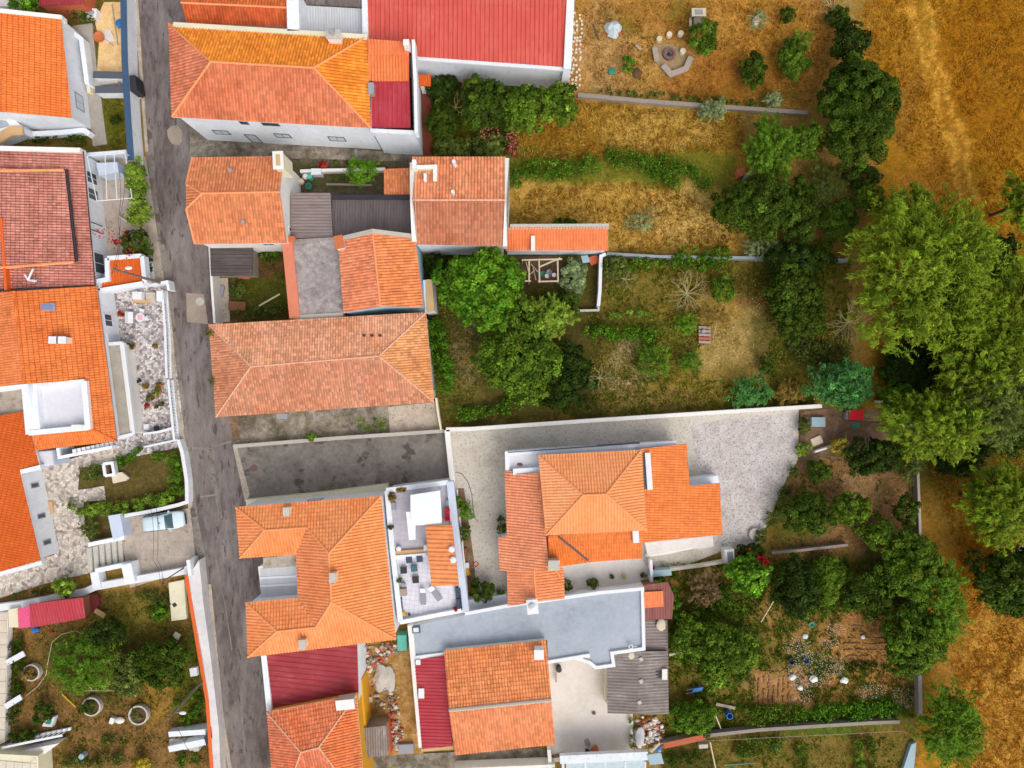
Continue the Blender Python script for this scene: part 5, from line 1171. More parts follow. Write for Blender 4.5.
def crown_mesh(name, parent, c, rad, style, pal, seed, leaf=.26, dens=1.0, nclump=None, mat='leaf'):
    rs = np.random.RandomState(seed); base, young = PAL[pal]; rx, ry, rz = rad; rm = (rx + ry) / 2
    c = np.array(c)
    if style == 'broad':
        nc = nclump or int(22 + 26 * rm * rm); nc = min(nc, 700)
        d = nrm(rs.randn(nc, 3)); d[:, 2] = np.abs(d[:, 2]) * 1.0 - .25 * rs.rand(nc)
        d = nrm(d)
        lump = 1 + .12 * np.sin(d[:, 0] * 4 + seed) + .1 * np.sin(d[:, 1] * 5 + seed * 2.1) + .1 * rs.randn(nc)
        rr = (.3 + .65 * np.sqrt(rs.rand(nc))) * lump
        cc = c + d * rr[:, None] * np.array(rad) * .9
        cr = (.75 + .6 * rs.rand(nc)) * (.14 * rm + .1 if rm < 2 else .3 + .05 * rm)
        per = max(16, int(dens * 24 * (cr.mean() / leaf) ** 2 * .5))
        k = np.repeat(np.arange(nc), per); n = len(k)
        ld = nrm(nrm(rs.randn(n, 3)) + d[k] * .75 + np.array([0, 0, .45]))
        pos = cc[k] + ld * (cr[k] * (.55 + .5 * rs.rand(n)))[:, None]
        nn = nrm(ld + rs.randn(n, 3) * .45 + np.array([0, 0, .35])); t = rs.randn(n, 3)
        V, F = leaf_quads(pos, nn, t, leaf * (.8 + .7 * rs.rand(n)), leaf * (.5 + .35 * rs.rand(n)))
        cm = np.exp(rs.randn(nc) * .36)[k]
        ty = rs.rand(nc)[k]
        cols = hue_cols(base, rs, n, .2, young, .22) * cm[:, None]
        cols = cols * (1 - (ty > .72)[:, None] * .45) + np.array(young)[None] * ((ty > .72)[:, None] * .45)
    elif style in ('spray', 'feather', 'grassy'):
        ns = nclump or int((26 if style == 'spray' else 22) * rm * rm + 24); ns = min(ns, 1500)
        d = nrm(rs.randn(ns, 3)); d[:, 2] = np.abs(d[:, 2]) * .9 + (.05 if style == 'spray' else .1); d = nrm(d)
        lump = 1 + .14 * np.sin(d[:, 0] * 5 + seed) + .12 * np.sin(d[:, 1] * 6 + seed * 1.7) + .1 * rs.randn(ns)
        r0 = (.25 + .62 * np.sqrt(rs.rand(ns))) * lump
        st = c + d * r0[:, None] * np.array(rad)
        L = {'spray': (.65 + .7 * rs.rand(ns)) * (.35 + .16 * rm), 'feather': (.8 + .7 * rs.rand(ns)) * (.4 + .18 * rm), 'grassy': (.6 + .6 * rs.rand(ns)) * (.3 + .2 * rm)}[style]
        ax = nrm(d + rs.randn(ns, 3) * .32 + np.array([0, 0, .35 if style == 'spray' else .05]))
        per = int({'spray': 30, 'feather': 22, 'grassy': 10}[style] * dens)
        k = np.repeat(np.arange(ns), per); n = len(k); u = rs.rand(n)
        droop = {'spray': .12, 'feather': .5, 'grassy': .45}[style]
        wid = {'spray': .22, 'feather': .07, 'grassy': .04}[style] * L[k] * (1.15 - u)
        pos = st[k] + ax[k] * (L[k] * u)[:, None] + rs.randn(n, 3) * wid[:, None]
        pos[:, 2] -= droop * L[k] * u * u
        side = nrm(np.cross(ax[k], np.array([0, 0, 1.0])[None]) + 1e-6) * rs.choice([-1, 1], n)[:, None]
        if style == 'spray': t = nrm(ax[k] + rs.randn(n, 3) * .38); ln = leaf * (1.1 + .9 * rs.rand(n)); wd = leaf * .36 * (.6 + .6 * rs.rand(n))
        elif style == 'feather': t = nrm(ax[k] * .7 + side + rs.randn(n, 3) * .25); ln = leaf * 1.7 * (.7 + .6 * rs.rand(n)) * (1.1 - .6 * u); wd = leaf * .36 * np.ones(n); pos += t * (ln * .5)[:, None]
        else: t = nrm(ax[k] + rs.randn(n, 3) * .2); ln = leaf * 2.2 * (.7 + .6 * rs.rand(n)); wd = leaf * .3 * np.ones(n)
        nn = nrm(np.array([0, 0, 1.0])[None] + d[k] * .5 + rs.randn(n, 3) * .4)
        V, F = leaf_quads(pos, nn, t, ln, wd)
        cm = np.exp(rs.randn(ns) * .36)[k]
        cols = hue_cols(base, rs, n, .18, young, .15) * cm[:, None]
        kk = (np.clip(u * 1.3 - .35, 0, 1) * (.35 + .5 * rs.rand(ns)[k]))[:, None]; cols = cols * (1 - kk) + np.array(young)[None] * kk
    return mesh_np(name, V, F, np.repeat(np.clip(cols, .003, .8), 4, 0), M[mat], parent)
def trunk_mesh(parent, base, top, r, mat, seed, limbs=5, rad=(1, 1, 1)):
    rr = random.Random(seed); b = MB(); base = Vector(base); top = Vector(top); mid = base.lerp(top, .55) + Vector((rr.uniform(-.1, .1), rr.uniform(-.1, .1), 0))
    b.tube(base, mid, r, r * .75, 8); b.tube(mid, top, r * .75, r * .35, 8)
    for i in range(limbs):
        a = rr.uniform(0, 6.28); s_ = mid.lerp(top, rr.uniform(0, .8)); e = s_ + Vector((math.cos(a) * rad[0] * .6, math.sin(a) * rad[1] * .6, rad[2] * rr.uniform(.15, .6)))
        m_ = s_.lerp(e, .5) + Vector((0, 0, .1)); b.tube(s_, m_, r * .42, r * .28, 6); b.tube(m_, e, r * .28, r * .08, 6)
    return b.build('trunk', M[mat], parent)
SEED = [10]
def tree(label, px, py, rpx, h, style='broad', pal='broad', rpy=None, leaf=.26, dens=1.0, group=None, name='tree', cat=None, low=.12, trunk=True, mat='leaf', nclump=None, z0=0.0, rzf=None):
    """px,py: crown centre in the photo, rpx its radius there, h the height of the top"""
    SEED[0] += 1; rpy = rpy or rpx
    zb = z0 + (h - z0) * low; zc = (zb + h) / 2 if rzf is None else h - rzf; k = S * (H - zc) / H
    c = P(px, py, zc); bx = c.copy(); bx.z = z0
    rt = root(name, label, cat or name, bx, group)
    rad = (rpx * k, rpy * k, (h - zb) / 2 * 1.02)
    crown_mesh('crown' if name == 'tree' else 'foliage', rt, c, rad, style, pal, SEED[0], leaf, dens, nclump, mat)
    if trunk: trunk_mesh(rt, bx - Vector((0, 0, .1)), (c.x, c.y, zc + rad[2] * .3), max(.05, min(.3, h * .028)), 'bark', SEED[0], 6 if name == 'tree' else 4, rad)
    return rt
def shrub(label, px, py, rpx, h, style='broad', pal='broad', **kw):
    kw.setdefault('leaf', .17); kw.setdefault('low', .0)
    return tree(label, px, py, rpx, h, style, pal, name='shrub', **kw)
def hedge(label, pts, wpx, h, pal='field', leaf=.17, dens=1.0, style='broad', name='hedge', cat='hedge', z0=0.0):
    """a row of foliage along a photo polyline"""
    SEED[0] += 1; W = [P(x, y, h * .6) for x, y in pts]; c0 = sum(W, Vector()) / len(W); c0.z = z0
    rt = root(name, label, cat, c0); rs = np.random.RandomState(SEED[0]); base, young = PAL[pal]
    seg = [(a, b_) for a, b_ in zip(W, W[1:])]; ls = np.array([(b_ - a).length for a, b_ in seg]); tot = ls.sum(); half = wpx * S * .5
    n = int(tot * half * 2 * (h + .8) * 110 * dens * (.17 / leaf) ** 2)
    nc = max(8, int(tot * half * 2 * 6)); ps = []
    for i in range(nc):
        j = rs.choice(len(seg), p=ls / tot); a, b_ = seg[j]; p = a.lerp(b_, rs.rand()); d = (b_ - a).normalized(); nn = Vector((-d.y, d.x, 0)); q = p + nn * (rs.rand() * 2 - 1) * half * .8
        ps.append((q.x, q.y, z0 + h * (.35 + .5 * rs.rand())))
    cc = np.array(ps); cr = (.28 + .3 * rs.rand(nc)) * max(.55, min(1.1, half * 1.1)); k = rs.randint(0, nc, n)
    ld = nrm(nrm(rs.randn(n, 3)) + np.array([0, 0, .6])); pos = cc[k] + ld * (cr[k] * (.5 + .55 * rs.rand(n)))[:, None]; pos[:, 2] = np.maximum(pos[:, 2], z0 + .03)
    nn = nrm(ld + rs.randn(n, 3) * .5); V, F = leaf_quads(pos, nn, rs.randn(n, 3), leaf * (.8 + .8 * rs.rand(n)), leaf * (.45 + .35 * rs.rand(n)))
    cols = hue_cols(base, rs, n, .2, young, .22) * np.exp(rs.randn(nc) * .25)[k][:, None]
    mesh_np("foliage", V, F, np.repeat(np.clip(cols, .003, .8), 4, 0), M["leaf"], rt)
    return rt
def bare(label, px, py, rpx, h, mat='bark_pale', n=16, name='dead_shrub', lean=None, group=None, up=.5, r0=.05):
    """leafless branching shrub"""
    SEED[0] += 1; rr = random.Random(SEED[0]); c = P(px, py, h * .4); base = Vector((c.x, c.y, 0)); rt = root(name, label, 'dead shrub', base, group); b = MB(); Rm = rpx * S
    def br(p, d, L, r, k):
        q = p + d * L; b.tube(p, q, r, r * .7, 5, caps=False)
        if k == 0: return
        for _ in range(rr.choice([2, 2, 3])):
            nd = (d + Vector((rr.uniform(-.7, .7), rr.uniform(-.7, .7), rr.uniform(-.25, .4)))).normalized(); br(q, nd, L * rr.uniform(.55, .8), r * .62, k - 1)
    for i in range(n):
        a = 2 * math.pi * i / n + rr.uniform(-.3, .3); d = Vector((math.cos(a), math.sin(a), up + rr.uniform(-.2, .3))).normalized(); br(base + Vector((0, 0, .1)), d, Rm * rr.uniform(.35, .5), r0, 3)
    b.build('branches', M[mat], rt); return rt

# ---- free standing garden walls
wall('stone wall running across the dry gardens below the fire pit lawn', [(578, 94.5), (640, 100.5), (720, 106.5), (808, 112.5)], .6, .34, M['stonewall'], M['stonewall'])
wall('long pale wall between the straw lawn and the overgrown garden', [(607, 253.5), (660, 256.5), (740, 257.5), (848, 260)], 1.0, .26, M['bluewall'], M['bluewall'], capw=.0)
wall('white topped boundary wall along the north edge of the pitted concrete yard', [(446, 429.5), (470, 429), (600, 420), (740, 411), (822, 406)], 1.4, .32, M['greywall'], M['white2'])
wall('white wall between the side lane and the pitted concrete yard', [(447, 430), (452.5, 482)], 1.4, .45, M['white2'], M['white2'])
wall('low edge wall along the north side of the side lane', [(233, 446.5), (340, 438), (444, 431)], .8, .3, M['stonewall'], M['capstone'])
wall('thin pale wall at the right end of the stained slab', [(436, 398), (438, 413), (441, 430)], 1.0, .18, M['cream'])
wall('weathered upright wall along the right edge of the lower gardens', [(916, 424), (918, 470), (920, 520), (921, 570)], .8, .24, M['stonewall'], M['capstone'], capw=.0)
wall('broken weathered wall between the hedge trees and the lower vegetable plot', [(916, 590), (919, 640), (920, 675), (921, 716)], .8, .34, M['stonewall'], M['capstone'], capw=.0)
wall('stone wall dividing the two vegetable plots at the bottom', [(705, 736), (760, 730), (830, 725.5), (872, 723), (900, 722)], .8, .28, M['stonewall'], M['stonewall'])
wall('rough brown wall stub behind the rubble heap', [(664, 746), (705, 737)], 1.0, .5, M['stonewall'], M['brick'])
wall('low stone wall above the citrus trees east of the pitted yard', [(772, 553), (800, 550.5), (848, 545)], .8, .2, M['stonewall'], M['stonewall'])
wall('thin stone edge south of the white walled lot, near the red flowers', [(668, 570), (700, 566), (735, 560)], .7, .24, M['cream'], M['capstone'])
wall('short pale wall beside the small yellow tree', [(815, 452), (832, 446.5)], .7, .18, M['white2'])
wall('short white wall under the big feathery green shrub', [(881, 402), (899, 401)], 1.2, .25, M['white2'])
wall('short concrete wall behind the red table', [(912, 424), (918, 450)], 1.0, .3, M['conc'])
wall('white wall turning down at the right of the garden frame', [(606, 254), (601, 256), (600, 290), (598.5, 306)], 1.3, .26, M['bluewhite'], M['white_trim'])
wall('thin brick edge wall closing the silver plant bed', [(599, 290), (598.5, 310), (580, 310.5)], .6, .2, M['conc'])
wall('grey blue boundary wall of the villa yard behind the narrow planting strip', [(457, 490), (461, 530), (468, 600)], .5, .12, M['white2'])
wall('white retaining wall along the bottom garden in the left corner', [(-10, 609), (20, 605), (82, 593), (95, 587), (185, 571), (190, 567)], .8, .62, M['white'], M['white_trim'])
b = MB(); Wl = [(186, 575), (190, 600), (200, 660), (207, 700), (212, 775)]
ob = wall('orange topped retaining wall between the bottom left garden and the pavement', Wl, 1.5, .26, M['white2'], M['orangecap'])
sheet('pavement_wall_top', [(188, 577), (199, 560), (203, 600), (211, 660), (219, 730), (221, 790), (213, 790), (209, 700), (202, 655), (193, 606)], 1.35, M['white_pavement'], z0=0, parent=ob, zp=1.35)
ob.children[-1].name = 'ledge'; ob.children[-1].pop('kind', None)
ga = MB(); ga.prism([tuple(P(*v, 1.42)[:2]) for v in ((203.5, 738), (211, 727), (212, 738), (204.5, 748))], 1.36, 1.44); ga.build('gate_plate', M['dark'], ob)
wall('short white wall at the pavement corner by the bent pole', [(188, 560), (190, 576)], 1.8, .35, M['white'])
wall('white wall bending round the sunken front garden', [(178, 440), (182, 452), (186.5, 480), (187, 502), (178, 505), (150, 511.5), (124, 516)], 1.0, .3, M['white'], M['white_trim'])
wall('white edging wall above the front garden steps', [(144, 447), (160, 443.5), (178, 439.5)], .6, .16, M['white'])
wall('thin white wall enclosing the lower terrace landing', [(143, 434), (158, 432), (172, 428)], .9, .2, M['white'])
wall('blue capped white street wall at the top left', [(123, -20), (124.5, 60), (128, 120), (131, 160)], 1.9, .55, M['white'], M['navy'])
bl = bpy.data.objects[-1] if False else None
gt = MB(); gt.prism(miter([P(132, 76, 1.6), P(134.5, 91, 1.6)], .34), .2, 1.75); tag(gt.build('gate', M['dark']), 'dark grey street gate in the blue capped wall', 'gate')
wall('white front wall at the pole corner of the mosaic terrace', [(150, 285), (167, 281.5), (168.5, 290)], 1.2, .25, M['white'])
# balustrades along the mosaic terrace
def balustrade(label, pts, h=1.0, sp=.28):
    W = [P(x, y, h) for x, y in pts]; c = sum(W, Vector()) / len(W); c.z = 0; rt = root('balustrade', label, 'balustrade', c); b = MB()
    b.prism(miter(W, .11), h - .09, h, None, True); b.build('top_rail', M['rail'], rt); b = MB(); b.prism(miter(W, .13), 0, .25); b.build('base', M['white'], rt); b = MB()
    for a, c_ in zip(W, W[1:]):
        n = max(1, int((c_ - a).length / sp))
        for i in range(n): p = a.lerp(c_, (i + .5) / n); b.box((p.x, p.y, .25), .09, .09, h - .34)
    o = b.build('baluster', M['rail'], rt); o['kind'] = 'stuff'; return rt
balustrade('upper white balustrade beside the round terrace table', [(162, 290), (165, 330), (166.5, 378)])
balustrade('lower white balustrade beside the potted plants and the pavement', [(168, 380), (171, 410), (174, 440)])

# ---- trees: the wooded right side
WG = 'tall trees along the field edge'
tree('huge light green conifer like tree filling the right side', 914, 272, 68, 10.5, 'spray', 'conifer', rpy=84, leaf=.30, dens=1.1, group=WG, nclump=800)
tree('tall light green tree spreading below the huge one, above the dark gap', 928, 424, 54, 9, 'spray', 'conifer', rpy=34, leaf=.29, dens=1.1, group=WG, nclump=430)
tree('light green tree joining the huge one on its lower right', 968, 352, 34, 9.5, 'spray', 'conifer', rpy=56, leaf=.29, dens=1.1, group=WG, nclump=480)
tree('tall green tree cut by the right edge, beside the huge conifer', 1010, 330, 46, 10.5, 'spray', 'conifer', rpy=74, leaf=.29, dens=1.1, group=WG, nclump=480)
tree('mid green tree in the middle of the right edge, below the huge conifer', 985, 400, 46, 9, 'spray', 'olive', rpy=46, leaf=.29, group=WG, nclump=400)
tree('light feathery tree standing alone against the dry track at the right edge', 995, 503, 40, 8.5, 'spray', 'conifer', rpy=42, leaf=.28, dens=1.2, group=WG, nclump=430)
tree('small light green tree in the upper right edge above the dark hollow', 1020, 205, 22, 7, 'spray', 'conifer', rpy=30, leaf=.28, group=WG, nclump=170)
tree('dark rounded tree cut by the right edge, low in the photo', 1012, 578, 38, 6, 'broad', 'dark', rpy=40, leaf=.28, group=WG)
tree('greener bushy tree tucked between the huge conifer and the dry field', 960, 262, 30, 6.5, 'spray', 'field', rpy=36, leaf=.28, group=WG, nclump=240)
tree('small pale green sapling at the top of the huge conifer', 905, 208, 26, 6, 'spray', 'conifer', rpy=20, leaf=.27, group=WG, nclump=140)
tree('dark dense rounded tree beside the field at the top right', 856, 110, 43, 6.5, 'broad', 'dark', rpy=54, leaf=.24, dens=1.25)
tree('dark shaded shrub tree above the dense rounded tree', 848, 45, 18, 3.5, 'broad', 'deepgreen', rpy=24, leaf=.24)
tree('mid green soft tree left of the pair of round garden trees', 768, 150, 24, 4.5, 'spray', 'field', rpy=32, leaf=.24, dens=1.2)
tree('rounded green tree just right of the soft tree', 805, 142, 18, 4, 'broad', 'broad', rpy=20, leaf=.2, dens=1.2)
tree('dark green spreading tree beside the little barrel', 757, 208, 44, 5, 'broad', 'dark', rpy=34, leaf=.22, dens=1.1)
tree('dark green bushy tree right of the barrel tree', 798, 212, 22, 4, 'broad', 'dark', rpy=34, leaf=.22)
tree('dark low tree over the long pale wall', 795, 262, 40, 3.6, 'broad', 'deepgreen', rpy=16, leaf=.22)
tree('dark green fig like tree below the long pale wall', 790, 292, 28, 4.5, 'broad', 'dark', rpy=30, leaf=.26)
tree('dark green rounded tree in the overgrown garden left of the huge conifer', 800, 318, 24, 4, 'broad', 'dark', rpy=24, leaf=.2)
shrub('yellow green shrub against the reddish soil right of the dark trees', 826, 185, 20, 1.8, 'spray', 'olive', rpy=24)
shrub('small green shrub between the field and the huge conifer', 870, 198, 18, 2.0, 'broad', 'broad', rpy=14)
shrub('green bush at the left foot of the huge conifer', 838, 222, 22, 2.0, 'broad', 'broad', rpy=20)
shrub('dark bush under the left side of the huge conifer', 862, 178, 22, 1.6, 'broad', 'deepgreen', rpy=12)
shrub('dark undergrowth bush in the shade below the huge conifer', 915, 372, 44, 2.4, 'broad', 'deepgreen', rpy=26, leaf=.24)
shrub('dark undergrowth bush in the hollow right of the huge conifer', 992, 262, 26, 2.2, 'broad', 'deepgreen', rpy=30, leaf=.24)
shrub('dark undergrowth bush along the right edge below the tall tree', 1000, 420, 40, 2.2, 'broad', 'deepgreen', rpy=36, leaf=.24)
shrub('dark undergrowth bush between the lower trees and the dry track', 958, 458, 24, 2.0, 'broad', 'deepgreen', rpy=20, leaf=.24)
shrub('green undergrowth under the right flank of the huge conifer', 968, 312, 34, 3.0, 'broad', 'dark', rpy=34, leaf=.24)
bare('pale leafless shrub in the shade above the huge conifer', 865, 170, 20, 1.5, n=12)
bare('pale dead shrub at the left foot of the huge conifer', 852, 322, 24, 2.2, n=18, r0=.06)
bare('whitish dead branches on reddish soil beside the dark trees', 812, 200, 16, 1.4, n=10)
bare('grey bare tree at the top edge near the field', 838, 3, 18, 3.0, n=14, r0=.07)
shrub('dark scrub under the bare tree at the top edge', 838, 18, 12, 1.6, 'broad', 'dark')
# ---- fire pit lawn
shrub('light green round bush beside the wooden garden table', 702, 38, 15, 2.6, 'broad', 'broad', rpy=17, dens=1.3)
shrub('dark round bush in the middle of the fire pit lawn', 753, 70, 14.5, 2.8, 'broad', 'dark', rpy=18, dens=1.3)
shrub('mid green round bush on the right of the fire pit lawn', 793, 60, 16, 2.8, 'broad', 'broad', rpy=21, dens=1.3)
shrub('small dark round bush at the top of the fire pit lawn', 787, 17, 8, 1.6, 'broad', 'dark', dens=1.3)
shrub('tiny lime green bush touching the right round bush', 801, 41, 8, 1.4, 'spray', 'lime')
shrub('narrow green shrub near the stepping stones', 628, 65, 6, 1.6, 'broad', 'field', rpy=10)
shrub('silvery grey bush against the stone wall', 712, 112, 15, 1.6, 'spray', 'silver', rpy=9)
shrub('pale green round bush right on the stone wall', 772, 101, 7, 1.5, 'spray', 'silver')
shrub('pale dried bush with a stone in the lawn top', 757, 20, 10, .8, 'grassy', 'silver', trunk=False)
hedge('low green weeds along the north foot of the stone wall', [(600, 91), (650, 95), (720, 101), (770, 105)], 6, .6, 'olive')
# ---- shrubbery below the red warehouse
TG = 'trees below the red warehouse'
tree('deep green leafy tree against the grey block wall, left of the light one', 485, 103, 26, 5, 'broad', 'dark', rpy=26, leaf=.3, group=TG)
tree('lighter green leafy tree in the middle below the red warehouse', 527, 112, 24, 5, 'broad', 'broad', rpy=27, leaf=.28, group=TG)
tree('green leafy tree at the corner of the red warehouse', 560, 106, 20, 4.5, 'broad', 'broad', rpy=21, leaf=.26, group=TG)
shrub('dark low shrub by the tiny lean-to', 442, 88, 20, 2, 'broad', 'deepgreen', rpy=14)
shrub('dark shrub beside the red brick path', 444, 122, 18, 2.2, 'broad', 'dark', rpy=20)
bare('bare pale twigs in the dark shrubs by the brick path', 455, 104, 14, 2.6, n=7, r0=.06)
shrub('flowering bush with reddish tips behind the salmon gabled house', 490, 145, 17, 2.0, 'broad', 'olive', rpy=14)
shrub('reddish purple bush at the corner of the salmon gabled house', 512, 147, 6, 2.0, 'broad', 'rust', rpy=12)
shrub('green low bush just north of the salmon gabled house', 455, 147, 22, 1.6, 'broad', 'olive', rpy=9)
# ---- vine rows
hedge('left half of the leafy vine row crossing the dry garden', [(513, 172), (540, 168), (565, 172), (598, 162)], 19, 1.3, 'field', .2)
hedge('middle of the leafy vine row crossing the dry garden', [(606, 158), (640, 160), (680, 182)], 20, 1.3, 'field', .2)
hedge('right end of the leafy vine row crossing the dry garden', [(660, 160), (690, 170), (712, 186), (690, 188)], 14, 1.2, 'field', .2)
hedge('green bramble on the corner by the salmon gabled house', [(514, 176), (517, 195)], 12, 1.1, 'broad', .2)
shrub('dark green clump against the tiled lean-to', 566, 224, 14, 1.0, 'broad', 'dark', rpy=5)
shrub('pale grey green tuft in the straw lawn', 640, 222, 16, .7, 'grassy', 'silver', rpy=12, trunk=False)
# ---- middle garden
tree('big dense bright green round tree right of the salmon hip roof', 482, 287, 44, 6.5, 'broad', 'bright', rpy=42, leaf=.3, dens=1.1)
tree('large loose green tree with pale branches in the middle garden', 520, 355, 44, 5.5, 'broad', 'broad', rpy=52, leaf=.3)
tree('yellow green loose tree below the garden frame', 545, 318, 28, 4.2, 'spray', 'lime', rpy=22, leaf=.24)
bare('pale leafless branches poking through the loose green tree', 520, 330, 26, 5.8, n=8, r0=.06, up=.9)
tree('dark glossy round tree in the centre of the photograph', 569, 375, 23, 4, 'broad', 'deepgreen', rpy=34, leaf=.2, dens=1.3)
shrub('dark shrub just below the pots of the garden frame', 560, 305, 20, 2.5, 'broad', 'dark', rpy=14)
shrub('silver leaved plant filling the bed in the garden frame', 573, 278, 14, 1.8, 'broad', 'silver', rpy=22, dens=1.2)
hedge('green creeper strip beside the right end of the salmon hip roof', [(432, 322), (440, 348), (446, 372), (442, 390)], 20, 2.2, 'bright', .2)
shrub('dark shrub in the corner behind the tan lean-to', 436, 268, 14, 2.0, 'broad', 'deepgreen', rpy=16)
hedge('fern green shoots across the middle garden', [(585, 332), (610, 335), (640, 332), (660, 338)], 16, 1.4, 'bright', .22)
hedge('yellow green shoots under the long pale wall bend', [(606, 316), (630, 314), (652, 316)], 8, 1.2, 'lime', .2)
shrub('soft green bush at the right end of the fern shoots', 652, 362, 16, 2.2, 'spray', 'field', rpy=18)
shrub('small bright green bush near the pallet', 686, 322, 10, 1.6, 'spray', 'bright')
shrub('second bright green bush below the pallet', 690, 362, 10, 1.6, 'spray', 'field')
shrub('round green bush under the long pale wall', 722, 289, 15, 2.4, 'broad', 'broad', rpy=14)
bare('starry pale dead shrub in the middle garden', 688, 293, 22, 1.5, n=22, r0=.045)
shrub('dark little round bush near the feathery clump', 767, 367, 8, 1.6, 'broad', 'dark', rpy=9)
hedge('green scrub along the lower side of the long pale wall', [(622, 268), (660, 262), (700, 264), (730, 262)], 13, 1.4, 'field', .2)
shrub('silvery shrub just right of the white frame wall', 615, 268, 12, 2, 'broad', 'olive', rpy=14)
bare('white bare twigs right of the white frame wall', 626, 278, 12, 2.2, n=8)
shrub('grassy plume bush over the long pale wall', 762, 248, 22, 1.8, 'grassy', 'silver', rpy=11, nclump=140)
hedge('dense low green weeds above the concrete yard wall', [(456, 415), (490, 412), (520, 402)], 16, 1.1, 'field', .2)
hedge('dark low weeds between the centre tree and the yard wall', [(540, 404), (575, 408), (600, 402)], 12, 1.2, 'dark', .2)
bare('grey dry stems in the grass right of the centre tree', 600, 378, 14, .9, n=10)
shrub('ochre dry scrub at the foot of the starry shrub', 716, 316, 16, .7, 'grassy', 'ochre', rpy=10, trunk=False)
shrub('small feathery blue green clump in front of the yard wall', 752, 393, 19, 2.4, 'feather', 'blue', rpy=14, leaf=.24)
tree('large feathery blue green shrub tree left of the huge conifer', 842, 384, 32, 4.2, 'feather', 'blue', rpy=20, leaf=.26, dens=1.2, nclump=300)
shrub('feathery green shrub between the blue green tree and the conifer', 896, 396, 22, 3.5, 'feather', 'field', rpy=12, leaf=.26)
shrub('dry brownish shrub against the yard wall, left of the feathery tree', 790, 393, 18, 1.4, 'spray', 'ochre', rpy=10)
# ---- citrus plot right of the pitted yard
CG = 'trees in the citrus plot'
tree('dark wide tree at the top of the citrus plot', 872, 456, 27, 4.2, 'broad', 'deepgreen', rpy=19, leaf=.22, group=CG)
tree('green round tree in the middle of the citrus plot', 849, 508, 18, 3.6, 'broad', 'broad', rpy=17, leaf=.2, dens=1.2, group=CG)
tree('dark tree close to the corner of the pitted yard', 809, 514, 24, 3.8, 'broad', 'dark', rpy=22, leaf=.2, dens=1.1, group=CG)
tree('dark green oval tree beside the upright wall', 904, 510, 13, 3.4, 'broad', 'dark', rpy=16, leaf=.2, dens=1.2, group=CG)
tree('green tree low in the citrus plot', 876, 533, 20, 3.6, 'broad', 'broad', rpy=17, leaf=.2, group=CG)
shrub('green bush at the upper corner of the citrus plot', 818, 470, 14, 2, 'broad', 'dark', rpy=14)
shrub('light green low shrub beside the upright wall', 908, 462, 12, 2, 'spray', 'olive', rpy=20)
shrub('small lime plant on the corner of the pitted yard', 803, 449, 7, 1.0, 'broad', 'lime')
shrub('little yellow leaved tree near the short pale wall', 840, 447, 9, 2.2, 'broad', 'yellow', rpy=12)
shrub('red and green plant beside the blue grey slab', 804, 425, 6, 1.2, 'broad', 'olive', rpy=10)
hedge('low dark weeds along the slanting edge of the pitted yard', [(797, 468), (786, 488), (770, 520), (757, 548)], 12, .8, 'olive', .18)
# ---- lower hedge of trees
HG = 'hedge trees along the lower right wall'
tree('dark green hedge tree below the citrus plot', 910, 565, 34, 5, 'broad', 'broad', rpy=34, leaf=.24, group=HG)
tree('feathery green hedge tree facing the dry track', 935, 600, 24, 4.5, 'spray', 'field', rpy=50, leaf=.24, group=HG, nclump=380)
tree('dense green hedge tree above the broken wall', 912, 640, 30, 5, 'broad', 'broad', rpy=36, leaf=.24, group=HG)
tree('bushy light green hedge tree at the bottom end of the wall', 948, 725, 28, 4.5, 'spray', 'field', rpy=40, leaf=.24, group=HG, nclump=420)
tree('dark green bush tree left of the upper hedge tree', 868, 592, 26, 3.2, 'broad', 'dark', rpy=24, leaf=.22, group=HG)
# ---- lower right garden
tree('bright green fig tree with big leaves south of the pitted yard', 748, 575, 24, 3.6, 'broad', 'bright', rpy=20, leaf=.34, dens=.9)
tree('dark tree right of the fig tree', 795, 588, 25, 4.2, 'broad', 'deepgreen', rpy=30, leaf=.22)
shrub('green shrub right of the dark tree', 828, 578, 18, 2, 'broad', 'broad', rpy=26)
tree('large green tree left of the garden plot', 722, 652, 32, 4.6, 'broad', 'broad', rpy=34, leaf=.26)
tree('green tree right beside the corrugated outbuilding', 692, 640, 18, 3.6, 'broad', 'broad', rpy=26, leaf=.24)
shrub('low green tree behind the rubble heap', 692, 716, 26, 2.4, 'broad', 'field', rpy=16)
shrub('brown dry bush south of the low kerb', 702, 588, 19, 2.2, 'spray', 'brown', rpy=17)
hedge('bright creeper along the edge of the brown red shed', [(668, 582), (675, 598), (674, 618)], 9, 2.3, 'bright', .18)
hedge('green creeper on the top edge of the brown red shed', [(652, 582), (668, 581)], 6, 2.5, 'bright', .16)
hedge('green strip beneath the brown dry bush', [(690, 614), (720, 606), (745, 612)], 18, 1.0, 'broad', .2)
hedge('bright leafy crop row along the stone dividing wall', [(796, 716), (830, 711), (860, 710), (896, 706)], 20, .7, 'bright', .2)
hedge('dark leafy crop row left of the bright one', [(744, 716), (770, 714), (796, 712)], 22, .8, 'broad', .2)
hedge('green crop strip in the brown plot by the hedge trees', [(846, 668), (886, 664)], 9, .5, 'dark', .18)
hedge('green patch of vegetables in the bottom plot', [(736, 748), (785, 744)], 22, .7, 'broad', .18)
hedge('left green crop row in the bottom plot', [(800, 742), (806, 780)], 13, .7, 'field', .18)
hedge('middle green crop row in the bottom plot', [(858, 738), (860, 780)], 12, .7, 'field', .18)
hedge('right green crop row in the bottom plot', [(870, 736), (873, 780)], 11, .7, 'broad', .18)
hedge('dark scrub under the rubble heap at the bottom', [(668, 762), (700, 756)], 14, .8, 'dark', .2)
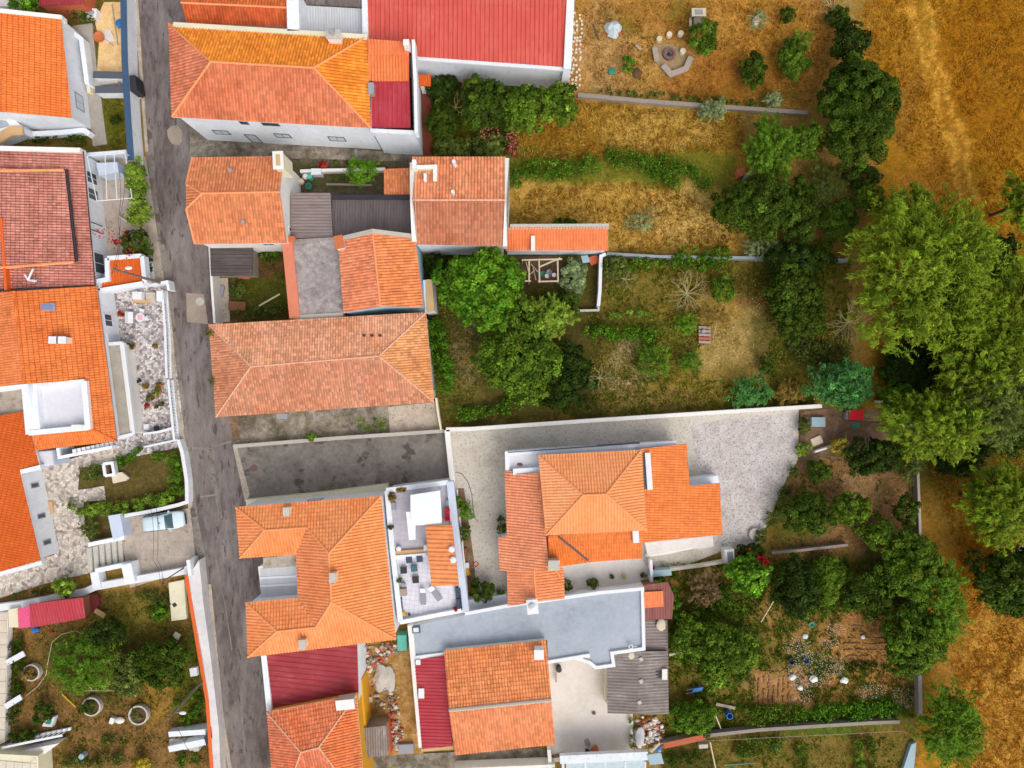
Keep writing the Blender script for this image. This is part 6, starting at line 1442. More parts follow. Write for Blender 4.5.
hedge('green bushes between the brown dry bush and the fig tree', [(690, 602), (722, 596), (736, 590)], 18, 1.2, 'broad', .2)
hedge('green thicket between the large green tree and the garden plot', [(745, 625), (752, 650), (742, 676)], 16, 1.0, 'olive', .2)
hedge('green undergrowth under the dark tree right of the fig tree', [(790, 615), (822, 608), (850, 604)], 18, 1.0, 'broad', .2)
hedge('bramble growing over the long pale wall near the plume bush', [(676, 252), (702, 254), (728, 252)], 12, 1.7, 'field', .2)
hedge('dark weeds below the left wall of the bottom left garden', [(14, 640), (20, 662), (17, 690), (14, 725)], 14, .8, 'dark', .17)
hedge('green undergrowth between the dark trees above the blue green tree', [(790, 345), (815, 352), (845, 360)], 26, 1.0, 'olive', .2)
hedge('green scrub at the foot of the dark trees by the reddish soil', [(770, 250), (800, 246), (832, 246)], 14, 1.2, 'broad', .2)
# red flowers
shrub('red flowering bush by the corner utility box', 757, 558, 7, 1.4, 'broad', 'red', rpy=5)
shrub('dark bush behind the red flowers', 750, 552, 16, 1.3, 'broad', 'deepgreen', rpy=8)
# ---- street side, left
shrub('bright green climbing vine spilling over the street wall', 138, 183, 8, 2.8, 'broad', 'lime', rpy=28, dens=1.1)
shrub('bright green climbing vine below the first, above the bougainvillea', 142, 214, 11, 2.8, 'broad', 'lime', rpy=16, dens=1.1)
shrub('dark bougainvillea bush with red flowers by the little porch', 138, 243, 15, 2.8, 'broad', 'dark', rpy=14)
shrub('spray of red bougainvillea flowers reaching left over the terrace', 120, 243, 7, 2.6, 'broad', 'red', rpy=4, nclump=8)
shrub('hanging dark bougainvillea beside the porch edge', 148, 268, 5, 1.8, 'broad', 'dark', rpy=14)
hedge('clipped dark hedge along the right of the sunken front garden', [(173, 450), (175, 473), (177, 492)], 15, .9, 'field', .14, 1.6)
hedge('bright green hedge along the bottom of the sunken front garden', [(80, 508), (110, 509), (140, 505), (172, 497)], 14, 1.1, 'lime', .15, 1.6)
hedge('small yellow green hedge at the path corner', [(71, 500), (73, 510), (80, 511)], 7, .9, 'lime', .14)
hedge('dark green bed at the upper left of the front garden', [(82, 474), (100, 470)], 18, .8, 'olive', .15, 1.6)
hedge('green bush row inside the front garden top', [(118, 463), (132, 456), (146, 452)], 13, .9, 'field', .15, 1.6)
shrub('green tuft in the middle of the front garden', 158, 457, 7, .9, 'broad', 'broad', rpy=5)
shrub('small green shrub beside the parking ledge', 92, 528, 9, 1.2, 'spray', 'olive')
shrub('bushy round green tree beside the white retaining wall', 66, 585, 11.5, 2.6, 'broad', 'lime', rpy=11, leaf=.16, dens=1.2)
hedge('green weeds behind the white retaining wall', [(8, 597), (30, 593), (52, 588)], 7, .6, 'olive', .15)
tree('round green tree at the top left corner', 27, 4, 16, 3.6, 'broad', 'bright', rpy=9, leaf=.22)
shrub('small green bush between the dark red shed and the sandy yard', 76, 10, 9, 1.4, 'broad', 'olive', rpy=7)
shrub('green weeds at the head of the grey walkway', 88, 18, 7, .8, 'broad', 'olive', rpy=5)
hedge('low green shrubs behind the top left house', [(30, 141), (60, 139), (86, 138)], 7, .7, 'dark', .16)
shrub('dark bush on the grass strip by the blue capped wall', 116, 120, 5, .9, 'broad', 'deepgreen')
shrub('palm like bright green plant in the passage below the long house', 362, 173, 13, 2.6, 'feather', 'bright', rpy=12, leaf=.24)
hedge('low planter greenery in the passage below the long house', [(328, 178), (350, 180)], 7, .6, 'olive', .14)
shrub('red flower clump in the passage below the long house', 323, 165, 4, .6, 'broad', 'red')
hedge('weeds along the foot of the long white house', [(300, 168), (345, 164), (410, 172)], 5, .4, 'olive', .13)
# small overgrown yard
hedge('weeds in the lower part of the small overgrown yard', [(235, 316), (262, 312), (288, 308)], 11, .6, 'olive', .15)
shrub('green weeds in the left of the small overgrown yard', 238, 290, 8, .7, 'broad', 'olive')
shrub('dark weeds in the upper part of the small overgrown yard', 272, 255, 14, .7, 'broad', 'dark', rpy=7)
shrub('tuft of grass growing from the roof corner of the salmon hip roof', 211, 334, 4, 5.0, 'grassy', 'olive', trunk=False, z0=4.5, nclump=14)
shrub('second tuft of grass on the street eave of the salmon hip roof', 213, 381, 3, 5.0, 'grassy', 'olive', trunk=False, z0=4.5, nclump=10)
hedge('moss and weeds on the stained slab beside the salmon hip roof', [(358, 426), (386, 424)], 12, .15, 'lime', .1, .8)
shrub('weed clump on the low edge wall of the side lane', 311, 437, 6, 1.0, 'broad', 'field', rpy=4)
# villa yard planting strip
shrub('green shrub at the top of the planting strip beside the roof terrace', 459, 502, 4, 1.3, 'broad', 'broad', rpy=6)
shrub('feathery round plant in the planting strip beside the roof terrace', 466, 511, 6, 1.4, 'feather', 'bright', rpy=7)
shrub('yellow green bush in the planting strip beside the roof terrace', 463, 532, 7, 1.3, 'broad', 'olive', rpy=9)
shrub('clipped dark round bush in the bottom corner of the villa yard', 482.5, 588, 12, 2.2, 'broad', 'dark', rpy=13, leaf=.13, dens=1.3)
shrub('small round bush next to the villa south gable', 501, 595, 5, 1.0, 'broad', 'field')
shrub('small bush at the west eave of the villa', 501, 524, 4, 1.2, 'broad', 'olive', rpy=9)
shrub('green plant with orange flowers on the villa south terrace', 592, 583, 6, 1.0, 'broad', 'olive', rpy=6)
shrub('dark plant by the villa south gable wall', 567.5, 585, 4, 1.2, 'broad', 'olive', rpy=6)
# ---- lower left garden
tree('large green climbing tree in the lower left garden', 84, 664, 35, 3.6, 'feather', 'field', rpy=28, leaf=.2, dens=1.2, nclump=260)
tree('dark round tree under the red metal shed', 108, 632, 17, 3.4, 'broad', 'deepgreen', rpy=17, leaf=.18)
tree('yellow green bush tree right of the climbing tree', 130, 674, 14, 3, 'broad', 'olive', rpy=24, leaf=.18)
tree('dark green tree next to the orange topped wall', 162, 662, 27, 3.4, 'broad', 'dark', rpy=23, leaf=.2)
shrub('green bush beside the turquoise dots in the upper corner plot', 160, 613, 9, 1.2, 'broad', 'field')
hedge('pale yellow green plants in the upper corner plot', [(138, 600), (155, 592), (166, 600), (150, 618)], 14, .6, 'olive', .15)
shrub('dark bush beside the white garden box', 44, 712, 11, 1.4, 'broad', 'dark', rpy=11)
shrub('green bush left of the round planter', 24, 735, 13, 1.2, 'broad', 'dark', rpy=7)
shrub('yellow flowering bush at the bottom edge', 143, 764, 9, 1.2, 'broad', 'yellow', rpy=6)
hedge('vegetable leaves between the lamp and the orange topped wall', [(176, 705), (196, 690), (198, 715), (182, 722)], 12, .5, 'field', .16)
hedge('greenery right of the bottom stair', [(176, 760), (200, 756)], 14, .8, 'broad', .17)
hedge('low weeds along the bottom of the lower left garden', [(62, 760), (100, 762), (125, 758)], 12, .7, 'olive', .16)
hedge('dark green plants below the two planters', [(100, 738), (126, 740)], 9, .5, 'olive', .15)

# ---- ground cover nobody could count
def inpoly(poly, X, Y):
    ins = np.zeros(len(X), bool); n = len(poly)
    for i in range(n):
        x0, y0 = poly[i]; x1, y1 = poly[(i + 1) % n]
        c = ((y0 > Y) != (y1 > Y)) & (X < (x1 - x0) * (Y - y0) / (y1 - y0 + 1e-9) + x0); ins ^= c
    return ins
def tufts(name, polys, per_m2, hgt, base, young, seed, blades=5, wid=.045, spread=.5, excl=(), lay=.6, label=None, mat='straw', clumpy=.5):
    rs = np.random.RandomState(seed); pts = []
    for poly in polys:
        xs = [p[0] for p in poly]; ys = [p[1] for p in poly]; n = int((max(xs) - min(xs)) * (max(ys) - min(ys)) * S * S * per_m2)
        X = rs.uniform(min(xs), max(xs), n); Y = rs.uniform(min(ys), max(ys), n); ok = inpoly(poly, X, Y)
        for e in excl: ok &= ~inpoly(e, X, Y)
        dn = np.sin(X * .11 + 3 * np.sin(Y * .05)) * np.sin(Y * .13 + 2 * np.sin(X * .06 + 1)) + .6 * np.sin(X * .31 + Y * .22) ; ok &= (rs.rand(n) < 1 - clumpy + clumpy * (dn > rs.randn(n) * .5))
        pts.append(np.stack([X[ok], Y[ok]], 1))
    p = np.concatenate(pts); n = len(p)
    base_ = np.stack([(p[:, 0] - 512) * S, (384 - p[:, 1]) * S, np.full(n, -.08)], 1)
    wind = np.stack([np.sin(p[:, 0] * .06 + np.sin(p[:, 1] * .05) * 2), np.cos(p[:, 1] * .07 + np.sin(p[:, 0] * .04) * 2)], 1)
    k = np.repeat(np.arange(n), blades); m = len(k)
    b0 = base_[k] + np.concatenate([rs.randn(m, 2) * .12, np.zeros((m, 1))], 1)
    L = hgt * (.6 + .8 * rs.rand(m)); d = nrm(np.concatenate([rs.randn(m, 2) * spread + wind[k] * lay, (.45 + .7 * rs.rand(m))[:, None]], 1))
    tip = b0 + d * L[:, None]; sd = nrm(np.cross(d, rs.randn(m, 3))) * (wid * (.6 + .8 * rs.rand(m)))[:, None]
    V = np.stack([b0 - sd, b0 + sd, tip], 1).reshape(-1, 3); F = np.arange(m * 3).reshape(-1, 3)
    cl = np.exp(rs.randn(n) * .27)[k][:, None] * np.exp(rs.randn(m, 1) * .2) * np.array(base)[None]; q = (rs.rand(n) < .3)[k][:, None] * .7; cl = cl * (1 - q) + np.array(young)[None] * q
    o = mesh_np(name, V, F, np.clip(np.repeat(cl, 3, 0), .004, .85), M[mat]); tag(o, label, None, None, 'stuff'); return o
l3 = lambda *c: tuple(lin(v) for v in c)
FIELD = [(880, -30), (1060, -30), (1060, 800), (950, 800), (965, 700), (940, 640), (960, 560), (940, 500), (920, 440), (1000, 230), (940, 200), (890, 130), (868, 60), (862, -30)]
TRACK = [(903, 0), (930, 0), (945, 60), (962, 110), (975, 160), (982, 205), (955, 200), (950, 160), (935, 110), (920, 60)]
tufts('dry_field_grass', [FIELD], 22, .27, l3(168, 117, 24), l3(208, 163, 68), 1, 5, .035, excl=[TRACK], lay=.9, label='golden dry grass covering the field on the right')
tufts('dry_field_grass', [[(975, 560), (1060, 600), (1060, 800), (950, 800), (962, 700), (945, 660), (965, 610)]], 14, .3, l3(196, 146, 62), l3(222, 178, 100), 21, 5, .035, lay=1.1, label='paler wind laid grass in the lower right corner of the field')
tufts('track_stubble', [TRACK], 10, .12, l3(176, 126, 44), l3(194, 148, 70), 11, 4, .03, label='short straw stubble on the farm track')
tufts('lawn_straw', [[(575, 2), (830, 2), (832, 60), (812, 106), (720, 100), (600, 90), (584, 60)]], 26, .2, l3(168, 120, 52), l3(120, 76, 22), 2, 4, .035, excl=[[(655, 40), (695, 40), (692, 76), (655, 76)]], label='short dry grass of the fire pit lawn')
tufts('dry_garden_grass', [[(512, 104), (570, 100), (740, 116), (745, 150), (600, 158), (512, 160)], [(514, 192), (600, 182), (660, 185), (735, 200), (745, 250), (612, 252), (608, 224), (512, 222)]], 24, .34, l3(164, 124, 42), l3(220, 186, 108), 3, 5, .04, label='tall straw coloured grass of the dry gardens')
tufts('garden_weeds', [[(604, 258), (850, 262), (850, 400), (740, 408), (600, 418), (590, 380), (590, 315), (604, 312)], [(425, 250), (500, 255), (470, 425), (442, 420)]], 26, .3, l3(108, 120, 32), l3(188, 156, 84), 4, 5, .05, label='mixed dry and green weeds of the overgrown middle garden', mat='leaf_dull', excl=[[(700, 290), (765, 300), (770, 385), (700, 380)]])
tufts('garden_weeds', [[(700, 290), (765, 300), (770, 385), (700, 380)], [(590, 318), (640, 345), (640, 400), (590, 410)]], 12, .2, l3(180, 152, 90), l3(128, 124, 44), 5, 4, .04, label='sparse dry grass in the bare patches of the middle garden', mat='leaf_dull')
tufts('plot_weeds', [[(660, 562), (740, 560), (916, 556), (914, 718), (830, 722), (660, 742)]], 26, .32, l3(80, 112, 26), l3(130, 128, 44), 6, 5, .055, label='weeds scattered over the lower right plots', mat='leaf_dull', excl=[[(755, 672), (795, 672), (797, 704), (755, 704)], [(840, 615), (890, 615), (890, 662), (840, 662)]], clumpy=.8)
tufts('plot_weeds', [[(840, 615), (890, 615), (890, 662), (840, 662)], [(664, 742), (912, 728), (912, 790), (664, 790)], [(782, 460), (914, 436), (916, 556), (760, 556)]], 10, .22, l3(92, 112, 32), l3(160, 126, 62), 7, 5, .045, label='thin weeds on the brown soil of the citrus and vegetable plots', mat='leaf_dull', clumpy=.8)
tufts('garden_weeds', [[(8, 606), (96, 594), (188, 576), (210, 765), (8, 765)]], 16, .24, l3(98, 108, 34), l3(166, 132, 76), 8, 5, .045, label='weeds over the lower left garden', mat='leaf_dull', clumpy=.8)
tufts('grass_strip', [[(425, 110), (512, 120), (510, 155), (432, 156)], [(104, 92), (128, 92), (131, 152), (110, 150)], [(220, 280), (292, 244), (298, 318), (228, 320)], [(20, 133), (88, 136), (86, 147), (20, 146)]], 14, .2, l3(98, 102, 34), l3(140, 128, 50), 9, 5, .045, label='low green grass between the houses', mat='leaf_dull')
tufts('front_garden_weeds', [[(80, 470), (140, 455), (178, 455), (176, 495), (90, 502)]], 7, .12, l3(90, 82, 36), l3(120, 90, 60), 12, 5, .04, label='thin weeds in the sunken front garden', mat='leaf_dull', clumpy=.8)
# white wild flowers
def flowers(name, regions, n, seed, colr, label, size=.06, z=(.15, .5)):
    rs = np.random.RandomState(seed); ps = []
    for (cx, cy, rx, ry) in regions:
        m = int(n * rx * ry / sum(r[2] * r[3] for r in regions)); a = rs.rand(m) * 6.283; r_ = np.sqrt(rs.rand(m)); ps.append(np.stack([cx + np.cos(a) * r_ * rx, cy + np.sin(a) * r_ * ry], 1))
    p = np.concatenate(ps); m = len(p); c = np.stack([(p[:, 0] - 512) * S, (384 - p[:, 1]) * S, rs.uniform(z[0], z[1], m)], 1)
    V, F = leaf_quads(c, nrm(np.array([0, 0, 1.0]) + rs.randn(m, 3) * .25), rs.randn(m, 3), size * (.7 + .8 * rs.rand(m)), size * (.7 + .8 * rs.rand(m)))
    o = mesh_np(name, V, F, np.clip(np.repeat(np.array(colr)[None] * (.8 + .3 * rs.rand(m, 1)), 4, 0), 0, .85), M['petal']); tag(o, label, None, None, 'stuff')
flowers('white_flowers', [(812, 668, 26, 18), (800, 690, 12, 12), (835, 628, 10, 8), (828, 642, 10, 6), (902, 696, 12, 12), (870, 690, 14, 8), (838, 664, 6, 10), (796, 645, 14, 10), (855, 600, 8, 6)], 1300, 3, (.72, .74, .70), 'white wild flowers sprinkled over the lower right plot')
flowers('red_flowers', [(757, 558, 7, 5), (744, 547, 2, 3)], 50, 4, (.7, .02, .03), 'red blossoms on the bush by the utility box', .16, (1.1, 1.5))
flowers('red_flowers', [(128, 240, 16, 8), (144, 258, 6, 10), (112, 240, 5, 5)], 80, 5, (.6, .03, .06), 'red bougainvillea blossoms over the terrace edge', .15, (2.4, 2.9))
flowers('pink_flowers', [(490, 140, 10, 8), (511, 145, 5, 12)], 70, 6, (.55, .2, .14), 'reddish blossoms behind the salmon gabled house', .17, (1.7, 2.2))
# =================================================================== SMALL THINGS
def boxthing(name, label, cat, px, py, sx, sy, h, mat, rz=0.0, z0=0.0, group=None, bev=None):
    c = P(px, py, z0 + h); b = MB(); b.box((c.x, c.y, z0), sx, sy, h, rz); o = b.build(name, M[mat]); return tag(o, label, cat, group)
def lathething(name, label, cat, px, py, prof, mat, z0=0.0, group=None, n=14):
    c = P(px, py, z0 + prof[-1][1]); b = MB(); b.lathe((c.x, c.y, z0), prof, n); o = b.build(name, M[mat], None); return tag(o, label, cat, group)
def plank(label, a, b_, z=.12, w=.14, mat='wood_pale', name='plank', cat='plank', t=.05, za=None, zb=None):
    A = P(a[0], a[1], za if za is not None else z); B_ = P(b_[0], b_[1], zb if zb is not None else z); b = MB(); d = B_ - A; side = Vector((-d.y, d.x, 0)).normalized() * w / 2; up = Vector((0, 0, t))
    p = [A - side, A + side, B_ + side, B_ - side]; b.face([v + up for v in p][::-1]); b.face(p)
    for i in range(4): b.face([p[i], p[(i + 1) % 4], p[(i + 1) % 4] + up, p[i] + up])
    return tag(b.build(name, M[mat]), label, cat)
# ---- car
def car():
    c = P(163.5, 521.5, .8); rt = root('car', 'pale blue white hatchback parked on the concrete forecourt', 'car', (c.x, c.y, 0.02)); rt.rotation_euler = (0, 0, math.radians(7))
    o0 = org(rt)
    # stations: x, half width low, half width belt, z belt, half width roof, z roof
    ST = [(-1.98, .62, .66, .78, .60, .84), (-1.93, .74, .78, .90, .62, 1.02), (-1.74, .80, .83, .94, .64, 1.36), (-1.35, .82, .84, .95, .66, 1.45), (-.5, .82, .85, .95, .67, 1.49), (.25, .82, .85, .94, .65, 1.44),
          (.55, .82, .84, .93, .63, 1.30), (1.02, .81, .83, .93, .76, .97), (1.5, .79, .81, .84, .70, .88), (1.85, .72, .74, .74, .60, .78), (2.0, .55, .58, .62, .48, .66)]
    rings = []
    for x, a, bw, zb, rw, zr_ in ST:
        zl = .24 if abs(x) < 1.9 else .34
        rings.append([Vector((x, -a, zl)), Vector((x, -bw, (zl + zb) / 2)), Vector((x, -bw, zb)), Vector((x, -rw, zr_)), Vector((x, -rw * .5, zr_ + .03)), Vector((x, 0, zr_ + .04)), Vector((x, rw * .5, zr_ + .03)), Vector((x, rw, zr_)), Vector((x, bw, zb)), Vector((x, bw, (zl + zb) / 2)), Vector((x, a, zl))])
    b = MB()
    W_ = lambda p: p + o0
    for r0, r1 in zip(rings, rings[1:]):
        for i in range(10): b.face([W_(r0[i]), W_(r1[i]), W_(r1[i + 1]), W_(r0[i + 1])])
        b.face([W_(r0[10]), W_(r1[10]), W_(r1[0]), W_(r0[0])])
    b.face([W_(p) for p in rings[0]]); b.face([W_(p) for p in rings[-1]][::-1])
    paint = m_plain('pale_blue_car_paint', C(206, 222, 228), .28, .03, 1, .5); M['paint'] = paint
    gl = m_glass('car_glass', C(52, 82, 88), .08); trim = M['dark']
    b.build('body', paint, rt, True)
    def glass(pts, nm, off):
        b = MB(); pp = [W_(Vector(p) + Vector(off)) for p in pts]; b.face(pp); b.face(pp[::-1]); return b.build(nm, gl, rt)
    def rpt(i, j): return rings[i][j]
    def lp(a, c_, t): return a.lerp(c_, t)
    # windscreen between station 5/6 and 7
    b = MB(); 
    for j in range(3, 7):
        A0, A1, B0, B1 = rpt(6, j), rpt(6, j + 1), rpt(7, j), rpt(7, j + 1)
        A0, A1 = lp(rpt(5, j), A0, .55), lp(rpt(5, j + 1), A1, .55)
        off = Vector((.012, 0, .014)); q = [W_(v + off) for v in (A0, lp(A0, A1, 1), B1, B0)]
        mid0, mid1 = W_(rpt(6, j) + off * 1.2), W_(rpt(6, j + 1) + off * 1.2)
        b.face([q[0], q[1], mid1, mid0][::-1]); b.face([mid0, mid1, q[2], q[3]][::-1])
    b.build('windscreen', gl, rt)
    b = MB()
    for j in range(3, 7):
        A0, A1, B0, B1 = rpt(1, j), rpt(1, j + 1), rpt(2, j), rpt(2, j + 1); off = Vector((-.014, 0, .01)); b.face([W_(v + off) for v in (A0, B0, B1, A1)][::-1])
    b.build('rear_window', gl, rt)
    for sgn, j0, j1 in ((-1, 2, 3), (1, 8, 7)):
        for i0, i1 in ((2, 3), (3, 4), (4, 6)):
            A, B_ = rings[i0], rings[i1]; off = Vector((0, sgn * .012, .008))
            q = [lp(A[j0], A[j1], .12), lp(B_[j0], B_[j1], .12), lp(B_[j0], B_[j1], .9), lp(A[j0], A[j1], .9)]
            x0 = .06; q = [q[0].lerp(q[1], .04), q[1].lerp(q[0], .04), q[2].lerp(q[3], .04), q[3].lerp(q[2], .04)]
            glass(q, 'side_window', off)
        b = MB(); b.box(tuple(W_(Vector((.72, sgn * .93, .93)))), .12, .2, .13); b.build('wing_mirror', paint, rt)
        b = MB(); b.box(tuple(W_(Vector((1.83, sgn * .55, .6)))), .22, .26, .13, -sgn * .35); b.build('headlight', M['blind'], rt)
        b = MB(); b.box(tuple(W_(Vector((-1.93, sgn * .62, .62)))), .12, .2, .24); b.build('tail_light', M['red'], rt)
    # roof panel seam, wiper, bumpers
    b = MB(); b.box(tuple(W_(Vector((-.12, 0, 1.525)))), .035, 1.2, .008); b.build('roof_seam', trim, rt)
    b = MB(); b.tube(W_(Vector((-.02, 0, 1.5))), W_(Vector((-.12, .05, 1.72))), .012, .008, 5); b.box(tuple(W_(Vector((-.02, 0, 1.52)))), .1, .07, .03); b.build('aerial', trim, rt)
    b = MB(); b.box(tuple(W_(Vector((2.0, 0, .32)))), .12, 1.15, .22); b.build('bumper', trim, rt); b = MB(); b.box(tuple(W_(Vector((-2.0, 0, .32)))), .12, 1.3, .24); b.build('bumper', trim, rt)
    for x in (-1.25, 1.28):
        for s_ in (-1, 1):
            b = MB(); b.tube(W_(Vector((x, s_ * .66, .3))), W_(Vector((x, s_ * .85, .3))), .3, .3, 18); wh = b.build('wheel', M['dark'], rt)
            b = MB(); b.tube(W_(Vector((x, s_ * .84, .3))), W_(Vector((x, s_ * .865, .3))), .19, .17, 14); b.build('rim', M['steel'], wh)
car()
# ---- poles and wires
def pole(label, base, top, hgt, r=.13, lamp=None, mat='pole'):
    A = P(*base); T_ = P(top[0], top[1], hgt); rt = root('utility_pole', label, 'pole', A); b = MB(); b.tube(A, T_, r, r * .62, 10); b.build('shaft', M[mat], rt)
    d = Vector((0.5, .85, 0)); b = MB(); b.tube(T_ - d * .45 - Vector((0, 0, .25)), T_ + d * .45 - Vector((0, 0, .25)), .05, .05, 6)
    for s_ in (-.4, 0, .4): q = T_ + d * s_; b.tube(q - Vector((0, 0, .22)), q + Vector((0, 0, .05)), .04, .03, 6)
    b.build('crossarm', M['iron'], rt)
    if lamp:
        L_ = P(lamp[0], lamp[1], hgt - .9); st_ = A.lerp(T_, .86); b = MB(); b.tube(st_, L_, .035, .03, 6); arm = b.build('lamp_arm', M['steel'], rt); b = MB(); b.blob((L_.x + .15, L_.y, L_.z), .34, .16, .09, 2, .05); b.build('lamp_head', M['white_trim'], arm)
    return rt, T_
_, t1 = pole('leaning grey street pole with a lamp at the corner of the little orange porch', (166, 284.5), (113, 269), 8.6, .15, (127, 268))
_, t2 = pole('grey street pole with a white lamp beside the vegetable leaves', (208, 675), (168, 719), 8.4, .15, (181, 713))
_, t3 = pole('short thin pole rising from the white wall corner', (187, 566), (160, 583), 5.6, .07)
def wire(label, pts, r=.016):
    b = MB()
    for a, c_ in zip(pts, pts[1:]):
        prev = a
        for i in range(1, 9):
            t = i / 8; q = a.lerp(c_, t) - Vector((0, 0, 4 * .35 * t * (1 - t))); b.tube(prev, q, r, r, 4, caps=False); prev = q
    tag(b.build('cable', M['cable']), label, 'cable')
wire('pair wire crossing the parked car and the forecourt, left strand', [P(150, 505, 5.2), P(153, 560, 5.3), t3])
wire('pair wire crossing the parked car and the forecourt, right strand', [P(155, 500, 5.4), P(157, 560, 5.5), t3 + Vector((.2, .1, 0))])
wire('overhead wire dropping over the white canopy terrace of the reddish house', [t1, P(120, 215, 5.5), P(124, 168, 3.2)])
wire('second overhead wire dropping over the terrace of the reddish house', [t1 + Vector((.3, .3, 0)), P(118, 220, 5.7), P(119, 170, 3.2)])
wire('thin wire along the street from the lamp pole down past the bottom stair', [t2, P(185, 745, 7), P(215, 800, 6.5)])
# ---- pergola frame on the reddish house terrace
fr_ = root('pergola', 'open white metal pergola frame on the terrace of the reddish house', 'pergola', P(114, 175)); b = MB(); z = 2.6
pts_ = {'a': (87, 156), 'b': (125, 153), 'c': (132, 198), 'd': (97, 201)}
def bar(p, q, r=.045): b.tube(P(*p, z), P(*q, z), r, r, 6)
for p, q in ((pts_['a'], pts_['b']), (pts_['b'], pts_['c']), (pts_['c'], pts_['d']), (pts_['a'], pts_['d']), ((114, 154), (117, 199)), ((105, 155), (107, 200))): bar(p, q)
b.build('frame', M['rail'], fr_)
for k_ in ('b', 'c'):
    b = MB(); p = P(*pts_[k_], z); b.tube((p.x, p.y, 0), (p.x, p.y, z), .045, .045, 6); b.build('post', M['rail'], fr_)
b = MB(); b.prism([tuple(P(*v, 1.6)[:2]) for v in ((96, 163), (117, 162), (119, 172), (99, 176))], 0, 1.6); tag(b.build('screen_wall', M['bluewhite']), 'grey blue block with slanting end inside the pergola frame', 'wall')
wall('white end wall of the reddish house terrace', [(86, 154), (126, 151)], 1.7, .25, M['white'])
boxthing('bench', 'thin white bench bar on the tan terrace near the vines', 'bench', 123, 219, 1.1, .15, .4, 'conc', -.6)
# ---- mosaic terrace furniture
def pot(label, px, py, r_, h, pal, pm='terracotta', z0=.03, hh=None, dens=1.0):
    c = P(px, py, h); rt = root('potted_plant', label, 'potted plant', (c.x, c.y, z0)); b = MB(); ph = h * .5
    b.lathe((c.x, c.y, z0), [(r_ * .5, 0), (r_ * .72, ph), (r_ * .8, ph), (r_ * .8, ph + .05), (r_ * .6, ph + .05)], 12); b.build('pot', M[pm], rt)
    SEED[0] += 1; crown_mesh('leaves', rt, (c.x, c.y, z0 + ph + r_ * .5), (r_, r_, r_ * .7), 'broad', pal, SEED[0], .09, dens, 14); return rt
pot('mustard coloured round pot plant on the mosaic terrace near the balustrade', 154.5, 346, .22, .5, 'ochre')
pot('orange flowering pot at the upper left of the plant cluster', 144.5, 386, .3, .6, 'ochre'); pot('orange flowering pot at the upper right of the plant cluster', 158, 385, .3, .6, 'ochre')
pot('leafy green pot plant in the middle of the cluster', 155.5, 392, .45, .9, 'broad'); pot('olive pot plant at the lower left of the cluster', 149, 398, .4, .8, 'olive')
pot('brown red pot plant at the bottom of the cluster', 146.5, 406, .22, .5, 'red'); pot('dull green small pot at the lower right of the cluster', 161, 404, .24, .5, 'olive'); pot('small green seedling pot under the cluster', 156, 407, .16, .35, 'olive')
pot('dark green tall pot plant beside the terrace canopy', 128, 346, .32, 1.1, 'dark'); pot('orange brown pot below the tall dark pot plant', 130, 353.5, .2, .45, 'ochre'); pot('small rust coloured pot second below the tall dark pot plant', 130.5, 360, .18, .4, 'red')
pot('red flowering pot with green base on the grey strip by the house front', 119, 314, .28, .9, 'red')
tb_ = root('garden_table', 'round white garden table with a pale pink cloth on the mosaic terrace', 'table', P(140, 317.5, .03)); c = P(140, 317.5, .75); b = MB(); b.lathe((c.x, c.y, .7), [(.42, 0), (.45, .02), (.45, .05)], 20); b.build('tabletop', M['white_trim'], tb_)
b = MB(); b.tube((c.x, c.y, .03), (c.x, c.y, .7), .05, .05, 8); b.lathe((c.x, c.y, .03), [(.28, 0), (.2, .04), (.06, .06)], 12); b.build('pedestal', M['white_trim'], tb_)
b = MB(); b.box((c.x, c.y, .753), .52, .52, .012, .1); tag(b.build('tablecloth', M['pinkpale']), 'pale pink square cloth on the round white garden table', 'tablecloth')
def chair(label, px, py, rz, group='white chairs round the terrace table', z0=.03, mat='white_trim', s=.42):
    c = P(px, py, z0 + .6); rt = root('chair', label, 'chair', (c.x, c.y, z0), group); o_ = org(rt)
    b = MB(); b.box((o_.x, o_.y, z0 + .42), s, s, .05); b.build('seat', M[mat], rt); b = MB(); b.box((o_.x, o_.y - s / 2 + .03, z0 + .47), s, .05, .42); b.build('backrest', M[mat], rt)
    for x in (-1, 1):
        for y in (-1, 1): b = MB(); b.box((o_.x + x * s * .42, o_.y + y * s * .42, z0), .045, .045, .42); b.build('leg', M[mat], rt)
    rt.rotation_euler = (0, 0, rz); return rt
chair('white chair on the upper side of the pink clothed table', 141, 311, math.pi); chair('white chair on the lower side of the pink clothed table', 140, 324.5, 0); chair('white chair on the right of the pink clothed table', 147, 318, math.pi / 2 + .3)
bn = root('bench', 'white garden bench on the left of the pink clothed table', 'bench', P(132.5, 318, .03)); o_ = org(bn)
b = MB(); b.box((o_.x + .05, o_.y, .43), .5, 1.15, .05); b.build('seat', M['white_trim'], bn); b = MB(); b.box((o_.x - .24, o_.y, .48), .05, 1.15, .42); b.build('backrest', M['white_trim'], bn)
for x in (-.15, .25):
    for y in (-.5, .5): b = MB(); b.box((o_.x + x, o_.y + y, .03), .05, .05, .4); b.build('leg', M['white_trim'], bn)
boxthing('bread_oven', 'white square garden sink unit at the top of the mosaic terrace', 'sink', 137, 295.5, .9, .75, .9, 'white_trim', 0, .03)
o = boxthing('stone_bench', 'curved tan stone ledge below the white sink unit', 'bench', 140, 301, 1.5, .35, .45, 'tanwall', -.08, .03)
boxthing('planter_box', 'square planter of mottled soil at the top right of the mosaic terrace', 'planter', 150.5, 297.5, .95, 1.0, .35, 'rubble', 0, .03)
boxthing('white_post', 'white gate pillar beside the balustrade top', 'pillar', 159.5, 296, .6, 1.0, 1.1, 'white', 0, .03)
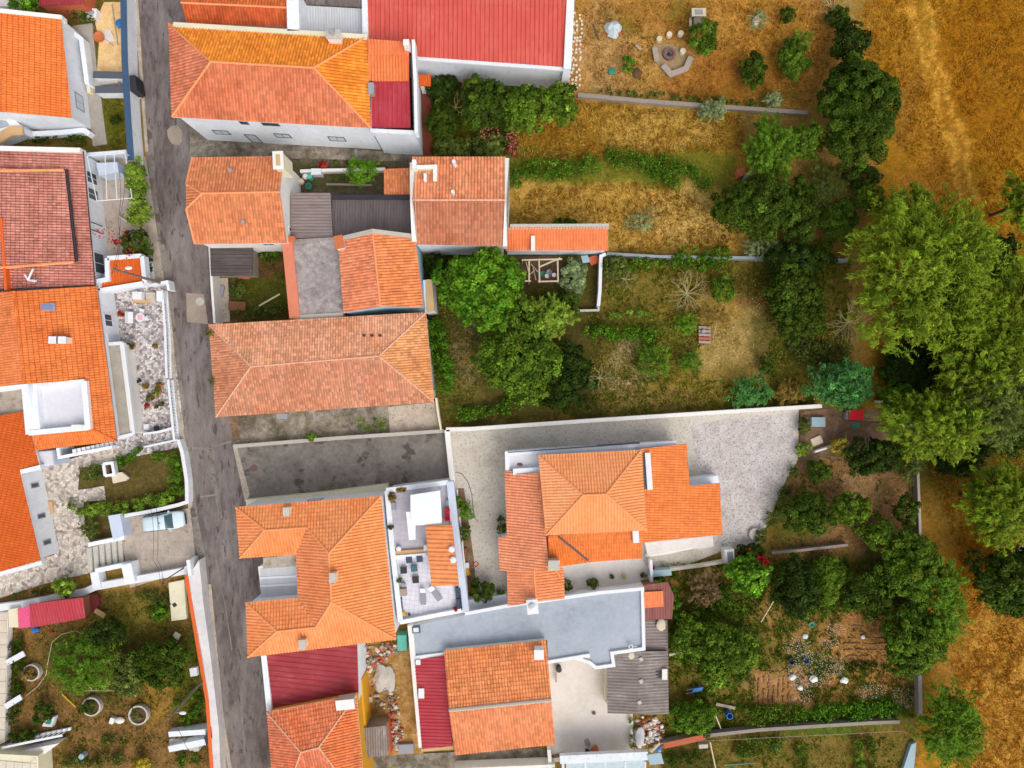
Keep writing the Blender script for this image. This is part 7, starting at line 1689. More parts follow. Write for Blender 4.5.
boxthing('door_mat', 'dark square mat on the terrace beside the canopy', 'mat', 126, 371, .5, .75, .06, 'dark', .05, .035); boxthing('slab_box', 'grey square slab next to the dark mat', 'slab', 134, 371, .5, .7, .12, 'conc', .05, .035)
for i, (x, y) in enumerate(((122, 352), (122.5, 358), (123.5, 363))): boxthing('small_crate', ('topmost', 'middle', 'lowest')[i] + ' of the three little dark boxes along the canopy wall', 'box', x, y, .22, .28, .3, 'dark', 0, .035, group='little dark boxes along the canopy wall')
boxthing('garden_tool_box', 'dark tilted garden object left of the plant cluster', 'box', 136.5, 382, .75, .25, .3, 'dark', .5, .035)
boxthing('white_crate', 'white square crate near the terrace landing', 'crate', 146, 427, .5, .55, .4, 'white_trim', .05, .03); lathething('drum', 'small dark round pot by the landing wall', 'pot', 156, 428, [(.2, 0), (.26, .3), (.2, .32)], 'dark', .03)
# little white framed planter in the front garden, stone slab
fp = root('planter', 'white framed rectangular planter in the front garden', 'planter', P(108, 468.5)); b = MB()
for l_ in ([(103, 464), (112, 463), (114, 474.5), (105, 476), (103, 464)],): b.prism(miter([P(x, y, .6) for x, y in l_[:-1]], .14), 0, .6); b.prism(miter([P(105, 476, .6), P(103, 464, .6)], .14), 0, .597)
b.build('frame', M['white'], fp); b = MB(); b.prism([tuple(P(*v)[:2]) for v in ((104.5, 465.5), (111, 464.5), (112.5, 473.5), (106, 475))], 0, .45); b.build('soil', M['soil'], fp)
b = MB(); b.prism([tuple(P(*v, .3)[:2]) for v in ((111, 474), (122, 472), (129, 478), (125, 481), (113, 483.5))], 0, .3); tag(b.build('flat_stone', M['stone']), 'pale flat stone seat beside the white framed planter', 'stone')
b = MB(); b.prism([tuple(P(*v, 1.5)[:2]) for v in ((108, 516), (120, 514), (124, 536), (113, 540))], 0, 1.5); o = b.build('store_box', M['bluewhite']); tag(o, 'pale grey slanting storage box beside the forecourt', 'box')
# steps by the forecourt
st = root('staircase', 'stone steps with white edging between the crazy paving and the forecourt', 'stairs', P(110, 555)); 
for i in range(6):
    b = MB(); x0 = 93 + i * 5.1; y0 = 546 - i * 1.2
    b.prism([tuple(P(*v)[:2]) for v in ((x0, y0), (x0 + 4.6, y0 - 1.1), (x0 + 5.8, y0 + 22), (x0 + 2, y0 + 23.5))], 0, 1.05 - i * .17); b.build('step', M['conc'], st)
b = MB(); b.prism(miter([P(88, 545, 1.4), P(124, 537.5, .5)], .2), 0, [1.4, .5, .5, 1.4]); b.build('side_wall', M['white'], st); b = MB(); b.prism(miter([P(95, 571, 1.4), P(127, 564.5, .7)], .22), 0, [1.4, .7, .7, 1.4]); b.build('side_wall', M['white'], st); b = MB(); b.prism(miter([P(94, 572, 1.1), P(97, 589, 1.1)], .4), 0, 1.1); b.build('side_wall', M['white'], st); b = MB(); b.prism(miter([P(126, 564, 1.3), P(130, 583, 1.3)], .5), 0, 1.3); b.build('side_wall', M['white'], st)
# gate stairs top left
st = root('staircase', 'narrow entrance stair with dark topped side walls through the blue capped wall', 'stairs', P(110, 82))
for i in range(7):
    b = MB(); x0 = 96 + i * 3.9; b.prism([tuple(P(*v)[:2]) for v in ((x0, 78), (x0 + 3.6, 78.4), (x0 + 3.8, 87), (x0, 87))], 0, .25 + i * .12); b.build('step', M['conc'], st)
b = MB(); b.prism(miter([P(93, 74.5, 1.4), P(126, 74.5, 1.6)], .28), 0, 1.38); b.build('side_wall', M['white'], st); b = MB(); b.prism(miter([P(95, 89.5, 1.4), P(125, 88.5, 1.6)], .28), 0, 1.38); sw = b.build('side_wall', M['white'], st)
b = MB(); b.prism(miter([P(93, 74.5, 1.42), P(126, 74.5, 1.6)], .34), 1.38, 1.44); b.prism(miter([P(95, 89.5, 1.42), P(125, 88.5, 1.6)], .34), 1.38, 1.44); b.build('coping', M['darkwin'], sw)
boxthing('kerb_ramp', 'pale concrete ramp block on the street below the dark gate', 'ramp', 141, 90, .45, 1.6, .12, 'cream', .05)
# sandy yard
lathething('bucket', 'brown round basin on the sand at the top left', 'basin', 99, 37, [(.4, 0), (.55, .3), (.5, .3), (.3, .22)], 'terracotta', .02)
rt = root('tub', 'white square water tub with a grey lid near the dark red shed', 'tub', P(90, 12)); c = P(90, 12, .8); b = MB(); b.box((c.x, c.y, 0), 1.15, .9, .7, -.1); b.build('tub_body', M['white_trim'], rt); b = MB(); b.blob((c.x, c.y, .7), .38, .28, .12, 1, .05); b.build('lid', M['grey_trim'], rt)
b = MB(); c = P(118, 22, .5); b.blob((c.x, c.y, .25), .35, .5, .3, 5, .3); tag(b.build('tarp_bundle', M['blue']), 'dark blue tarp bundle at the foot of the blue capped wall', 'tarp')
plank('wooden pole lying across the sandy yard', (112, 4), (118, 45), .1, .08, 'wood'); plank('grey shovel handle lying on the sand', (104, 38), (114, 46), .08, .07, 'wood')
b = MB(); c = P(108, 36, .1); b.box((c.x, c.y, 0.02), .9, 1.2, .08, .4); tag(b.build('board', M['slab']), 'pale mixing board on the sand', 'board')
boxthing('step_block', 'white concrete block beside the grey walkway', 'block', 88, 85, .35, 1.5, .5, 'cream', .12)
sh = root('shed', 'dark red shed roof cut by the top left edge', 'shed', P(60, 0)); walls_part(sh, [(40, -25, 2.2), (83, -25, 2.2), (83, 4, 2.2), (40, 6, 2.2)], .05, M['brick'], 0, .1)
roof_part(sh, dict(a=(39, -26, 2.3), b=(83, -26, 2.3), c=(83, 4, 2.2), d=(39, 6, 2.2)), ['a b c d'], M['dark_red_sheet'], w=.3, l=None, amp=.03, step=0, prof=PROF_RIB, udir=(1, 0, 0), thick=.05)
sh = root('shed', 'pale greenish flat roof corner at the extreme top left', 'shed', P(0, 0)); b = MB(); b.prism([tuple(P(*v, 2.5)[:2]) for v in ((-30, -30), (8, -30), (8, 6), (-30, 5))], 0, 2.4); b.build('wall', M['white'], sh); b = MB(); b.prism([tuple(P(*v, 2.5)[:2]) for v in ((-31, -31), (9, -31), (9, 6.5), (-31, 5.5))], 2.4, 2.5); b.build('roof', M['slab'], sh)
# ---- passage clutter
lathething('wheel', 'dark green round tub in the cluttered passage', 'tub', 309, 186.5, [(.3, 0), (.34, .28), (.2, .28), (.18, .1)], 'greenobj', .02); lathething('barrel', 'teal round barrel beside the dark green tub', 'barrel', 309, 176, [(.28, 0), (.3, .7), (.28, .72)], 'turq', .02)
b = MB(); c = P(300, 181, .6); b.blob((c.x, c.y, .4), .4, .35, .35, 8); tag(b.build('sack', M['stone']), 'pale sack in the cluttered passage corner', 'sack'); b = MB(); c = P(305, 176, .7); b.blob((c.x, c.y, .55), .3, .3, .3, 9); tag(b.build('sack', M['white2']), 'white sack on top of the passage clutter', 'sack')
plank('dark leaning post against the long white house', (356, 150), (357, 163), .1, .3, 'grey_trim', 'leaning_board', 'board', .1, 1.8, .05)
wall('low white wall along the passage with a planter', [(300, 171), (330, 170), (385, 169)], .7, .3, M['white2'])
bx = boxthing('sink', 'white outdoor sink on the passage wall', 'sink', 316, 171.5, 1.0, .6, .9, 'white_trim', 0, .02)
wall('stone edged planter wall in the passage', [(326, 184), (372, 185)], .35, .2, M['stonewall'])
# small overgrown yard things
plank('pale plank lying in the small overgrown yard', (259, 306), (280, 294), .25, .16); plank('green stick upright in the overgrown yard weeds', (233, 285), (233.5, 296), .3, .1, 'greenobj', 'stick', 'stick')
boxthing('ramp_lid', 'grey hatch cover beside the white street wall', 'hatch', 219, 291, .85, 1.1, .25, 'grey_trim', -.2); b = MB(); c = P(237, 306, .2); b.box((c.x, c.y, 0), 1.7, .9, .25, -.05); tag(b.build('timber_pile', M['wood_brown']), 'low brown timber frame in the overgrown yard', 'timber')
plank('reddish plank at the foot of the slatted shelter', (238, 277), (250, 278), .3, .25, 'brick')
# ---- terrace building furniture
TZ = T + .036
def table(label, px, py, s, mat, rz=.08):
    c = P(px, py, T + .45); rt = root('low_table', label, 'table', (c.x, c.y, TZ), 'square dark seats on the roof terrace'); b = MB(); b.box((c.x, c.y, TZ + .3), s, s, .12, rz); b.build('cushion', M[mat], rt)
    for x in (-1, 1):
        for y in (-1, 1): b = MB(); b.box((c.x + x * s * .4, c.y + y * s * .4, TZ), .06, .06, .3); b.build('leg', M['dark'], rt)
    return rt
table('navy square pouf, upper left of the group on the roof terrace', 409, 560, .58, 'navyobj'); table('dark navy square pouf, upper right of the group on the roof terrace', 419.5, 559, .58, 'navyobj'); table('black square pouf at the left of the group on the roof terrace', 403.5, 570.5, .6, 'dark', .05); table('teal square pouf in the middle of the group on the roof terrace', 414, 568.5, .6, 'teal'); table('dark square pouf at the bottom of the group on the roof terrace', 415.5, 580, .6, 'dark')
def lounger(label, px, py, rz):
    c = P(px, py, T + .4); rt = root('sun_lounger', label, 'sun lounger', (c.x, c.y, TZ), 'loungers on the roof terrace'); o_ = org(rt); b = MB(); b.box((o_.x, o_.y - .2, TZ + .26), .55, 1.1, .06); b.build('seat', M['rattan'], rt)
    b = MB(); p = [(o_.x - .27, o_.y + .35, TZ + .28), (o_.x + .27, o_.y + .35, TZ + .28), (o_.x + .24, o_.y + .85, TZ + .6), (o_.x - .24, o_.y + .85, TZ + .6)]; b.face(p); b.face([(x, y, z_ - .05) for x, y, z_ in p][::-1])
    for i in range(4): j = (i + 1) % 4; b.face([p[i], p[j], (p[j][0], p[j][1], p[j][2] - .05), (p[i][0], p[i][1], p[i][2] - .05)])
    b.build('backrest', M['rail'], rt)
    for x in (-.24, .24):
        for y in (-.7, .3): b = MB(); b.box((o_.x + x, o_.y + y, TZ), .05, .05, .26); b.build('leg', M['rail'], rt)
    rt.rotation_euler = (0, 0, rz)
lounger('grey sun lounger lying nearly straight on the roof terrace', 423, 597, .03); lounger('grey sun lounger turned at an angle on the roof terrace', 435.5, 594, .62)
sf = root('sofa', 'long navy bench seat along the right parapet of the roof terrace', 'sofa', P(458.5, 597, TZ)); o_ = org(sf)
for i, dy in enumerate((.52, -.52)): b = MB(); b.box((o_.x + (.03 if i else -.05), o_.y + dy, TZ), .42, .95, .42, .1); b.build('seat', M['navyobj'], sf)
b = MB(); b.box((o_.x + .27, o_.y, TZ), .1, 2.0, .7, .1); b.build('backrest', M['dark'], sf)
for lab, y in (('upper red plastic chair beside the white canopy', 511.5), ('lower red plastic chair beside the white canopy', 518.5)): chair(lab, 447.2, y, math.pi / 2, 'red chairs beside the canopy', TZ, 'red', .5)
boxthing('storage_box', 'grey box above the red chairs on the roof terrace', 'box', 448, 503, .35, .5, .4, 'grey_trim', 0, TZ); boxthing('planter_box', 'grey square planter at the left of the white canopy', 'planter', 391.5, 506.5, .75, .7, .35, 'grey_trim', .05, TZ)
shrub('mustard green corner plant on the roof terrace', 392, 497, 4, T + 1.0, 'broad', 'ochre', rpy=5, z0=T, leaf=.12); shrub('trailing yellow green plant along the terrace top wall', 402, 489.5, 6, T + .7, 'broad', 'ochre', rpy=2, z0=T, leaf=.12)
pot('dark leafed pot plant on the left parapet side of the roof terrace', 392, 526, .25, T + .7, 'dark', z0=TZ + .0) if False else None
def tpot(label, px, py, r_, pal, pm='terracotta'):
    c = P(px, py, T + .5); rt = root('potted_plant', label, 'potted plant', (c.x, c.y, TZ)); b = MB(); b.lathe((c.x, c.y, TZ), [(r_ * .5, 0), (r_ * .7, .35), (r_ * .75, .4), (r_ * .5, .4)], 12); b.build('pot', M[pm], rt); SEED[0] += 1; crown_mesh('leaves', rt, (c.x, c.y, TZ + .5), (r_, r_, r_ * .7), 'broad', pal, SEED[0], .09, 1, 12)
tpot('dark leaved pot plant on the left side of the upper roof terrace', 391.5, 526.5, .24, 'dark'); tpot('green pot plant at the left wall of the lower roof terrace', 400, 580.5, .2, 'olive', 'dark'); tpot('small potted plant near the bench end of the roof terrace', 455.5, 608.5, .16, 'red')
boxthing('side_table', 'brown wooden side table at the left wall of the roof terrace', 'table', 403, 592.5, .62, .65, .45, 'wood', .08, TZ); boxthing('bench', 'narrow dark bench along the left wall of the roof terrace', 'bench', 400.5, 604, .25, 1.1, .4, 'navyobj', .08, TZ)
b = MB(); c = P(403.5, 613.5, T + .4); b.prism([(c.x - .2, c.y - .25), (c.x + .3, c.y - .2), (c.x - .05, c.y + .25)], TZ, TZ + .3); tag(b.build('cushion', M['mustard']), 'mustard triangular cushion in the corner of the roof terrace', 'cushion')
lathething('ball', 'dark blue ball beside the mustard cushion', 'ball', 409, 615, [(.02, 0), (.1, .04), (.13, .12), (.1, .2), (.02, .24)], 'navyobj', TZ); lathething('drum', 'pale round grey drum at the left wall of the roof terrace', 'drum', 403, 585, [(.2, 0), (.22, .4), (.18, .42)], 'rattan', TZ); lathething('drum', 'white round drum by the planter on the roof terrace', 'drum', 398.5, 549, [(.2, 0), (.24, .45), (.18, .5)], 'white_trim', TZ); boxthing('pedestal', 'white square pillar beside the pergola corner', 'pillar', 425.5, 548, .35, .5, .9, 'white_trim', 0, TZ)
# ---- strip between terrace and villa: clutter
for i, (x, y, m_, lab) in enumerate(((465.5, 552, 'wood_brown', 'brown clutter plank heap in the planting strip'), (467, 566, 'white_trim', 'white bottle crate in the planting strip'), (466, 580, 'wood', 'grey timber offcuts in the planting strip'), (467.5, 572, 'yellow', 'yellow crate in the planting strip'), (467, 590, 'red', 'small red crate in the planting strip'))):
    boxthing('crate', lab, 'crate', x, y, .3 + .1 * (i % 2), .7 - .1 * (i % 3), .3, m_, .1 * i, .03)
ho = MB(); c = P(476, 564, .05)
for a_, c_ in (((0, .28), (.28, 0)), ((.28, 0), (0, -.28)), ((0, -.28), (-.28, 0)), ((-.28, 0), (0, .28))): ho.tube((c.x + a_[0], c.y + a_[1], .07), (c.x + c_[0], c.y + c_[1], .07), .035, .035, 5)
tag(ho.build('yard_ornament', M['red']), 'small red diamond frame lying on the villa yard', 'ornament')
hs_ = MB(); prev = None
for q in ((456, 472), (462, 474), (468, 482), (472, 495), (473, 508), (475, 518), (478, 522)):
    v = P(*q, .06)
    if prev is not None: hs_.tube(prev, v, .025, .025, 5)
    prev = v
tag(hs_.build('hose', M['cable']), 'thin dark hose snaking over the villa yard', 'hose')
for x, y, l_ in ((612, 577, 'tiny round potted shrub in the middle of the villa south terrace'), (624, 576.5, 'yellow flowering pot on the villa south terrace'), (643, 575, 'round green pot plant at the right end of the villa south terrace')): pot(l_, x, y, .2 if x < 640 else .28, .5, 'yellow' if x == 624 else 'olive', 'dark', .05)
lathething('flower_tub', 'round concrete tub on the lower right corner of the pitted yard', 'tub', 755, 534, [(.5, 0), (.6, .35), (.5, .35), (.4, .28)], 'conc', .03)
pot('pink flowering pot at the villa terrace corner', 652, 569, .25, .5, 'magenta', 'terracotta', .05)
b = MB(); c = P(520, 464.5, 3.45); b.blob((c.x, c.y, 3.38), .28, .14, .1, 2); tag(b.build('dog_toy', M['wood_brown']), 'small brown bundle on the white flat roof of the villa', 'bundle')
# ---- fire pit lawn
fpit = root('fire_pit', 'round stone fire pit in the dry lawn', 'fire pit', P(669.5, 53.5)); c = P(669.5, 53.5, .3); b = MB()
for i in range(12):
    a_ = i * math.pi / 6; b.box((c.x + .5 * math.cos(a_), c.y + .5 * math.sin(a_), 0), .22, .27, .28 + .04 * (i % 3), a_)
b.build('stone_ring', M['iron'], fpit); b = MB(); b.lathe((c.x, c.y, 0), [(.42, 0), (.4, .06), (.2, .1)], 12); b.build('ashes', M['grey_trim'], fpit)
b = MB()
for i in range(4): a_ = i * .8; b.tube((c.x - .25 * math.cos(a_), c.y - .25 * math.sin(a_), .16 + .03 * i), (c.x + .25 * math.cos(a_), c.y + .25 * math.sin(a_), .16 + .03 * i), .05, .04, 6)
b.build('firewood', M['dark'], fpit)
sheet('fire_pit_ground', [(653, 47), (664, 43), (680, 47), (690, 62), (684, 72), (664, 74), (656, 62)], .02, m_blotch('grey_ash_ground', [(0, C(140, 118, 88)), (1, C(172, 148, 112))], 1, 8, .25))
for i, (x, y) in enumerate(((659.5, 38.5), (669.5, 34), (681, 33), (683, 50.5))):
    rr_ = random.Random(i); c = P(x, y, .4); b = MB(); b.lathe((c.x, c.y, 0), [(.3, 0), (.29, .4), (.27, .42)], 9); tag(b.build('stump_stool', M['stone' if i else 'wood_pale']), ('pale log stool nearest the bench end, left of the fire pit', 'greenish white log stool above the fire pit', 'large pale log stool at the upper right of the fire pit', 'pale log stool right of the fire pit')[i], 'stool', 'log stools round the fire pit')
def logbench(label, pts, w):
    rt = root('log_bench', label, 'bench', P(*pts[0]), 'weathered benches round the fire pit')
    b = MB(); b.prism(miter([P(x, y, .45) for x, y in pts], w), .33, .45, None, True); b.build('seat', M['wood'], rt)
    for x, y in pts: b = MB(); c = P(x, y, .3); b.box((c.x, c.y, 0), .2, .2, .33); b.build('leg', M['wood'], rt)
logbench('short weathered bench on the left of the fire pit', [(654.5, 47), (657, 61)], .24); logbench('bent weathered bench below the fire pit', [(663, 65), (671, 74), (686, 68.5), (691, 57)], .28)
tw = root('garden_table', 'weathered wooden table unit above the light green bush', 'table', P(699, 14)); c = P(699, 12, .9); b = MB(); b.box((c.x, c.y, .8), 1.4, .8, .08); b.build('tabletop', M['wood_pale'], tw)
for x in (-.6, .6): b = MB(); b.box((c.x + x, c.y, 0), .1, .7, .8); b.build('leg', M['wood'], tw)
b = MB(); b.box((c.x, c.y, .88), .7, .4, .1); b.build('basin', M['grey_trim'], tw); boxthing('bench', 'small grey bench in front of the wooden table unit', 'bench', 699, 20.5, .95, .7, .45, 'wood', .05); plank('wooden board lying left of the wooden table unit', (690.5, 18), (690.5, 28), .08, .25, 'wood_pale')
tp = root('tent', 'pale blue grey tarpaulin heap on the fire pit lawn', 'tarp', P(614, 27)); b = MB(); c = P(614, 26, .7); rr_ = random.Random(4)
ringp = [(c.x + .85 * math.cos(a_) * (1 + .15 * math.sin(3 * a_)), c.y + .9 * math.sin(a_) * (1 + .12 * math.cos(5 * a_)), .02) for a_ in [i * math.pi / 8 for i in range(16)]]; top = [(c.x + .5 * math.cos(a_) * (1 + .2 * math.sin(4 * a_)), c.y + .45 * math.sin(a_), .62 + .1 * math.sin(3 * a_)) for a_ in [i * math.pi / 8 for i in range(16)]]
for i in range(16): j = (i + 1) % 16; b.face([ringp[i], ringp[j], top[j], top[i]])
for i in range(16): j = (i + 1) % 16; b.face([top[i], top[j], (c.x, c.y, .75)])
b.build('tarp_sheet', M['tarp'], tp); b = MB(); c2 = P(614, 33.5, .2)
for i in range(5): b.box((c2.x - .6 + i * .3, c2.y + .05 * (i % 2), 0), .24, .2, .2, .2 * i)
b.build('brick_weight', M['brick'], tp)
plank('dead branch lying near the tarpaulin heap', (593, 24), (599, 40), .08, .12, 'bark'); plank('short log lying right of the tarpaulin heap', (636, 45), (641, 50), .1, .25, 'wood')
b = MB(); c = P(757, 20, .3); b.blob((c.x, c.y, .12), .4, .5, .25, 6, .5); tag(b.build('rock', M['stone']), 'grey rock with dried weeds at the top of the lawn', 'rock')
b = MB(); c = P(612, 71, .1); b.blob((c.x, c.y, .04), .4, .38, .12, 6, .4); tag(b.build('green_sheet', M['greenobj']), 'crumpled dull green sheet near the stepping stones', 'sheet'); b = MB(); c = P(637, 73, .1); b.blob((c.x, c.y, .05), .5, .5, .2, 9, .4); tag(b.build('ash_heap', M['soil']), 'dark soil heap beside the narrow green shrub', 'heap')
rr_ = random.Random(12); st0 = None; k = 0
for row in range(20):
    for cidx in range(4):
        x = 569 + cidx * 3.6 + rr_.uniform(-1.2, 1.2) + (1 if row < 8 else 0); y = 14 + row * 3.9 + rr_.uniform(-1.2, 1.2)
        if rr_.random() < .2 or (cidx == 3 and row > 14 and False): continue
        c = P(x, y)
        if st0 is None or k % 7 == 0:
            b = MB(); n_ = 7; pl = [(c.x + rr_.uniform(.09, .17) * math.cos(i * 6.283 / n_), c.y + rr_.uniform(.09, .17) * math.sin(i * 6.283 / n_)) for i in range(n_)]; b.prism(pl, -.08, .05); st0 = b.build('stepping_stone', M['stone'])
            tag(st0, 'small pale stone laid loose along the red warehouse edge', 'stone', 'pale stones along the red warehouse')
        else:
            s_ = copy_tree(st0, None, (c.x, c.y, -.08), rr_.uniform(0, 6))
        k += 1
# barrel by the dark tree
lathething('barrel', 'grey round barrel lid beside the dark spreading tree', 'barrel', 749, 178.5, [(.5, 0), (.55, .5), (.52, .9), (.4, .92)], 'grey_trim'); boxthing('hutch', 'small orange tiled box beside the grey barrel', 'box', 741.5, 172, .8, .75, .9, 'terracotta', .35)
# pallet
pl_ = root('pallet', 'weathered pallet platform with clutter in the middle garden', 'pallet', P(705, 335)); c = P(705, 335, .4)
for i in range(5): b = MB(); b.box((c.x, c.y - .7 + i * .36, .26), 1.2, .26, .04, -.05); b.build('board', M['wood' if i != 1 else 'brick'], pl_)
for x in (-.5, 0, .5): b = MB(); b.box((c.x + x, c.y, 0), .12, 1.75, .255); b.build('bearer', M['wood_brown'], pl_)
b = MB(); c3 = P(703.5, 331, .5); b.blob((c3.x, c3.y, .42), .25, .22, .13, 3); tag(b.build('bag', M['grey_trim']), 'grey bag on the pallet platform', 'bag'); plank('pole leaning beside the pallet platform', (713, 338), (717, 322), .3, .08, 'wood')
# ---- garden frame below lean-to
gf = root('timber_pergola', 'open timber frame with pots under the tiled lean-to', 'frame', P(550, 265)); z = 2.2
for p, q in (((522, 260), (562, 259)), ((539, 260), (539.5, 281)), ((557.5, 259), (558, 281)), ((538, 281.5), (558.5, 281)), ((525, 281), (531, 281)), ((529, 261), (529, 281)), ((539, 267), (560, 258))):
    b = MB(); A, B_ = P(*p, z), P(*q, z); b.tube(A, B_, .08, .08, 5); b.build('beam', M['wood_pale'], gf)
for p in ((522.5, 260), (539.5, 281), (558, 281), (529, 281)): b = MB(); c = P(*p, z); b.tube((c.x, c.y, 0), (c.x, c.y, z), .07, .07, 5); b.build('post', M['wood'], gf)
sheet('frame_ground', [(520, 256), (562, 256), (562, 284), (520, 284)], .02, m_blotch('dark_trodden_soil', [(0, C(60, 48, 42)), (1, C(110, 84, 66))], 1, 6, .3))  # dark soil sheet under the timber frame
for i, (x, y, m_) in enumerate(((547, 276, 'white_trim'), (549, 272, 'grey_trim'), (554, 275, 'white_trim'), (543, 273.5, 'greenobj'))):
    b = MB(); c = P(x, y, .3); r_ = .22 + .05 * (i % 2); b.lathe((c.x, c.y, 0.02), [(r_ * .7, 0), (r_, .3), (r_ - .05, .3), (r_ * .6, .1)], 14); tag(b.build('empty_pot', M[m_]), ('white rimmed pot at the front of the garden frame', 'grey pot behind the white rimmed pots', 'white rimmed pot at the right of the garden frame', 'green pot at the left of the garden frame')[i], 'pot', 'pots in the garden frame')
b = MB()
for a_, c_ in (((526, 262), (530, 278)), ((533, 268), (536, 280)), ((531, 264), (538, 272)), ((528, 276), (535, 270))): b.tube(P(*a_, .4), P(*c_, .8), .05, .05, 5)
tag(b.build('pole_pile', M['wood_pale']), 'jumble of thin poles in the left bay of the garden frame', 'poles'); b = MB()
b.prism([tuple(P(*v, 2.4)[:2]) for v in ((581, 256), (588, 255), (590, 262), (583, 263))], 2.3, 2.36); tag(b.build('sheet_roof', M['bluegrey']), 'crooked blue grey sheet at the top of the silver plant bed', 'sheet')
boxthing('roof_block', 'pale block under the tiled lean-to, right of the grey sheet', 'block', 594, 260, .9, .8, .6, 'brick', .3); 
# ---- right of the pitted yard
boxthing('cover_slab', 'blue grey rectangular tank cover right of the pitted yard', 'cover', 818.5, 422, 1.35, .95, .5, 'bluegrey', 0)
rtb = root('garden_table', 'small table with a bright red top under the feathery shrub tree', 'table', P(856.5, 415)); c = P(856.5, 415, .75); b = MB(); b.box((c.x, c.y, .68), 1.4, 1.0, .07); b.build('tabletop', M['red'], rtb)
for x in (-.6, .6):
    for y in (-.4, .4): b = MB(); b.box((c.x + x, c.y + y, 0), .07, .07, .68); b.build('leg', M['conc'], rtb)
boxthing('stool', 'grey stool at the left end of the red table', 'stool', 848.5, 416, .45, .7, .5, 'grey_trim'); boxthing('mat', 'dull green mat in front of the red table', 'mat', 856, 425.5, .8, .5, .05, 'greenobj', .2, .025); boxthing('stone_block', 'whitish flat stone south of the tank cover', 'stone', 817, 441, 1.1, .8, .15, 'stone', .4, .02)
# ---- lower right garden things
lathething('barrel', 'blue open barrel standing near the crop rows', 'barrel', 728, 713.5, [(.3, 0), (.34, .45), (.32, .9), (.27, .9), (.25, .3)], 'blue')
wb = root('wheelbarrow', 'blue wheelbarrow half hidden under the green trees', 'wheelbarrow', P(697, 690)); c = P(697, 690, .6); b = MB(); b.prism([(c.x - .55, c.y - .3), (c.x + .5, c.y - .05), (c.x + .6, c.y + .3), (c.x - .3, c.y + .15)], .3, .62); b.build('tray', M['blue'], wb); b = MB(); b.tube((c.x + .62, c.y + .12, .2), (c.x + .7, c.y + .2, .2), .2, .2, 12); b.build('wheel', M['dark'], wb)
b = MB(); b.tube((c.x - .5, c.y - .3, .5), (c.x - 1.1, c.y - .35, .6), .03, .03, 5); b.build('handle', M['steel'], wb); b = MB(); b.tube((c.x - .3, c.y + .1, .5), (c.x - 1.0, c.y, .6), .03, .03, 5); b.build('handle', M['steel'], wb)
plank('pale pole leaning in the plants, lower left of the blue barrel', (713, 709), (721, 729), .3, .12); plank('long pale cane lying between the brown bush and the garden plot', (761, 622), (776, 597), .5, .09); plank('grey board behind the blue barrel', (716, 704), (735, 708), .15, .3, 'wood'); plank('pale branch reaching from the corrugated outbuilding', (669, 655), (688, 651), 1.2, .2, 'wood_pale'); plank('short white stick by the rubble heap', (675, 724), (678, 730), .15, .15, 'white_trim', 'stick', 'stick')
for x, y, m_, lab, s_ in ((811.5, 624.5, 'turq', 'turquoise tub on the soil near the orange leaves', .26), (806, 637, 'white_trim', 'white sack in the middle of the flower patch', .3), (806, 660, 'navyobj', 'dark grey bucket in the white flowers', .36), (791.5, 661, 'dark', 'black bucket left of the dark grey one', .34), (793, 678, 'white_trim', 'crumpled white fleece on the left of the flowers', .38), (814.5, 680, 'white2', 'bright white bag near the orange soil patch', .42), (801, 689, 'white_trim', 'small white bag at the bottom of the flower patch', .28), (753, 661, 'orangecap', 'small orange bucket beside the large green tree', .22), (864, 638, 'white_trim', 'small white square marker in the brown plot', .25), (845.5, 681, 'white2', 'white crumpled sheet at the left of the crop strip', .42), (775, 746, 'turq', 'pale green pot in the bottom plot', .25), (806, 768, 'red', 'red pot at the bottom edge', .3)):
    c = P(x, y, .3)
    if 'bucket' in lab or 'tub' in lab or 'pot' in lab: b = MB(); b.lathe((c.x, c.y, 0), [(s_ * .7, 0), (s_, .4), (s_ * .85, .4), (s_ * .6, .1)], 12)
    else: b = MB(); b.blob((c.x, c.y, s_ * .35), s_, s_ * .85, s_ * .5, int(x), .5)
    nm = [w_ for w_ in ('bucket', 'tub', 'pot', 'sack', 'bag', 'fleece', 'sheet', 'marker') if w_ in lab.split()][0]; tag(b.build(nm, M[m_]), lab, nm)
b = MB(); 
for i in range(7):
    for j in range(8): R.random() < .7 and b.blob(tuple(P(759 + i * 5 + R.uniform(-.5, .5), 677 + j * 3.4, -.07)), .15, .26, .13, i * 9 + j, .4, 7, 4)
for i in range(7):
    for j in range(11): R.random() < .6 and b.blob(tuple(P(846 + j * 4, 620 + i * 6 + R.uniform(-.5, .5), -.07)), .3, .14, .1, i * 9 + j, .4, 7, 4)
o = b.build('soil_ridges', m_plain('ridged_soil', C(148, 108, 72), .95, .3, 4), None, True); tag(o, 'brown ridged furrows in the vegetable plot', None, None, 'stuff')
b = MB()
for x in (722, 780, 830, 862, 900): c = P(x, 741 - (x - 722) * .05, 1); b.tube((c.x, c.y, 0), (c.x, c.y, 1.0), .04, .04, 5)
prev = None
for x in (664, 722, 780, 830, 862, 904): 
    c = P(x, 743 - (x - 664) * .05, 1.0)
    if prev is not None: b.tube(prev, c, .02, .02, 4)
    prev = c
tag(b.build('wire_fence', M['wood']), 'thin post and wire fence below the stone dividing wall', 'fence')
plank('two long pale canes standing in the bottom plot', (710, 742), (717, 775), .4, .12); plank('green hose stretched across the bottom plot', (724, 765), (756, 763), .1, .08, 'greenobj', 'hose', 'hose'); boxthing('block', 'whitish block at the end of the stone dividing wall', 'block', 703.5, 746.5, .9, .4, .5, 'conc', .05)
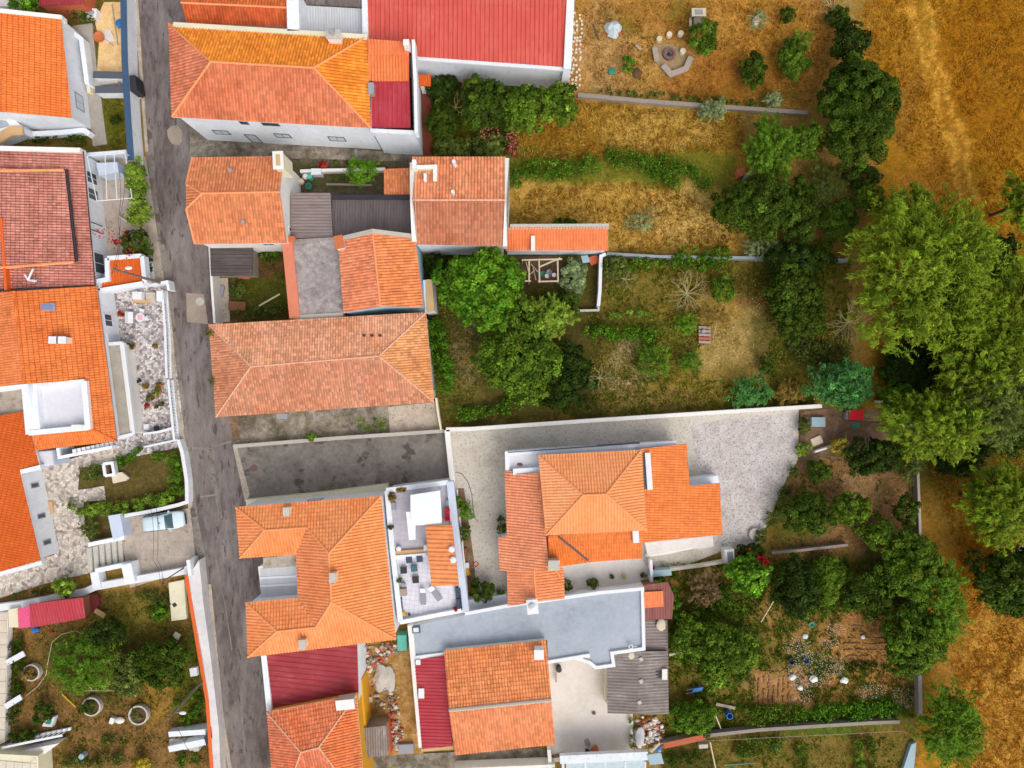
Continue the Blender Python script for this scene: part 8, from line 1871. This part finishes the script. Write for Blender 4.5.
b = MB(); b.prism([tuple(P(*v, .5)[:2]) for v in ((912, 745), (917, 743), (914, 775), (902, 775))], 0, .4); tag(b.build('ramp_slab', M['bluegrey']), 'pale blue grey sheet leaning at the bottom right corner of the plots', 'sheet')
plank('dry brush stalk on the track edge by the right trees', (1014, 553), (1024, 547), .2, .5, 'slab', 'board', 'board')
# ---- rubble
def rubble(label, regs, n, seed, mats):
    rr_ = random.Random(seed); c0 = P(regs[0][0], regs[0][1]); rt = root('rubble_heap', label, 'rubble', c0); bs = {m_: MB() for m_ in mats}
    for _ in range(n):
        cx, cy, rx, ry = rr_.choice(regs); a_ = rr_.uniform(0, 6.28); r_ = math.sqrt(rr_.random()); c = P(cx + math.cos(a_) * r_ * rx, cy + math.sin(a_) * r_ * ry); s_ = rr_.uniform(.08, .28)
        bs[rr_.choice(mats)].blob((c.x, c.y, s_ * .4 + .25 * (1 - r_)), s_, s_ * rr_.uniform(.5, 1), s_ * .6, rr_.randint(0, 999), .6, 6, 4)
    for m_ in mats: o = bs[m_].build('debris', M[m_], rt); o['kind'] = 'stuff'
rubble('scattered stones and broken blocks in the ochre dirt yard', [(372, 658, 14, 10), (390, 648, 14, 6), (384, 690, 12, 20), (394, 712, 6, 24), (398, 735, 5, 16), (372, 665, 10, 6)], 330, 3, ['rubble', 'conc', 'stone', 'rubble', 'brick'])
b = MB(); c = P(384, 680, .5); b.blob((c.x, c.y, .1), 1.1, 1.5, .55, 12, .5, 18, 8); tag(b.build('gravel_heap', M['conc']), 'pale heap of sand and gravel in the ochre dirt yard', 'heap')
rubble('heap of rubble and rags below the corrugated outbuilding', [(645, 730, 12, 14), (656, 735, 8, 18), (638, 740, 6, 8)], 260, 4, ['rubble', 'brick', 'white2', 'wood_brown', 'conc'])
b = MB(); c = P(640, 738, .6); b.blob((c.x, c.y, .45), .5, 1.0, .3, 6, .4); tag(b.build('sack', M['white_trim']), 'large white rag sack on the rubble heap', 'sack'); b = MB(); c = P(659, 749, .4); b.blob((c.x, c.y, .2), .35, .25, .2, 6, .4); tag(b.build('bag', M['blue']), 'crumpled blue bag at the foot of the rubble heap', 'bag'); plank('pale beam at the foot of the rubble heap', (651, 752), (660, 743), .5, .2)
pl2 = boxthing('tarp', 'turquoise tarp draped beside the flat roof corner', 'tarp', 402, 643, .9, 1.5, 1.3, 'turq', .03); wall('mustard wall stub above the turquoise tarp', [(408, 624), (409, 634)], 1.2, .2, M['yellow'])
boxthing('block_stack', 'grey stacked blocks at the top of the ochre dirt yard', 'blocks', 363, 652, .6, .9, .6, 'conc', .05); boxthing('block', 'pale square block at the left of the ochre dirt yard', 'block', 369, 700, .6, .5, .4, 'stone', .1); boxthing('pallet', 'pinkish board leaning by the yellow wall', 'board', 365.5, 692, .3, 1.0, .5, 'pinkpale', 0)
boxthing('trough', 'grey trough at the end of the ochre dirt yard', 'trough', 406, 749, 1.5, .9, .4, 'grey_trim', .05)
# ---- back yard bits
pot('dark green pot plant at the bottom of the pale yard', 588, 755, .38, .9, 'dark', 'dark'); b = MB(); c = P(595, 750, .2); b.blob((c.x, c.y, .1), .4, .45, .15, 4, .6); tag(b.build('leaf_pile', M['terracotta']), 'orange heap of fallen leaves beside the dark pot plant', 'leaves')
b = MB(); c = P(594, 713.5, .2); b.blob((c.x, c.y, .14), .2, .17, .14, 4, .4); tag(b.build('cloth', M['iron']), 'dark red rag on the pale yard', 'rag')
sheet('damp_patch', [(584, 740), (588, 738), (591, 744), (589, 748), (585, 745)], .036, m_blotch('damp_stain', [(0, C(150, 142, 136)), (1, C(176, 166, 156))], 2, 8, .2))
lathething('washing_drum', 'dark round drum under the flat roof at the top of the pale yard', 'drum', 559, 670, [(.25, 0), (.28, .8), (.2, .82)], 'dark', .03); plank('grey plank leaning at the top left of the pale yard', (555.5, 664), (556, 682), .4, .2, 'wood'); plank('brown timber stack at the lower left of the pale yard', (552, 757), (565, 754), .1, .3, 'wood_brown')
lathething('pot', 'round whitish pot on the outbuilding roof edge beside the white rim', 'pot', 631.5, 656, [(.28, 0), (.32, .4), (.2, .44)], 'stone', 2.0); b = MB()
for i, y in enumerate((722, 732, 742)): b = MB(); c = P(632, y, .5); b.box((c.x, c.y, 0), .25, .5, .45); tag(b.build('trough', M['white2']), ('top', 'middle', 'bottom')[i] + ' white trough with weeds at the right of the pale yard', 'planter', 'white troughs in the pale yard')
hedge('thin weeds growing along the white troughs of the pale yard', [(631, 718), (633, 752)], 4, .6, 'lime', .12)
wall('low mortar wall between the pale yard and the outbuilding', [(607, 667), (606, 700)], .9, .2, M['cream'])
# ---- lower left garden things
sh = root('shed', 'low crimson metal roof in the lower left garden', 'shed', P(58, 612)); walls_part(sh, [(30, 606, 2.1), (83, 598, 2.1), (85, 618, 2.0), (32, 628, 2.0)], .06, M['wood_brown'], 0, .15)
roof_part(sh, dict(a=(29.5, 604, 2.4), b=(83, 597.5, 2.4), c=(85.5, 618, 2.1), d=(31, 628, 2.1)), ['a b c d'], M['crimson_sheet'], w=.3, l=None, amp=.03, step=0, prof=PROF_RIB, udir=(1, .13, 0), thick=.05)
b = MB(); b.prism([tuple(P(*v, 1.9)[:2]) for v in ((17.5, 609), (29.5, 606), (31.5, 627), (18.5, 628.5))], 1.82, 1.9, None, True); tag(b.build('cloth_cover', M['pink']), 'bright pink cloth awning next to the crimson metal roof', 'awning')
b = MB(); b.prism([tuple(P(*v, 1.2)[:2]) for v in ((84, 597), (96, 595), (99, 605), (86, 618))], .9, 1.0, None, True); tag(b.build('side_canopy', M['shaded_red']), 'red lean-to canopy with shade painted into its colour, beside the crimson metal roof', 'canopy')
b = MB(); b.prism([tuple(P(*v, 1.4)[:2]) for v in ((7, 610), (17, 608.5), (18, 628), (8, 628))], 0, 1.25); tag(b.build('ledge', M['cream']), 'cream ledge left of the pink cloth awning', 'ledge')
b = MB(); b.prism([tuple(P(*v, .4)[:2]) for v in ((168.5, 583), (184, 580), (186.5, 619), (171.5, 621))], 0, .4); o = b.build('stone_terrace', M['cream']); tag(o, 'pale greenish concrete platform beside the orange topped wall', 'platform'); boxthing('drain_cover', 'small dark drain cover on the pale concrete platform', 'cover', 174.5, 605, .38, .38, .03, 'dark', .6, .4)
plank('pale flat board on the ground near the platform', (178.5, 633), (172.5, 643), .2, .65, 'cream', 'board', 'board', .08); plank('pale board leaning near the dark round tree', (95, 610), (105, 616), .4, .5, 'tanwall', 'board', 'board')
def ringp_(label, px, py, r_, pal):
    c = P(px, py, .5); rt = root('ring_planter', label, 'planter', (c.x, c.y, 0), 'concrete ring planters'); b = MB(); n = 22
    for i in range(n):
        a0, a1 = i * 6.2832 / n, (i + 1) * 6.2832 / n; b.prism([(c.x + r_ * math.cos(a0), c.y + r_ * math.sin(a0)), (c.x + r_ * math.cos(a1), c.y + r_ * math.sin(a1)), (c.x + (r_ - .15) * math.cos(a1), c.y + (r_ - .15) * math.sin(a1)), (c.x + (r_ - .15) * math.cos(a0), c.y + (r_ - .15) * math.sin(a0))], 0, .5)
    b.build('ring', M['conc'], rt); b = MB(); b.lathe((c.x, c.y, 0), [(r_ - .16, 0), (r_ - .16, .34)], 16); b.build('soil', M['soil'], rt)
    if pal: SEED[0] += 1; crown_mesh('plant', rt, (c.x - .2, c.y - .05, .55), (r_ * 1.05, r_ * .85, .4), 'broad', pal, SEED[0], .13, .9, 26)
ringp_('concrete ring planter overgrown with dark green leaves', 91, 707, .95, 'dark'); ringp_('open concrete ring planter with low weeds', 138, 715.5, .98, None); ringp_('concrete ring planter half hidden near the left wall', 31, 673, .85, 'ochre')
shrub('low weeds inside the open concrete ring', 137, 716, 6, .5, 'grassy', 'olive', trunk=False, z0=.3, nclump=20)
wc = root('basin', 'old white toilet bowl lying between the two ring planters', 'basin', P(118, 721)); c = P(119, 721, .4); b = MB(); b.blob((c.x, c.y, .25), .48, .32, .25, 2, .08, 14, 8); b.build('bowl', M['white2'], wc); b = MB(); c = P(111.5, 721, .4); b.box((c.x, c.y, 0), .38, .6, .42, -.35); b.build('cistern', M['white2'], wc)
rt = root('tub', 'white rectangular tub at the bottom of the lower left garden', 'tub', P(48.5, 722)); c = P(48.5, 722, .5); b = MB(); b.prism([(c.x - .65, c.y - .45), (c.x + .35, c.y - .5), (c.x + .65, c.y + .5), (c.x - .3, c.y + .4)], 0, .5); b.build('tub_body', M['white_trim'], rt); b = MB(); b.prism([(c.x - .3, c.y - .2), (c.x + .2, c.y - .22), (c.x + .35, c.y + .25), (c.x - .1, c.y + .2)], .5, .515); b.build('tub_inside', M['greenobj'], rt)
lathething('lamp_globe', 'round white stone on the shaded path of the lower left garden', 'stone', 146.5, 646.5, [(.1, 0), (.22, .15), (.15, .32), (.03, .36)], 'stone'); b = MB(); c = P(35, 630, .3); b.blob((c.x, c.y, .2), .4, .3, .25, 4, .4); tag(b.build('bag', M['blue']), 'dark blue bag under the crimson metal roof edge', 'bag'); lathething('bucket', 'blue bucket beside the lower white rail of the left wall', 'bucket', 19.5, 700, [(.22, 0), (.28, .4), (.2, .4), (.16, .1)], 'blue'); lathething('red_ball', 'tiny red ball on the brown soil', 'ball', 51.5, 633, [(.02, 0), (.11, .05), (.13, .13), (.08, .22), (.02, .24)], 'red'); lathething('barrel', 'white topped blue barrel at the bottom edge of the lower left garden', 'barrel', 81, 757, [(.25, 0), (.28, .7), (.22, .72)], 'bluegrey')
b = MB(); b.tube(P(70, 661, 1.9), P(92, 690, .9), .03, .03, 5); tag(b.build('cane', M['wood_pale']), 'left thin cane propping the climbing tree', 'cane'); b = MB(); b.tube(P(105, 657, 1.9), P(136, 697, .6), .03, .03, 5); tag(b.build('cane', M['wood_pale']), 'right thin cane propping the yellow green bush tree', 'cane'); plank('grey rail lying below the climbing tree', (84, 690.5), (116, 690.5), .3, .07, 'wood'); plank('yellow cane on the soil above the overgrown planter', (62, 694), (76, 707), .15, .12, 'mustard', 'cane', 'cane')
hp = MB(); prev = None
for q in ((26, 696), (38, 686), (46, 675), (48, 662), (52, 642), (62, 634), (76, 631), (90, 637)):
    v = P(*q, .12)
    if prev is not None: hp.tube(prev, v, .03, .03, 5)
    prev = v
tag(hp.build('hose', M['wood_pale']), 'pale garden hose curving round the climbing tree', 'hose')
lb = root('building', 'cream building edge with a tiled top along the left border at the bottom', 'building', P(-10, 690)); b = MB(); b.prism([tuple(P(*v, .7)[:2]) for v in ((-40, 612), (8, 612), (5, 742), (-40, 760))], 0, .7); b.build('wall', M['white2'], lb); b = MB(); b.prism([tuple(P(*v, .76)[:2]) for v in ((-40, 613), (7, 613), (4.5, 741), (-40, 758))], .7, .76); b.build('roof', m_grid('cream_roof_tiles', C(214, 200, 182), C(150, 136, 122), 1.2, 1.2, .04, .05, .0), lb)
for a_, c_, hh in (((6.5, 663), (24, 653.5), .95), ((5, 707), (21, 697), .95)): b = MB(); b.prism(miter([P(*a_, hh), P(*c_, hh)], .28), hh - .12, hh, None, True); b.build('beam', M['white_trim'], lb)
bs_ = root('building', 'cream block with a white balustrade at the bottom left corner', 'building', P(20, 765)); b = MB(); b.prism([tuple(P(*v, 2)[:2]) for v in ((-40, 752), (38, 756), (40, 800), (-40, 800))], 0, 2); b.build('wall', M['cream'], bs_); b = MB(); b.prism([tuple(P(*v, 2)[:2]) for v in ((-40, 757), (30, 763), (36, 757), (39, 800), (-40, 800))], 2, 2.06); b.build('roof', m_grid('cream_terrace_tiles', C(220, 210, 190), C(150, 140, 125), .8, .8, .03, .05, .1), bs_)
balustrade('white slatted balustrade at the bottom left corner', [(2, 748), (30, 742), (62, 735.5)], 1.5, .5)
b = MB(); b.prism([tuple(P(*v, 1.2)[:2]) for v in ((2, 755), (60, 743), (40, 757), (4, 763))], 0, 1.2); tag(b.build('stair_slab', M['white2']), 'white slanting stair slab under the slatted balustrade', 'stairs')
st = root('staircase', 'white sided garden stair at the bottom beside the orange topped wall', 'stairs', P(188, 741))
for i in range(6): b = MB(); x0 = 171 + i * 5.6; b.prism([tuple(P(*v)[:2]) for v in ((x0, 737.5), (x0 + 5, 737), (x0 + 5, 745), (x0, 745.5))], 0, .3 + i * .17); b.build('step', M['conc'], st)
b = MB(); b.prism(miter([P(168, 735, .9), P(205, 732, 1.5)], .26), 0, [.8, 1.5, 1.5, .8]); b.build('side_wall', M['white'], st); b = MB(); b.prism(miter([P(168, 750, .9), P(205, 742, 1.5)], .3), 0, [.8, 1.5, 1.5, .8]); b.build('side_wall', M['white'], st)
b = MB(); b.prism(miter([P(196, 672.5, 1.9), P(189, 673.5, 1.9)], .4), 1.3, 1.7); tag(b.build('wall_cap', M['white_trim']), 'small white cap on the orange topped wall', 'cap')
